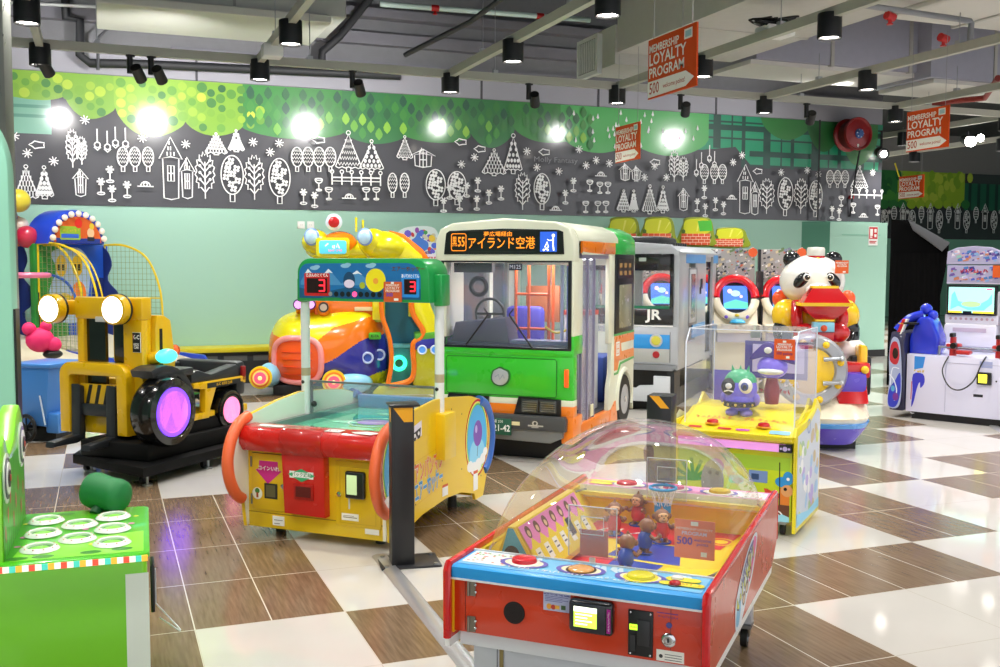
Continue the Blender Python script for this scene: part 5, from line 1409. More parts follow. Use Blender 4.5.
# cabin
m = B(); m.m(mat('3b3d44', .6)); m.box(.04, .1, .29, WB - .05, DB - .04, .31); m.m(mat('51506a', .5)); m.box(.03, .1, .31, WB - .06, .32, .95, .02); m.prism([(.08, .95), (.62, .95), (.58, 1.17), (.12, 1.12)], 'y', .1, .34, .03)
m.m(mat('6a6f9c', .4)); m.box(.05, .12, .95, WB - .08, .3, .98)
m.obj('dashboard', t)
m = B(); m.m(mat('15161a', .4)); m.torus((.32, .4, 1.18), .13, .012, 'y', 32, 8); m.cyl((.32, .4, 1.18), (.32, .3, 1.05), .018, n=10); m.box(.2, .395, 1.17, .44, .405, 1.19); m.obj('steering_wheel', t)
m = B(); m.m(mat('4a43b0', .5)); m.box(.18, .75, .31, .58, 1.15, .72, .04); m.box(.2, 1.05, .7, .56, 1.18, 1.22, .05); m.obj('driver_seat', t)
m = B(); m.m(mat('3d57a8', .5)); m.box(.1, 1.4, .31, 1.05, 1.8, .75, .04); m.m(mat('b9673a', .5)); m.box(.22, 1.55, 1.05, .56, 1.6, 1.4, .01); m.obj('rear_bench', t)
m = B(); m.m(mat('e4632e', .35))
for x, y in ((.5, .55), (.62, .55), (.72, .9), (.8, .55), (.86, .9)): m.cyl((x, y, .31), (x, y, 1.6), .014, n=10)
for z in (1.05, 1.35): m.cyl((.5, .55, z), (.8, .55, z), .012, n=8)
m.m(mat('e8d23a', .4)); m.tube(spline([(.82, .4, 1.08), (.92, .42, 1.03), (1.08, .4, 1.09)], 5), .01, 8)
m.obj('grab_rail', t)
m = B(); m.m(mat('c9ccd2', .4)); m.box(.82, .9, .31, 1.08, 1.1, 1.16, .01); m.m(mat('c24a3a', .4)); m.box(.82, .89, 1.16, 1.08, 1.1, 1.2); m.m(mat('f2c81c', .4)); m.cyl((.93, .895, 1.06), (.93, .9, 1.06), .03, n=16); m.obj('fare_box', t)
m = B(); m.m(mat('d6d8dc', .5)); m.box(.05, .15, 1.66, WB - .05, DB - .05, 1.69); m.m(mat('1a1b1f', .5)); m.box(.12, .1, 1.54, .46, .16, 1.62); m.torus((.3, .2, 1.42), .07, .02, 'y', 20, 6)
m.m(mat('f6f8ff', .4, emit=9)); m.box(.5, .4, 1.65, .9, 1.5, 1.66); m.obj('cabin_ceiling', t)  # glowing panel under the ceiling, added to brighten the bus cabin
m = B(); m.m(mat('7d88d8', .3)); m.box(1.06, .24, .95, 1.12, .28, 1.6); m.m(mat('c6cbf0', .3)); m.cyl((1.02, .24, .95), (1.02, .24, 1.6), .014, n=10); m.obj('door_post', t)
m = B(); m.m(clear('e8eef6', .12)); m.box(.01, .5, .95, .02, DB - .3, 1.62); m.box(.05, DB - .02, .95, WB - .05, DB - .012, 1.6); m.obj('left_window', t)

# ================================================================ the train ride
SIL = mat('b4b9bf', .3, .2, coat=.2); SIL2 = mat('c3c7cc', .3, .2); BLU = mat('2b93dd', .3, coat=.3)
fr = Vector((5.745, 9.49, 0)); R_ = Vector((math.cos(math.radians(43)), -math.sin(math.radians(43)), 0)); WT = 1.2; DT = 2.8
t = thing('train_ride', 'silver commuter train kiddie ride with blue stripe and black face', 'kiddie ride', tuple(fr - R_ * WT), 43)
m = B(); m.m(BLACK); m.box(.1, .1, 0, WT - .1, DT - .1, .2); m.obj('plinth', t)
m = B(); m.m(SIL)
m.box(0, 0, .5, WT, .06, .93, .02); m.box(0, 0, .9, .07, .08, 1.74, .02); m.box(WT - .07, 0, .9, WT, .08, 1.74, .02)
m.prism([(0, 1.68), (WT, 1.68), (WT, 1.72), (1.1, 1.8), (.6, 1.835), (.1, 1.8), (0, 1.72)], 'y', -.005, .1, .015)
m.m(WHITE); m.box(.06, -.01, .915, WT - .06, .0, .93); m.obj('front_body', t)
m = B(); m.m(BLU); m.box(0.02, -.008, .675, WT - .09, .0, .83, .003); m.m(mat('a9aca8', .4)); m.box(.02, -.007, .53, WT - .09, .0, .675, .003); m.m(mat('73777a', .4)); m.box(WT - .092, -.009, .53, WT - .086, 0, .86); m.obj('stripe_panel', t)
m = B(); m.m(mat('0d0f12', .25, coat=.5)); m.box(.06, -.012, .94, WT - .06, .0, 1.13, .003)
for a in ((.06, 1.13, .1, 1.7), (WT - .1, 1.13, WT - .06, 1.7), (.06, 1.52, WT - .06, 1.7)): m.box(a[0], -.012, a[1], a[2], .0, a[3], .003)
m.m(mat('14704e', .4)); m.box(.1, -.02, 1.11, WT - .1, -.005, 1.14)
m.on((.06, -.012, .94), (1, 0, 0), (0, 0, 1), .001); m.m(WHITE); m.text('JR', .87, .1, .15, bold=.03, sx=1.2)
m.m(mat('a9b7b0', .4)); m.rect(.7, .68, .78, .72)
m.obj('face_panel', t)
m = B(); m.m(clear('dde3ea', .08)); m.box(.1, .0, 1.14, WT - .1, .006, 1.52); m.obj('front_window', t)
for x in (.12, WT - .24):
    m = B(); m.m(mat('cfc94a', .3)); m.lathe([(.0001, -.035), (.045, -.03), (.055, -.015)], (x + .0, 0, .765), 'y', 24); m.m(SIL2); m.lathe([(.055, -.02), (.07, -.02), (.072, .0)], (x, 0, .765), 'y', 24); m.obj('headlight', t)
    m = B(); m.m(mat('a52026', .3)); m.lathe([(.0001, -.02), (.035, -.018), (.042, .0)], (x, 0, .612), 'y', 20); m.obj('tail_light', t)
m = B(); m.m(mat('8b9096', .35, .3)); m.prism([(0, .5), (WT, .5), (WT - .06, .44), (.06, .44)], 'y', -.02, .05, .006); m.m(BLACK); m.box(.06, .02, .1, WT - .1, .1, .46); m.m(mat('c9ced4', .35)); m.prism([(.05, .10), (1.02, .10), (1.12, .2), (1.12, .38), (.94, .38), (.94, .28), (.78, .27), (.74, .24), (.5, .25), (.44, .29), (.05, .3)], 'y', -.03, .03, .006)
m.m(mat('26282c', .4)); m.box(.4, -.06, .26, .66, .0, .36, .02); m.box(WT - .12, .0, .1, WT - .04, .3, .44); m.obj('skirt', t)
m = B(); m.m(SIL); m.prism([(0, 1.68), (WT, 1.68), (WT, 1.72), (1.1, 1.79), (.6, 1.82), (.1, 1.79), (0, 1.72)], 'y', .1, DT, .006); m.m(mat('202226', .5)); m.box(.15, .4, 1.81, .9, 1.3, 1.9, .05)
for k in range(6): m.box(.95 + .0, .45 + k * .12, 1.79, 1.05, .52 + k * .12, 1.83, .01)
m.obj('roof', t)
m = B(); m.m(SIL)
m.box(WT - .03, .0, .45, WT, .45, 1.7, .006); m.box(WT - .03, .45, .45, WT, 1.55, .72); m.box(WT - .03, .45, 1.62, WT, 1.55, 1.7); m.box(WT - .03, .9, .7, WT, 1.55, 1.62); m.box(WT - .03, .45, .72, WT, .52, 1.62); 
m.box(WT - .03, 2.0, .45, WT, DT, .75); m.box(WT - .03, 2.0, 1.62, WT, DT, 1.7); m.box(WT - .03, 2.0, .7, WT, 2.25, 1.65); m.box(WT - .03, 2.6, .7, WT, DT, 1.65); m.box(WT - .06, 1.55, 1.62, WT - .02, 2.0, 1.7); m.box(WT - .06, 1.55, .42, WT - .02, 2.0, .5)
m.m(BLU); m.box(WT - .01, .36, 1.6, WT + .004, 1.5, 1.7); m.box(WT - .01, .75, .75, WT + .004, 1.5, .9); m.box(WT - .01, 2.05, 1.6, WT + .004, DT, 1.7); m.box(WT - .01, 2.05, .75, WT + .004, DT, .88)
m.m(mat('7d8288', .3, .4)); m.box(WT - .005, .5, .9, WT + .003, 1.0, 1.55, .002); m.m(mat('b9bec4', .3)); m.box(WT - .002, .55, .93, WT + .006, .93, 1.53, .002); m.m(mat('6c7070', .2)); m.box(WT, .62, .98, WT + .009, .86, 1.48)
m.m(mat('2c2e32', .4)); m.box(WT + .0, 1.2, 1.3, WT + .012, 1.3, 1.42, .004); m.box(WT + .0, 1.16, 1.24, WT + .012, 1.22, 1.32, .004)
m.m(mat('5f6468', .2)); m.box(WT, 2.3, .95, WT + .006, 2.55, 1.5)
m.obj('right_side', t)
m = B(); m.m(SIL); m.box(0, .05, .45, .03, DT, .95); m.box(0, .05, 1.55, .03, DT, 1.7); m.box(0, 1.2, .9, .03, 1.5, 1.6); m.box(0, DT - .03, .45, WT, DT, .95); m.box(0, DT - .03, .9, .12, DT, 1.7); m.box(WT - .12, DT - .03, .9, WT, DT, 1.7); m.box(0, DT - .03, 1.55, WT, DT, 1.7); m.obj('left_side', t)
m = B(); m.m(mat('54575c', .6)); m.box(.03, .05, .42, WT - .03, DT - .05, .45); m.m(mat('2d5aa0', .5)); m.box(.05, 1.2, .45, .4, 2.4, .8, .03); m.m(mat('8a8d92', .4)); m.box(.4, .1, .45, .9, .3, 1.0, .02); m.obj('cabin_interior', t)
# ================================================================ pirate hammer game
LIME = mat('c9dc1e', .35, coat=.2); YP = mat('f2df1c', .3, coat=.3); PUR = mat('6a55c8', .35)
az = 49.5; a_ = math.radians(az); Rr = Vector((math.cos(a_), -math.sin(a_), 0)); WP, DP = .74, .68
t = thing('hammer_game', 'lime yellow pirate themed game with a clear box and a one-eyed monster inside', 'arcade game', tuple(Vector((3.716, 4.819, 0)) - Rr * WP), az)
m = B(); m.m(LIME); m.box(.02, .02, .09, WP - .03, DP - .02, .56, .004)
m.on((0, .02, .09), (1, 0, 0), (0, 0, 1), .001)
m.m(mat('a9d23a', .35)); m.rect(.03, .3, .7, .38); m.m(mat('3f9a34', .4))
for k in range(7):
    a = k * .5 - 1.6; m.line([(.12, .2), (.12 + .13 * math.sin(a), .2 + .13 * math.cos(a))], .022)
    m.line([(.37, .42), (.37 + .06 * math.sin(a), .4 + .05 * math.cos(a))], .012)
m.m(mat('8f8f86', .5)); m.ell(.24, .2, .07, .13); m.ell(.26, .29, .05, .05); m.m(mat('6f6f68', .5)); m.ell(.225, .25, .012); m.ell(.27, .25, .012)
m.m(mat('8fd88a', .4)); m.rect(.34, .2, .43, .25, .015); m.m(mat('7a96c8', .4)); m.rect(.46, .22, .57, .29); m.m(mat('34507a', .4)); m.rect(.475, .235, .52, .27)
m.m(BLACK); m.text('little', .56, .12, .09, bold=.05, sx=.9); m.m(WHITE); m.text('little', .56, .12, .09, bold=.01, sx=.9); 
m.m(mat('e8842a', .4)); m.poly([(.56, .17), (.66, .15), (.66, .12), (.57, .19)]); m.poly([(.64, .1), (.7, .1), (.7, .2), (.64, .2)])
m.m(mat('d5432c', .4)); m.poly([(.55, .19), (.64, .165), (.64, .14), (.56, .15)])
m.m(mat('2f94d8', .4)); m.ell(.655, .235, .04, .03); m.ell(.69, .26, .03, .04); m.m(mat('f4f4f4', .4)); m.ell(.69, .255, .01)
m.m(mat('e6a66a', .4)); m.ell(.685, .185, .035, .035); m.m(BLACK); m.ell(.675, .195, .01); m.line([(.64, .35), (.645, .0)], .006)
m.m(mat('6a3a22', .4)); m.poly([(.6, .02), (.7, .02), (.7, .1), (.64, .1)]); m.m(mat('f4f4f4', .3)); m.ring(.63, .03, .03, .008); m.ring(.63, .03, .012, .006)
m.m(mat('9adcf0', .35)); m.poly([(.5, .0), (.7, .0), (.7, .03), (.66, .045), (.6, .02), (.5, .03)])
m.obj('cabinet', t)
for x in (0, WP - .02):
    m = B(); m.m(YP)
    pr = [(.0, .03), (DP, .03), (DP, .70), (DP - .12, .76), (DP - .2, .70), (.32, .66), (.0, .65), (-.03, .6), (-.0, .56)]
    m.prism(pr, 'x', x, x + .02, .003)
    xo = x + .02 if x else x
    m.on((xo, 0 if x else DP, 0), (0, 1 if x else -1, 0), (0, 0, 1), .001)
    m.m(mat('cdd6e4', .35)); m.poly([(.02, .06), (DP - .02, .06), (DP - .02, .66), (DP - .1, .7), (.3, .62), (.02, .6)])
    rnd = random.Random(3)
    for k in range(40):
        m.m([mat('b8a8e0', .4), mat('d8e27a', .4), mat('9fc4e8', .4), mat('f0f2f4', .4), mat('c9b890', .4), mat('a8c8a0', .4)][k % 6])
        cx_, cy_ = rnd.uniform(.06, DP - .07), rnd.uniform(.1, .58); m.ell(cx_, cy_, rnd.uniform(.02, .045), rnd.uniform(.03, .06), rnd.uniform(0, 3), 9)
    m.m(mat('8fd0ee', .4)); m.poly([(.02, .06), (DP - .02, .06), (DP - .02, .12), (DP * .5, .1), (.02, .14)])
    m.m(mat('7a96c8', .4)); m.ring(.32, .62, .04, .01)
    m.obj('side_panel', t)
m = B(); m.m(YP); m.prism([(-.03, .575), (-.035, .60), (.30, .70), (.30, .56), (-.01, .56)], 'x', .02, WP - .02, .004); m.m(YP); m.box(.02, .3, .56, WP - .02, DP, .70, .004)
up = Vector((0, .335, .1)); m.on((0, -.035, .60), (1, 0, 0), tuple(up), .003)
m.m(mat('d2302a', .35)); 
for x in (.09, .27): m.rect(x, .035, x + .08, .06, .004)
m.m(mat('d85ac0', .35)); m.rect(.38, .035, .46, .06, .004); m.m(mat('f0a02a', .35)); m.squiggle(.2, .2, .22, .04, .014, 3); m.squiggle(.52, .2, .26, .045, .014, 4); m.m(mat('9ad0ee', .35)); m.rect(.58, .02, .7, .07, .01)
m.obj('control_deck', t)
m = B(); m.m(mat('e79ae6', .3, emit=.25)); m.box(.03, -.01, .505, WP - .06, .02, .55, .004); m.m(mat('2a2c33', .4)); m.box(WP - .1, -.012, .505, WP - .03, .02, .55); m.on((WP - .1, -.012, .505), (1, 0, 0), (0, 0, 1)); m.m(mat('c9b8e8', .4)); m.ell(.035, .022, .014); m.ell(.012, .022, .007); m.ell(.058, .022, .007); m.obj('light_strip', t)
for x in (.22, .53): button(t, x, .07, .63, .035, .03, 'd01c1c', 'e9a01c')
# clear box
m = B(); m.m(clear('e6ecf6', .1, .03, .6))
bx = [(.04, .22, .66), (.04, .22, 1.10), (.04, .3, 1.18), (.04, .66, 1.18), (.04, .66, .69)]
x0, x1 = .05, WP - .03
m.loft([[(x0, y, z) for y, z in ((.06, .62), (.06, 1.12), (.13, 1.2), (DP - .02, 1.2), (DP - .02, .70))], [(x1, y, z) for y, z in ((.06, .62), (.06, 1.12), (.13, 1.2), (DP - .02, 1.2), (DP - .02, .70))]], cap=True)
m.obj('clear_box', t, 30)
m = B(); m.m(mat('dfe6f2', .2))
for x in (x0, x1): m.tube([(x, .06, .62), (x, .06, 1.12), (x, .13, 1.2), (x, DP - .02, 1.2), (x, DP - .02, .70)], .0045, 6)
m.tube([(x0, .13, 1.2), (x1, .13, 1.2)], .003, 6); m.m(STEEL); m.box(.3, DP - .06, 1.12, .36, DP - .02, 1.16); m.box(.5, DP - .06, 1.12, .56, DP - .02, 1.16)
m.obj('box_edge', t)
m = B(); m.m(mat('4a3f9c', .4)); m.box(.26, DP - .04, .86, .66, DP - .03, 1.1); m.m(mat('6b5fd0', .35)); m.box(.06, DP - .045, .7, .26, DP - .04, .9); m.on((.26, DP - .04, .7), (1, 0, 0), (0, 0, 1)); m.m(mat('c8c0f4', .4)); m.rect(.05, .2, .38, .38)
m.m(mat('e8e0f8', .4)); m.squiggle(.22, .13, .26, .04, .01, 5); m.m(mat('b03a4a', .4)); m.squiggle(.2, .08, .2, .03, .007, 6); m.obj('backdrop_board', t, 0)
# monster figures
def monster(x, y, z, s, body, par, hat=False):
    m = B(); m.m(mat(body, .3, coat=.4, emit=.12)); m.sph((x, y, z), (s * .8, s * .6, s * .85), 24, 16); m.sph((x, y, z - s * .5), (s * .7, s * .58, s * .6), 24, 14)
    m.m(mat('3fae7a', .3, coat=.4)); m.sph((x, y + .004, z + s * .25), (s * .78, s * .6, s * .66), 24, 12, z0=.1)
    for k in (-1, 0, 1): m.cyl((x + k * s * .35, y, z + s * .8), (x + k * s * .4, y, z + s * 1.1), s * .1, .001, 8)
    m.m(mat('8a7be0', .35));
    for sg in (-1, 1): m.sph((x + sg * s * .75, y, z - s * .5), (s * .2, s * .2, s * .3), 12, 8); m.sph((x + sg * s * .35, y - .02, z - s * 1.15), (s * .3, s * .35, s * .2), 12, 8)
    o = m.obj('monster_figure', par)
    e = B(); e.m(WHITE); e.sph((x + s * .32, y - s * .4, z + s * .15), (s * .36, s * .25, s * .38)); e.m(mat('2b3f8c', .2)); e.sph((x + s * .36, y - s * .6, z + s * .15), (s * .18, s * .1, s * .2)); e.m(BLACK); e.sph((x + s * .38, y - s * .68, z + s * .15), (s * .09, s * .05, s * .11), 10, 8)
    e.m(mat('17181c', .4)); e.sph((x - s * .38, y - s * .4, z + s * .1), (s * .42, s * .25, s * .42)); e.m(WHITE); e.sph((x - s * .38, y - s * .64, z + s * .15), (s * .16, s * .05, s * .14), 12, 8)
    e.tube([(x - s * .6, y - s * .58, z - s * .12), (x - s * .38, y - s * .68, z - s * .05), (x - s * .16, y - s * .6, z - s * .12)], s * .035, 6)
    e.obj('eye', o)
    b = B(); b.m(mat('2b2024', .4)); b.lathe([(s * .74, -s * .12), (s * .78, -s * .1), (s * .78, s * .1), (s * .74, s * .12)], (x, y, z - s * .72), 'z', 24)
    b.m(mat('d8c060', .3, .8))
    for k in range(7): a = PI + k * PI / 6; b.sph((x + s * .78 * math.cos(a), y + s * .78 * math.sin(a) * .98, z - s * .72), s * .07, 8, 5)
    b.obj('belt', o)
    p = B(); p.m(mat('6a4a3c', .4)); p.cyl((x, y, .69), (x, y, z - s * 1.0), .014, n=10); p.obj('stand', o)
monster(.34, .24, .835, .13, '6f63d6', t)
m = B(); m.m(mat('7f6ae0', .35, emit=.15)); m.X = Matrix.Translation((-.02, -.02, -.02)) @ Matrix.Translation((.5, .4, .98)) @ Matrix.Scale(.82, 4) @ Matrix.Translation((-.5, -.4, -.98)); m.sph((.52, .42, .98), (.115, .08, .09)); m.m(mat('4a2f96', .4)); m.prism(spline([(.36, 1.03), (.5, 1.06), (.70, 1.01), (.63, 1.1), (.5, 1.17), (.41, 1.11)], 4, True), 'y', .36, .42, .006); m.m(WHITE); m.sph((.5, .355, 1.11), (.03, .01, .025), 12, 8); m.sph((.52, .36, .95), (.1, .04, .025), 12, 8); m.m(mat('8a2f3a', .4)); m.lathe([(.05, .7), (.06, .8), (.04, .9)], (.52, .42, 0), 'z', 16); m.obj('pirate_captain_figure', t)
m = B(); m.m(mat('e0591c', .45)); m.box(.585, .052, 1.04, .705, .058, 1.16); m.on((.585, .052, 1.04), (1, 0, 0), (0, 0, 1), .001); m.m(WHITE); m.rect(.05, .1, .07, .112); m.text('MEMBERSHIP', .06, .09, .014, bold=.02); m.text('LOYALTY', .06, .075, .022, bold=.02); m.text('PROGRAM', .06, .057, .018, bold=.02); m.m(mat('8a3a6a', .4)); m.text('500 points', .06, .036, .022, bold=.02); m.m(WHITE); m.rect(.07, .008, .09, .022); m.obj('price_card', t, 0)
for x in (.08, WP - .1):
    for y in (.08, DP - .1):
        m = B(); m.m(RUBBER); m.cyl((x, y, .035), (x + .025, y, .035), .034, n=18); m.m(STEEL); m.box(x - .005, y - .02, .06, x + .03, y + .03, .09); m.obj('caster', t)

# ================================================================ panda ride
PR = mat('c8141c', .2, coat=.8); PYL = mat('f4c81a', .22, coat=.6); PW = mat('f4f3ee', .25, coat=.5); PB = mat('131419', .2, coat=.6)
t = thing('panda_ride', 'giant panda kiddie ride in a red vest with a small white cap', 'kiddie ride', (5.95, 7.42, 0), 26)
_fig = []
# local: x right, y back, z up; head centre about (0, .1, 1.5)
m = B(); m.m(PW)
m.sph((-.02, .15, 1.49), (.33, .29, .27), 36, 24)
m.obj('panda_head', t)
hd_ = bpy.context.scene.objects.get('panda_head') or C.objects['panda_head']
for sg, nm_ in ((-1, 'l'), (1, 'r')):
    m = B(); m.m(PB); m.sph((-.02 + sg * .21, .16, 1.71), (.092, .06, .085), 20, 12); m.obj('ear', hd_)
    m = B(); m.m(PB); m.sph((-.02 + sg * .155, -.085, 1.50), (.10, .05, .062), 20, 12, rot=(0, sg * .75, sg * .35)); m.m(WHITE); m.sph((-.02 + sg * .115, -.135, 1.53), (.038, .02, .036), 16, 10); m.m(PB); m.sph((-.02 + sg * .113, -.152, 1.53), (.027, .014, .027), 14, 8); m.m(WHITE); m.sph((-.02 + sg * .108, -.165, 1.54), .008, 8, 6); m.obj('eye_patch', hd_)
m = B(); m.m(PW); m.sph((-.02, -.12, 1.40), (.13, .09, .075), 24, 14); m.m(PB); m.sph((-.01, -.2, 1.425), (.04, .025, .03), 16, 10); m.obj('muzzle', hd_)
m = B(); m.m(mat('f0efe8', .35)); m.lathe([(.085, .05), (.09, .06), (.09, .13), (.08, .145), (.0001, .15)], (.0, .1, 1.69), 'z', 28); m.m(PR); m.lathe([(.088, -.02), (.093, .0), (.09, .06)], (.0, .1, 1.69), 'z', 28); m.m(PB); m.lathe([(.11, -.03), (.12, -.02), (.09, .0)], (.0, .08, 1.69), 'z', 28); m.m(PYL); m.sph((.0, .01, 1.715), (.025, .012, .018), 10, 8); m.obj('cap', hd_)
m = B(); m.m(PYL); m.lathe([(.2, .7), (.34, .85), (.36, 1.0), (.3, 1.18), (.2, 1.3)], (0, .2, 0), 'z', 32)
for sg in (-1, 1): m.sph((sg * .31, .06, 1.1), (.16, .16, .18), 20, 14)
m.m(PR)
for sg in (-1, 1): m.tube(spline([(sg * .2, -.1, .9), (sg * .24, -.14, 1.08), (sg * .22, -.05, 1.24)], 5), .065, 12)
m.m(PR); m.sph((-.16, -.2, .93), (.13, .1, .1), 20, 12); m.sph((.17, -.2, .93), (.14, .1, .11), 20, 12)
m.m(mat('f2c9a8', .3)); m.sph((-.24, -.28, .95), .03, 10, 8)
m.obj('panda_body', t)
for sg in (-1, 1):
    m = B(); m.m(PB); m.tube(spline([(sg * .36, .02, .99), (sg * .38, .0, .9), (sg * .33, -.08, .78)], 5), .075, 14, rs=[.09] * 4 + [.08] * 4 + [.065] * 3); m.obj('arm', t)
for sg in (-1, 1):
    m = B(); m.m(mat('ee5a24', .3, coat=.4)); m.sph((sg * .36 + (.04 if sg > 0 else .02), .3, 1.27), (.085, .08, .1), 18, 12)
    m.obj('backrest_pad', t)
# lantern-shaped red horn in front of its face
m = B(); m.m(PR)
def ringsq(w, d, z, y=-.32): return [(-w, y - d, z), (w, y - d, z), (w * 1.05, y, z), (w, y + d, z), (-w, y + d, z), (-w * 1.05, y, z)]
m.loft([ringsq(.13, .08, 1.345), ringsq(.2, .12, 1.25), ringsq(.24, .14, 1.19)]); m.loft([ringsq(.24, .14, 1.16), ringsq(.17, .1, 1.07), ringsq(.09, .06, 1.01)])
m.obj('lantern_hood', t, 20)
m = B(); m.m(PYL); m.loft([ringsq(.26, .155, 1.155), ringsq(.265, .16, 1.19)]); m.loft([ringsq(.135, .085, 1.34), ringsq(.13, .08, 1.365)]); m.box(-.1, -.4, .99, .1, -.24, 1.012, .004); m.obj('lantern_rim', t, 20)
m = B(); m.m(mat('8fcfe8', .3)); m.box(-.12, -.4, .88, .1, -.3, .985, .01); m.m(mat('e8562a', .3)); m.sph((-.01, -.4, .92), (.035, .02, .035), 14, 10); m.m(PR); m.box(-.12, -.38, .78, .1, -.22, .88, .01); m.obj('console', t)
# price card on the ear
m = B(); m.m(mat('e2601f', .45)); m.box(.15, -.145, 1.56, .29, -.14, 1.7); m.on((.15, -.145, 1.56), (1, 0, 0), (0, 0, 1), .001); m.m(WHITE); m.text('MEMBERSHIP\nLOYALTY\nPROGRAM', .07, .095, .022, bold=.02); m.rect(.08, .01, .11, .025); m.obj('price_card', t, 0)
# big round drum wheel
m = B(); m.m(mat('a9acb4', .3, .3, coat=.4)); m.lathe([(.19, -.03), (.21, -.055), (.285, -.055), (.31, -.02), (.31, .06), (.19, .06)], (-.2, -.52, .70), 'y', 48)
m.m(PYL); m.lathe([(.0001, -.06), (.14, -.05), (.2, -.035), (.2, .05)], (-.2, -.52, .70), 'y', 40)
m.obj('drum_wheel', t)
for k in range(8):
    a = 2 * PI * k / 8 + .3; m = B(); m.m(PYL); m.sph((-.2 + .25 * math.cos(a), -.58, .70 + .25 * math.sin(a)), .03, 14, 10); m.obj('drum_knob', t)
for z in (.6, .8):
    m = B(); m.m(mat('c3c8d0', .2, .5)); m.cyl((-.1, -.58, z), (.04, -.62, z + .01), .02, .012, 12); m.sph((.04, -.62, z + .01), .022, 10, 8); m.obj('handle_peg', t)
# the figure is a little smaller than its ride
Sc = .82
for o_ in list(t.children):
    if o_.name.split('.')[0] in ('panda_head', 'panda_body', 'arm', 'backrest_pad', 'lantern_hood', 'lantern_rim', 'console', 'price_card'):
        up_ = .055 if o_.name.split('.')[0] in ('lantern_hood', 'lantern_rim', 'console') else 0
        o_.scale = (Sc * (1.06 if o_.name.startswith('panda_head') else 1),) * 3; o_.location = Vector((-.03, .1, 1.5 + up_ / (1 - Sc))) * (1 - Sc) - Vector((.03, 0, .035 + (.085 if o_.name.startswith('panda_head') else 0)))
# boat-like base running back
PC = mat('f2e6cc', .25, coat=.5); PPU = mat('5b46c4', .25, coat=.5)
m = B(); m.m(PC)
def hull(s, z, y0, y1): return [(math.copysign(abs(math.cos(a)) ** .6, math.cos(a)) * s, (y0 + y1) / 2 + math.copysign(abs(math.sin(a)) ** .7, math.sin(a)) * (y1 - y0) / 2, z) for a in [2 * PI * k / 28 for k in range(28)]]
m.loft([hull(.28, .12, -.45, .85), hull(.36, .2, -.55, .95), hull(.395, .3, -.6, 1.0), hull(.38, .42, -.5, .98), hull(.33, .5, -.35, .9)])
m.obj('boat_base', t)
m = B(); m.m(PPU); m.loft([hull(.285, .06, -.46, .86), hull(.37, .19, -.57, .96), hull(.38, .22, -.58, .97), hull(.35, .24, -.5, .9)]); m.m(mat('4f9ae6', .25, coat=.4)); m.loft([hull(.38, .215, -.585, .975), hull(.395, .25, -.6, .985), hull(.38, .255, -.57, .97)]); m.obj('base_trim', t)
m = B(); m.m(mat('1b1c20', .5)); m.box(-.25, -.3, 0, .25, .7, .1); m.obj('plinth', t)
m = B(); m.m(PPU); m.box(.0, -.45, .48, .3, -.1, .68, .04); m.m(PR); m.box(.12, -.4, .62, .34, -.2, .76, .03); m.prism([(-.5, .42), (-.36, .68), (-.3, .66), (-.4, .40)], 'x', .05, .3, .01); m.m(PYL); m.sph((.28, -.42, .7), .035, 12, 8); m.box(.27, -.3, .5, .34, -.1, .9, .03); m.m(BLACK); m.box(.22, -.2, .45, .4, .1, .8, .03)
m.m(PW); m.sph((.26, .0, .84), (.14, .14, .1), 16, 10)
m.obj('seat_console', t)
# yellow ride further behind
t = thing('train_car_ride', 'yellow ride car partly hidden behind the panda ride', 'kiddie ride', (7.35, 8.9, 0), 26)
m = B(); m.m(PYL); m.box(-.2, 0, .12, .2, 1.0, .55, .06); m.box(-.2, 0, .5, .2, .3, .95, .06); m.obj('car_body', t)
m = B(); m.m(mat('b8321c', .4)); m.box(-.21, .05, .2, .21, .9, .3, .02); m.m(BLACK); m.cyl((-.22, .25, .13), (.22, .25, .13), .12, n=24); m.cyl((-.22, .75, .13), (.22, .75, .13), .12, n=24); m.obj('running_gear', t)

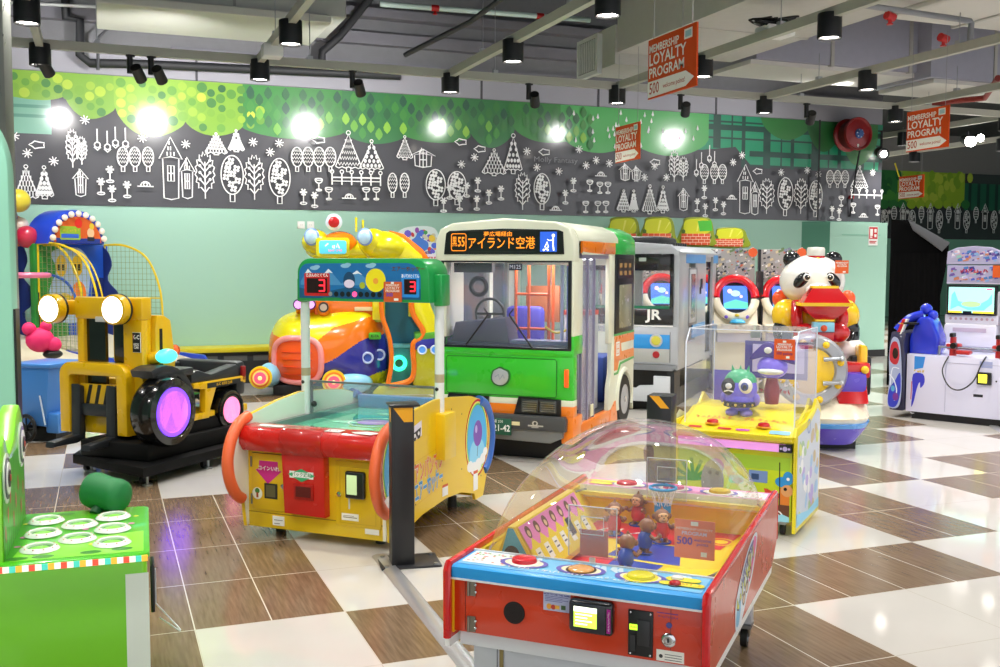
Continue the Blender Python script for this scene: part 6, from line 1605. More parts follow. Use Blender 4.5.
# ================================================================ card battle cabinets by the wall
CRC = mat('efe6cf', .3, coat=.3); RDC = mat('dd1420', .2, coat=.6)
def card_cabinet(loc, label):
    t = thing('card_game_cabinet', label, 'arcade cabinet', loc, 24, 'red arched card game cabinets')
    m = B(); m.m(CRC); m.prism([(0, 0), (.0, .74), (.12, .82), (.28, 1.3), (.55, 1.3), (.55, 0)], 'x', -.28, .28, .02); m.m(mat('c8c2d8', .4)); m.box(-.27, -.1, .62, .27, .1, .74, .02); m.m(CRC); m.box(-.285, -.16, .74, .285, .16, .84, .02)
    m.m(mat('1a1a20', .4)); m.box(-.295, .15, .2, -.275, .55, 1.5, .005)
    m.obj('cabinet', t)
    m = B(); m.m(RDC); sc2 = Vector((0, .18, 1.17)); q = Matrix.Translation(sc2) @ Matrix.Rotation(-.32, 4, 'X'); m.X = q
    pts = [(math.cos(math.radians(a)) * .25, 0, math.sin(math.radians(a)) * .25) for a in range(0, 181, 12)]; m.tube(pts, .055, 12); m.obj('red_arch', t)
    m = B(); m.m(CRC); m.X = q; m.tube([(math.cos(math.radians(a)) * .25, 0, math.sin(math.radians(a)) * .26) for a in range(184, 357, 12)], .054, 12); m.obj('cream_arch', t)
    m = B(); m.X = q; m.m(mat('1b1d28', .3)); m.cyl((0, .02, 0), (0, .05, 0), .24, n=32); m.obj('screen_bezel', t)
    m = B(); m.X = q; m.m(mat('3a62c8', .3, emit=1.0)); m.box(-.15, -.01, -.15, .15, .02, .15); m.on((-.15, -.01, -.15), (1, 0, 0), (0, 0, 1)); m.m(mat('8fb4f0', .3, emit=1.0)); m.ell(.15, .2, .06, .04); m.m(mat('4fae9a', .3, emit=.8)); m.poly([(0, 0), (.3, 0), (.3, .08), (.15, .12), (0, .07)]); m.m(mat('c9a4f0', .3, emit=1)); m.ell(.08, .23, .03); m.ell(.22, .16, .02)
    m.obj('screen', t)
    m = B(); m.m(mat('2fa8dc', .3, coat=.3)); m.sph((0, .0, .86), (.1, .09, .05), 24, 10, z0=0); m.m(mat('e8c83a', .3)); m.sph((0, .05, .95), (.03, .03, .02), 12, 8); m.m(mat('7a5fd0', .3)); m.sph((-.13, .07, .93), .025, 10, 8); m.sph((.13, .07, .93), .025, 10, 8); m.obj('card_tray', t)
    m = B(); m.m(mat('a9a6a4', .4)); m.box(-.27, .35, 1.36, .27, .42, 1.78, .004); m.m(mat('23252c', .4)); m.box(-.3, .36, 1.36, -.27, .42, 1.78)
    m.on((-.29, .35, 1.37), (1, 0, 0), (0, 0, 1)); rnd = random.Random(7)
    cols = ['e8e6e2', '4a4e5c', 'b9bcc4', 'c9654a', '6f8a5c', 'd9c9a0', '8a8fa8', '2e3038', 'f2f2f0']
    for k in range(120):
        m.m(mat(cols[k % 9], .4)); x, y = rnd.uniform(.02, .54), rnd.uniform(.02, .4); w_ = rnd.uniform(.015, .045); m.poly([(x, y), (x + w_, y + w_ * .4), (x + w_ * .7, y + w_), (x - w_ * .2, y + w_ * .7)])
    m.obj('topper_board', t, 0)
    m = B(); m.m(mat('e8602a', .45)); m.cyl((.24, .335, 1.74), (.24, .345, 1.74), .06, n=8); m.obj('round_sticker', t)
    return t
def cab_at(x, d): p = sight(x, 300); f = p.x * math.sin(YAW) + p.y * math.cos(YAW); return (p.x * d / f, p.y * d / f, 0)
CAB = [(784, 12.75, 'red arched card cabinet just left of the panda head'), (734, 12.75, 'red arched card cabinet between the train and the panda'), (698, 14.45, 'red arched card cabinet seen through the train side door'), (659, 14.3, 'red arched card cabinet seen through the right of the train front window'), (617, 14.4, 'red arched card cabinet mostly hidden by the rear of the bus')]
c0 = None
for x, d, lab in CAB:
    card_cabinet(cab_at(x + 4, d), lab)
# topped leaf boards on the row behind
def leaf_sign(x, d, lab, z0, z1, green=False):
    p = cab_at(x, d); t = thing('leaf_topper_machine', lab, 'arcade machine', p, 25, 'machines with leafy toppers')
    m = B(); m.m(mat('3a3d48', .4)); m.box(-.25, .06, 0, .25, .28, z0 - .1, .02); m.m(mat('e8e0c8', .4)); m.box(-.23, .04, .9, .23, .06, z0 - .15, .01); m.obj('cabinet', t)
    m = B(); m.m(mat('8a9a1c', .35)); w = .25
    m.prism(spline([(-w, z0), (-w - .02, z0 + .12), (-w + .06, z1 - .1), (-w + .08, z1 - .02), (0, z1), (w - .04, z1 - .03), (w + .02, z0 + .16), (w + .04, z0)], 4, True), 'y', .1, .2, .02)
    m.on((0, .1, z0), (1, 0, 0), (0, 0, 1), .002); h = z1 - z0
    m.m(mat('d6dc1e', .3)); m.poly(spline([(-.16, h * .45), (-.17, h * .85), (0, h * .94), (.17, h * .9), (.2, h * .5), (.05, h * .4)], 4, True))
    m.m(mat('eef06a', .3)); m.poly([(.0, h * .5), (.02, h * .5), (.06, h * .88), (.03, h * .88)]); m.poly([(.1, h * .5), (.19, h * .8), (.17, h * .82)]); m.m(mat('4a6a1a', .4)); m.ell(-.19, h * .5, .03); m.ell(.2, h * .3, .03)
    if green: m.m(mat('4fc23a', .3)); m.poly([(.05, h * .5), (.24, h * .52), (.22, h * .88), (.02, h * .86)])
    m.obj('leaf_topper', t, 30)
    m = B(); m.m(mat('d8532a', .4)); m.box(-.22, .07, z0 + .01, .2, .1, z0 + h * .42, .004); m.on((-.22, .07, z0 + .01), (1, 0, 0), (0, 0, 1)); m.m(mat('f0d8c0', .4)); bh = h * .42 - .01
    for r in range(1, 4): m.rect(.0, bh * r / 4 - .003, .42, bh * r / 4 + .003)
    for r in range(4):
        for c_ in range(5): m.rect(.04 + c_ * .085 + (r % 2) * .04, bh * r / 4, .046 + c_ * .085 + (r % 2) * .04, bh * (r + 1) / 4)
    m.obj('brick_panel', t)
leaf_sign(622, 15.25, 'yellow leafy topper just right of the bus roof', 1.86, 2.29)
leaf_sign(657, 15.15, 'yellow leafy topper over the front of the train roof', 1.86, 2.29)
leaf_sign(696, 15.2, 'yellow leafy topper with a bright green corner over the train', 1.86, 2.29, True)
leaf_sign(729, 15.2, 'darker leafy topper with orange bricks at the right end of its row', 1.84, 2.14)

# ================================================================ black booth and fishing machine on the right
p0 = sight(889, 300); f = 13.4 / (p0.x * math.sin(YAW) + p0.y * math.cos(YAW))
t = thing('photo_booth', 'tall black curtained booth with a slanted grey hood beside the wall end', 'booth', (p0.x * f, p0.y * f, 0), 42)
bk = mat('040405', .9, spec=.1)
m = B(); m.m(bk); m.prism([(0, 0), (.62, 0), (.62, 1.2), (.7, 1.72), (.7, 1.86), (.2, 2.17), (0, 2.18)], 'y', 0, 1.0, .01); m.obj('booth_body', t)
m = B(); m.m(mat('5a5c60', .35)); m.prism([(.2, 2.18), (.27, 2.03), (.62, 1.76), (.71, 1.87)], 'y', -.06, -.012, .004); m.obj('hood', t)
m = B(); m.m(mat('050506', .9, spec=.1)); m.loft([[(.02 + .57 * k / 40, -.03 + .004 * math.cos(k * 1.5), z) for k in range(41)] for z in (.1, 1.74)], cap=False, closed=False); m.obj('curtain', t)
m = B(); m.m(mat('d8b81c', .4)); m.box(.1, -.25, .70, .4, -.22, .73); m.obj('yellow_bar', t)
az = 64; t = thing('fishing_game', 'white and blue fishing game counter with red rod controllers', 'arcade game', (7.755, 8.301, 0), az)
WW = mat('dcdcf4', .3, coat=.3); BL2 = mat('1c34cc', .2, coat=.6)
m = B(); m.m(WW); m.box(.0, 0, .07, 2.0, .75, .64, .01); m.m(mat('b9b9d4', .4)); m.box(.395, -.003, .1, .4, 0, .58); m.box(.4, -.003, .575, 2.0, 0, .58); m.m(BLACK); m.box(.05, .04, 0, 2.0, .7, .08)
m.on((.0, 0, .07), (1, 0, 0), (0, 0, 1), .001); m.m(mat('2f8ae0', .3)); m.poly([(.08, .55), (.19, .55), (.17, .44), (.08, .42)]); m.m(mat('d8b83a', .3)); m.squiggle(.13, .405, .11, .03, .01, 5)
m.m(mat('3a3cc8', .3)); m.poly(spline([(.07, .37), (.17, .38), (.19, .3), (.15, .24), (.14, .3), (.11, .22), (.085, .1), (.06, .05), (.07, .2)], 3, True)); m.m(mat('c83a5a', .3)); m.line([(.06, .3), (.055, .12)], .008)
m.m(mat('a9b2e0', .4)); m.rect(.72, .48, .84, .54); m.m(mat('22242a', .3)); m.rect(.67, .2, .76, .225); m.ell(.88, .36, .008)
m.obj('counter', t)
m = B(); m.m(mat('e8e8f4', .3)); m.lathe([(.02, 0), (.018, .04), (.03, .055)], (.06, .06, 0), 'z', 14); m.lathe([(.02, 0), (.018, .04), (.03, .055)], (1.9, .06, 0), 'z', 14); m.obj('levelling_foot', t)
m = B(); m.m(mat('14151a', .3, coat=.4)); m.box(.70, -.025, .39, .84, 0, .51, .01); m.m(mat('e9e23a', .4, emit=1.2)); m.box(.72, -.028, .41, .80, -.024, .49); m.obj('card_reader', t)
m = B(); m.m(mat('2a2d4a', .3, coat=.4)); m.prism([(.0, .07), (.75, .07), (.75, .62), (.5, .85), (.0, .85), (-.05, .75), (-.03, .3)], 'x', -.17, -.01, .02)
m.on((-.17, .75, .07), (0, -1, 0), (0, 0, 1), .002)
m.on((-.165, -.001, .07), (1, 0, 0), (0, 0, 1), .04)
for k, (x, z, r, c_) in enumerate(((.07, .6, .055, '8a93b8'), (.07, .6, .035, '4a1a1c'), (.06, .42, .05, '3d3f8c'), (.09, .32, .05, '6f7cb8'), (.06, .2, .055, '8fb0c8'), (.1, .12, .04, '4a2f6a'), (.05, .1, .03, 'b8c8d8'), (.09, .5, .03, 'b06a8a'))): m.m(mat(c_, .3)); m.ell(x, z, r, r * 1.2)
m.obj('end_panel', t)
m = B(); m.m(BL2); m.prism(spline([(-.0, .64), (.0, .8), (.06, .95), (.1, 1.0), (.2, 1.0), (.26, .9), (.3, .78), (.27, .64)], 4), 'y', .05, .3, .04, 3)
m.sph((.13, .15, 1.08), (.06, .06, .055), 18, 12); m.sph((.2, .15, 1.02), (.05, .05, .05), 16, 10); m.tube(spline([(.12, .12, 1.03), (-.02, .1, .98), (-.13, .05, .86)], 5), .045, 12); m.obj('blue_figure_rest', t)
m = B(); m.m(mat('c8232c', .3)); m.prism([(-.14, .78), (-.06, .98), (-.02, .98), (-.1, .78)], 'y', .0, .06, .01); m.m(WHITE); m.prism([(-.1, .78), (-.02, .98), (.0, .98), (-.08, .78)], 'y', -.01, .05, .005); m.m(BLACK); m.box(-.04, -.02, .93, .1, .1, .95, .005); m.m(mat('d8c81c', .4)); m.box(-.1, .0, .93, -.04, .02, .94)
m.obj('arm_stripe', t)
m = B(); m.m(mat('8f98a8', .25, .5)); m.cyl((.25, .08, .72), (2.0, .08, .72), .012, n=10)
for x in (.3, .9, 1.5): m.cyl((x, .08, .64), (x, .08, .72), .012, n=8)
m.obj('hand_rail', t)
for x in (.42, .86, 1.3):
    m = B(); m.m(mat('c02226', .3, coat=.3)); m.cyl((x, .12, .64), (x, .12, .82), .035, .03, 16); m.box(x - .06, .07, .70, x + .08, .17, .76, .02); m.box(x + .06, .0, .66, x + .2, .1, .70, .015); m.m(BLACK); m.cyl((x + .03, .02, .74), (x + .03, .08, .74), .03, n=14); m.box(x - .02, .05, .82, x + .02, .15, .86, .01); m.obj('rod_controller', t)
m = B(); m.m(mat('2a2c33', .4)); m.tube(spline([(.42, .0, .64), (.38, -.05, .5), (.45, -.06, .36), (.56, -.06, .33), (.68, -.05, .42), (.74, -.02, .58), (.78, .0, .66)], 6), .007, 6); m.obj('cable', t)
for i, (x0, lab) in enumerate(((.12, 'x'), (.70, 'y'), (1.3, 'z'))):
    m = B(); m.m(mat('e3e1ea', .3)); m.box(x0, .75, .13, x0 + .54, 1.15, 1.35, .01); m.box(x0, .68, .80, x0 + .54, .8, 1.03, .03); m.box(x0 + .0, .72, 1.03, x0 + .54, .8, 1.12, .005); m.m(mat('c9b8c8', .4)); m.box(x0 + .1, .675, .95, x0 + .44, .69, .99)
    m.on((x0, .72, 1.03), (1, 0, 0), (0, 0, 1), .001); m.m(mat('c9a8b0', .4))
    for k in range(9): m.ell(.06 + k * .053, .05, .014)
    m.obj('monitor_cabinet', t)
    m = B(); m.m(mat('14161c', .3)); m.box(x0 + .02, .7, 1.12, x0 + .52, .76, 1.42, .004); m.obj('monitor', t)
    m = B(); m.m(mat('8fd8c8', .3, emit=1.0)); m.on((x0 + .04, .7, 1.14), (1, 0, 0), (0, 0, 1), .001); m.rect(0, 0, .46, .26); m.m(mat('5fa8e0', .3, emit=1.0)); m.poly([(.02, .03), (.1, .07), (.2, .03), (.36, .03), (.44, .1), (.44, .2), (.4, .14), (.3, .08), (.1, .12), (.06, .22), (.03, .18)]); m.m(mat('8fd07a', .3, emit=1)); m.ell(.23, .09, .1, .03); m.m(mat('d8c83a', .3, emit=.8)); m.rect(0, 0, .14, .02); m.rect(.25, 0, .46, .02); m.m(BLACK); m.rect(.15, 0, .24, .02); m.m(mat('c84a8a', .3, emit=.6)); m.rect(.38, .235, .44, .25); m.obj('screen', t)
    m = B(); m.m(mat('b8b4d4', .3)); m.box(x0, .74, 1.43, x0 + .54, .85, 1.62, .004); m.prism([(x0 - .01, 1.63), (x0 + .55, 1.63), (x0 + .54, 1.76), (x0 + .44, 1.8), (x0 + .27, 1.815), (x0 + .1, 1.8), (x0, 1.76)], 'y', .74, .8, .004)
    rnd = random.Random(3 + i); cols = ['5a6fd8', '8fb8e8', 'c9c4e8', '7a5aa8', 'e0b8c8', '4a86c8', 'f0eef8', '9ad0c8', '3a3f8c', 'd88a6a']
    for (zb, zh, n_) in ((1.44, .17, 60), (1.64, .14, 60)):
        m.on((x0, .74, zb), (1, 0, 0), (0, 0, 1), .001)
        for k in range(n_):
            m.m(mat(cols[rnd.randrange(10)], .3)); x, y = rnd.uniform(.02, .5), rnd.uniform(.01, zh - .03); w_ = rnd.uniform(.02, .06); m.poly([(x, y), (min(.53, x + w_), y + w_ * .2), (min(.53, x + w_ * .8), min(zh, y + w_ * .7)), (x, min(zh, y + w_ * .5))])
    m.m(mat('e8e0f4', .3)); m.rect(.0, -.205, .54, -.195); m.m(mat('c8283a', .3)); m.on((x0, .74, 1.44), (1, 0, 0), (0, 0, 1), .004); m.squiggle(.27, .125, .3, .04, .01, 15)
    m.obj('topper_sign', t, 0)
    if i == 0: m = B(); m.m(mat('e2601f', .45)); m.box(x0 + .47, .72, 1.5, x0 + .57, .73, 1.62); m.obj('price_card', t, 0)

t.scale = (1, 1, 1.05)
for o_ in t.children:
    if o_.name.split('.')[0] in ('monitor_cabinet', 'monitor', 'screen', 'topper_sign', 'price_card'): o_.location.z -= .11
# graphics on its end panel
m = B(); m.on((-.172, -.056, .07), (1, 0, 0), (0, 0, 1), .003)
m.m(mat('aab6d8', .3)); m.poly(spline([(.01, .05), (.02, .3), (.01, .55), (.04, .72), (.11, .7), (.14, .5), (.15, .2), (.12, .04)], 4, True)); m.m(mat('c02a3a', .3)); m.poly(spline([(.02, .5), (.03, .66), (.09, .68), (.12, .55), (.09, .46)], 4, True)); m.m(mat('22160f', .4)); m.ell(.075, .57, .03, .055)
m.m(mat('3a46c8', .3)); m.poly(spline([(.02, .05), (.02, .2), (.08, .3), (.13, .38), (.14, .2), (.1, .05)], 4, True)); m.m(mat('e4e9f6', .3)); m.line(spline([(.02, .36), (.07, .3), (.1, .2), (.08, .1)], 4), .012); m.line(spline([(.12, .42), (.05, .42), (.03, .25)], 4), .01); m.m(mat('7a3a9a', .3)); m.ell(.09, .14, .03, .04); m.m(mat('5fb0d8', .3)); m.ell(.06, .22, .02, .03)
m.obj('end_graphic', t, 0)
# ================================================================ fork lift ride
TY = mat('e8b80e', .28, coat=.4); TD = mat('23272c', .4, coat=.1); TB = mat('090a0c', .18, coat=.6)
t = thing('forklift_ride', 'yellow and black forklift kiddie ride with glowing round headlamps and purple lit wheel', 'kiddie ride', (-.228, 8.435, 0), 44)
m = B(); m.m(mat('060708', .6, spec=.2)); m.prism([(.1, -.12), (.96, -.33), (.96, 1.25), (.02, 1.25), (.0, .05)], 'z', .08, .15, .006); m.box(.2, -.15, .15, .85, 1.0, .28, .02); m.box(.3, .0, .26, .8, .9, .38, .03)
m.obj('base_plate', t)
for x, y in ((.16, 0), (.9, -.22), (.9, .45), (.9, 1.1), (.1, 1.1)):
    m = B(); m.m(STEEL); m.cyl((x, y, .0), (x, y, .014), .035, n=16); m.cyl((x, y, .01), (x, y, .09), .01, n=8); m.m(BLACK); m.cyl((x - .05, y, .035), (x - .02, y, .035), .034, n=16); m.obj('levelling_foot', t)
# body
m = B(); m.m(TY); m.box(.12, .1, .36, .70, .5, .72, .04); m.box(.12, .45, .36, .78, 1.12, .42, .01)
m.prism([(.42, .37), (1.05, .37), (1.08, .50), (1.08, .60), (.82, .60), (.82, .56), (.42, .56)], 'x', .12, .17, .006)
m.prism([(.42, .37), (.60, .37), (.62, .45), (.70, .62), (.98, .63), (1.07, .60), (1.08, .66), (.42, .66), (.42, .62), (.56, .60), (.55, .42), (.42, .42)], 'x', .74, .80, .006)
m.obj('chassis', t)
m = B(); m.m(mat('1a1c20', .4)); m.box(.745, .58, .605, .803, 1.0, .645); m.on((.803, .60, .605), (0, 1, 0), (0, 0, 1), .001); m.m(mat('e8b80e', .4)); m.text('K-C  KIDS CAR', .19, .02, .03, bold=.02); m.obj('name_strip', t)
m = B(); m.m(TD); m.box(.14, .46, .58, .74, .95, .64, .02); m.prism([(.42, .66), (.42, .74), (.5, .76), (.66, .71), (.98, .76), (1.06, .74), (1.08, .64), (.7, .64), (.68, .60), (.6, .60), (.6, .66)], 'x', .66, .78, .02); m.prism([(.42, .66), (.42, .76), (1.06, .76), (1.08, .64)], 'x', .12, .2, .02); m.box(.14, .98, .5, .78, 1.1, .78, .03); m.obj('seat_tub', t)
m = B(); m.m(mat('8c1218', .3)); m.box(.76, 1.03, .62, .80, 1.08, .74, .006); m.obj('tail_light', t)
# fender over the big wheel
m = B(); m.m(TD); pts = [(.03 + .34 * math.cos(math.radians(a)), .50 + .34 * math.sin(math.radians(a))) for a in range(-25, 118, 10)]; pts2 = [(.03 + .285 * math.cos(math.radians(a)), .50 + .285 * math.sin(math.radians(a))) for a in range(115, -30, -10)]
m.prism(pts + pts2, 'x', .66, .86, .008); m.box(.68, -.05, .74, .86, .36, .80, .02); m.obj('fender', t)
def kwheel(x0, x1, y, z, r, hub, hubr, glow):
    m = B(); m.m(TB); w = (x1 - x0) / 2; c = (x0 + x1) / 2
    m.lathe([(r * .6, -w), (r * .9, -w), (r, -w * .6), (r, w * .55), (r * .93, w * .95), (r * .75, w * 1.05), (hubr * 1.02, w * .95)], (c, y, z), 'x', 44)
    o = m.obj('wheel', t)
    h = B(); h.m(mat(hub[0], .3, emit=glow)); h.lathe([(hubr * 1.03, w * .9), (hubr * 1.0, w * 1.0), (hubr * .86, w * .98)], (c, y, z), 'x', 36)
    h.m(mat(hub[1], .3, emit=glow)); h.lathe([(hubr * .86, w * .98), (hubr * .6, w * .8), (hubr * .45, w * .84)], (c, y, z), 'x', 36); h.m(mat(hub[2], .3, emit=glow * 1.3)); h.lathe([(hubr * .45, w * .84), (hubr * .3, w * .76), (.0001, w * .8)], (c, y, z), 'x', 36)
    h.obj('lit_hub', o)
kwheel(.74, .94, .03, .50, .262, ('6a3ae0', 'b45af0', 'f4d0fc'), .18, 1.4)
kwheel(.68, .82, .86, .40, .17, ('f07aa8', 'f58ab0', 'f8a8c4'), .105, .8)
kwheel(.0, .12, .86, .40, .17, ('f07aa8', 'f58ab0', 'f8a8c4'), .105, .8)
# mast
m = B(); m.m(TY)
m.box(.05, .0, .3, .12, .1, 1.22, .01); m.box(.50, .0, .3, .68, .10, 1.20, .01); m.box(.04, -.01, 1.17, .69, .10, 1.335, .015); m.box(.34, .06, .84, .46, .12, 1.17, .02); m.m(TB); m.box(.12, .03, .55, .30, .06, 1.17); m.box(.38, .03, .84, .5, .05, 1.17, .02)
m.m(mat('c9ccce', .3)); m.box(.26, -.03, 1.15, .44, .0, 1.19, .006)
m.obj('mast', t)
m = B(); m.m(TY); m.prism([(.1, .72), (.30, .72), (.32, .85), (.27, 1.16), (.2, 1.2), (.12, 1.2), (.1, 1.1)], 'x', .56, .72, .015); m.m(BLACK); m.prism([(.14, .78), (.17, .78), (.17, 1.1), (.14, 1.1)], 'x', .72, .723); m.obj('cab_pillar', t)
m = B(); m.m(mat('f4f4f4', .4)); m.box(.595, -.006, .93, .67, .0, 1.08, .001); m.m(mat('15161a', .4)); m.box(.598, -.009, .933, .667, -.004, 1.077); m.on((.598, -.009, .933), (1, 0, 0), (0, 0, 1), .001); m.m(WHITE); m.text('K-C', .035, .11, .042, bold=.04, sx=.9); m.text('KIDS\nCAR', .035, .045, .026, bold=.03, sx=.9); m.m(mat('c8202a', .4)); m.rect(.005, .095, .012, .13); m.obj('name_sticker', t, 0)
# U shaped guard in front
m = B(); m.m(TY)
w = .095
outer = [(.60, .31), (.60, .74)] + arc(.50, .745, .10, 0, 90, 6) + arc(.05, .745, .10, 90, 180, 6) + [(-.05, .31), (.045, .31), (.045, .70)] + arc(.075, .72, .03, 180, 90, 4) + arc(.475, .72, .03, 90, 0, 4) + [(.505, .70), (.505, .31)]
m.prism(outer, 'y', -.09, .03, .012)
m.obj('front_guard', t)
m = B(); m.m(TY); m.box(.1, -.0, .30, .46, .04, .52, .01); m.box(.1, -.03, .50, .46, .0, .68, .006); m.on((.1, -.03, .50), (1, 0, 0), (0, 0, 1), .001); m.m(BLACK)
for k in range(4): m.poly([(.05 + k * .085, .02), (.085 + k * .085, .02), (.125 + k * .085, .175), (.09 + k * .085, .175)])
m.m(TD); m.box(.12, -.06, .44, .44, -.02, .53, .01); m.obj('hazard_plate', t)
for x in (.02, .36):
    m = B(); m.m(TD); m.prism([(-.02, .25), (-.02, .66), (-.075, .68), (-.085, .30), (-.33, .275), (-.34, .235), (-.1, .235)], 'x', x + .03, x + .12, .015); m.obj('fork', t)
for x, z, in ((-.09, 1.245), (.53, 1.25)):
    m = B(); m.m(TY); m.lathe([(.05, .06), (.09, .03), (.112, -.01), (.112, -.08), (.1, -.085)], (x, -.05, z), 'y', 32); m.cyl((x, -.02, z), (x, .06, z), .04, n=16)
    if x < 0: m.box(x, .0, z - .05, .06, .08, z + .06, .01)
    m.m(BLACK); m.lathe([(.113, .005), (.115, .0), (.115, -.01), (.113, -.015)], (x, -.05, z), 'y', 32)
    m.obj('headlamp', t); m = B(); m.m(mat('fdfcf2', .3, emit=3.5)); m.lathe([(.1, -.082), (.09, -.09), (.0001, -.098)], (x, -.05, z), 'y', 30); m.obj('lamp_lens', t)
m = B(); m.m(mat('49d8cc', .3, emit=.9)); m.sph((.80, .12, .90), (.06, .10, .055), 20, 12); m.m(TY); m.cyl((.68, .1, .88), (.76, .11, .89), .05, n=14); m.obj('side_beacon', t)
m = B(); m.m(BLACK); m.torus((.43, .35, .86), .12, .015, 'y', 24, 8); m.cyl((.43, .2, .75), (.43, .35, .86), .02, n=10); m.obj('steering_wheel', t)

# ================================================================ submarine-plane ride
OR = mat('f07a12', .22, coat=.6); YE = mat('e6dd10', .22, coat=.6); NB = mat('2a2f9a', .22, coat=.6); OL = mat('b9b81c', .25, coat=.5); LB = mat('8fd0ee', .3, coat=.4); PK = mat('f79a9a', .3, coat=.4); TL = mat('1f6f8c', .35)
k_ = .0119
t = thing('submarine_ride', 'orange, yellow and blue submarine kiddie ride with pink ringed mouth and fish-like roof', 'kiddie ride', tuple(at_z(250, 398, 0)), 14)
def px2(x, y): return ((x - 250) * k_, (398 - y) * k_)
def prof_body(pts, y0, y1, bev, mt, name, seg=4, n=4):
    m = B(); m.m(mt); m.prism([px2(*p) for p in (spline(pts, n, True) if n else pts)], 'y', y0, y1, bev, seg); return m.obj(name, t, 50)
OUT = spline([px2(x, y) for x, y in ((264, 355), (266, 338), (275, 322), (292, 314), (320, 311), (350, 308), (375, 312), (384, 335), (388, 360), (386, 385), (375, 396), (330, 399), (290, 397), (270, 382), (264, 368))], 14, True)
HCX, HCZ = px2(326, 356)
def hull_y(x, z):
    a = math.atan2(z - HCZ, x - HCX)
    b = min(OUT, key=lambda q: abs((math.atan2(q[1] - HCZ, q[0] - HCX) - a + PI) % (2 * PI) - PI))
    s_ = min(.999, math.hypot(x - HCX, z - HCZ) / math.hypot(b[0] - HCX, b[1] - HCZ))
    return .6 - .56 * (1 - s_ ** 2.6) ** .5
def inside(x, z, poly_):
    c_ = False
    for k in range(len(poly_)):
        (x1, z1), (x2, z2) = poly_[k], poly_[k - 1]
        if (z1 > z) != (z2 > z) and x < (x2 - x1) * (z - z1) / (z2 - z1) + x1: c_ = not c_
    return c_
ZY = [px2(*q) for q in ((262, 332), (275, 318), (297, 306), (362, 300), (372, 318), (350, 324), (332, 329), (316, 342), (300, 345), (278, 340))]
ZB = [px2(*q) for q in ((255, 370), (280, 371), (300, 371), (318, 367), (332, 361), (345, 352), (357, 344), (370, 339), (395, 335), (395, 405), (255, 405))]
ZO = [px2(*q) for q in ((345, 402), (352, 390), (362, 381), (376, 376), (392, 374), (392, 402))]
m = B(); ring_ = []; NR = 90; NA = len(OUT)
for k in range(NR * 2 - 1):
    a = -PI / 2 + PI * (k + .5) / (NR * 2 - 1); s_ = math.cos(a) ** (2 / 2.6)
    ring_.append([(HCX + (q[0] - HCX) * s_, .6 + .56 * math.sin(a), HCZ + (q[1] - HCZ) * s_) for q in OUT])
for k in range(len(ring_) - 1):
    for q in range(NA):
        quad = [ring_[k][q], ring_[k][(q + 1) % NA], ring_[k + 1][(q + 1) % NA], ring_[k + 1][q]]
        cx_ = sum(v_[0] for v_ in quad) / 4; cz_ = sum(v_[2] for v_ in quad) / 4
        m.m(YE if inside(cx_, cz_, ZY) else OL if inside(cx_, cz_, ZO) else NB if inside(cx_, cz_, ZB) else OR); m.add(quad[::-1], [(0, 1, 2, 3)])
m.m(OR); m.add(ring_[0], [tuple(range(NA))])
me_ = m.obj('hull', t, 80)
bm_ = bmesh.new(); bm_.from_mesh(me_.data); bmesh.ops.remove_doubles(bm_, verts=bm_.verts, dist=.0004); bmesh.ops.recalc_face_normals(bm_, faces=bm_.faces); bm_.to_mesh(me_.data); bm_.free()
# mouth
x0, z0 = px2(296, 362)
def mq(a_, k1): return (x0 + .285 * k1 * math.copysign(abs(math.cos(a_)) ** .65, math.cos(a_)), z0 + .27 * k1 * math.copysign(abs(math.sin(a_)) ** .65, math.sin(a_)))
m = B(); m.m(PK); m.tube([(q[0], hull_y(*q) - .02, q[1]) for q in [mq(2 * PI * k / 44, 1) for k in range(44)]], .036, 12, closed=True); m.obj('mouth_ring', t)
m = B(); m.m(mat('f05a1c', .3, coat=.4)); rr_ = [[(q[0], hull_y(*q) - .012 - .02 * (1 - kk), q[1]) for q in [mq(2 * PI * k / 32, kk) for k in range(32)]] for kk in (1, .8, .6, .4, .2, .02)]; m.loft(rr_, cap=False)
m.m(mat('d8400e', .35))
for k in range(4): zz = z0 - .17 + k * .09; m.tube([(x0 - .18 + .06 * q, hull_y(x0 - .18 + .06 * q, zz) - .03, zz) for q in range(7)], .008, 6)
m.obj('mouth_grille', t)
for x, y, s_ in ((262, 378, 1.0), (334, 383, 1.05)):
    c = px2(x, y); m = B(); m.m(LB); m.sph((c[0] + .17, .22, c[1] - .03), (.27, .22, .15), 24, 14) if x > 300 else m.sph((c[0] + .06, .3, c[1]), (.14, .2, .15), 24, 14); m.obj('float_pod', t)
    for k, (r, cc, e) in enumerate(((.135, 'f2dc1e', 0), (.112, 'f0821c', 0), (.088, 'f8e87a', .1), (.07, 'f04a6a', .5))):
        m = B() if k == 0 else m; m.m(mat(cc, .3, coat=.3, emit=e)); m.cyl((c[0] - .02, .02 - .02 * k, c[1]), (c[0] - .02, .05 - .02 * k, c[1]), r * s_, n=36)
    m.m(mat('fbe08a', .3, emit=.6)); m.sph((c[0] - .02, -.05, c[1]), (.025, .02, .025), 12, 8); m.obj('round_lamp', t)
# windows on the blue side
for x in (366, 378): c = px2(x, 360 if x < 370 else 358); m = B(); m.m(mat('b8c8f0', .3)); yy_ = hull_y(*c) - .02; m.torus((c[0], yy_, c[1]), .06, .013, 'y', 28, 8); m.m(mat('3a5ab8', .2)); m.cyl((c[0], yy_, c[1]), (c[0], yy_ + .08, c[1]), .056, n=24); m.obj('porthole', t)
m = B(); m.m(OL); m.prism([px2(x, y) for x, y in spline([(374, 400), (378, 389), (390, 387), (412, 389), (430, 385), (437, 390), (433, 400)], 4, True)], 'y', .12, .8, .04, 3); m.obj('lower_fin', t)
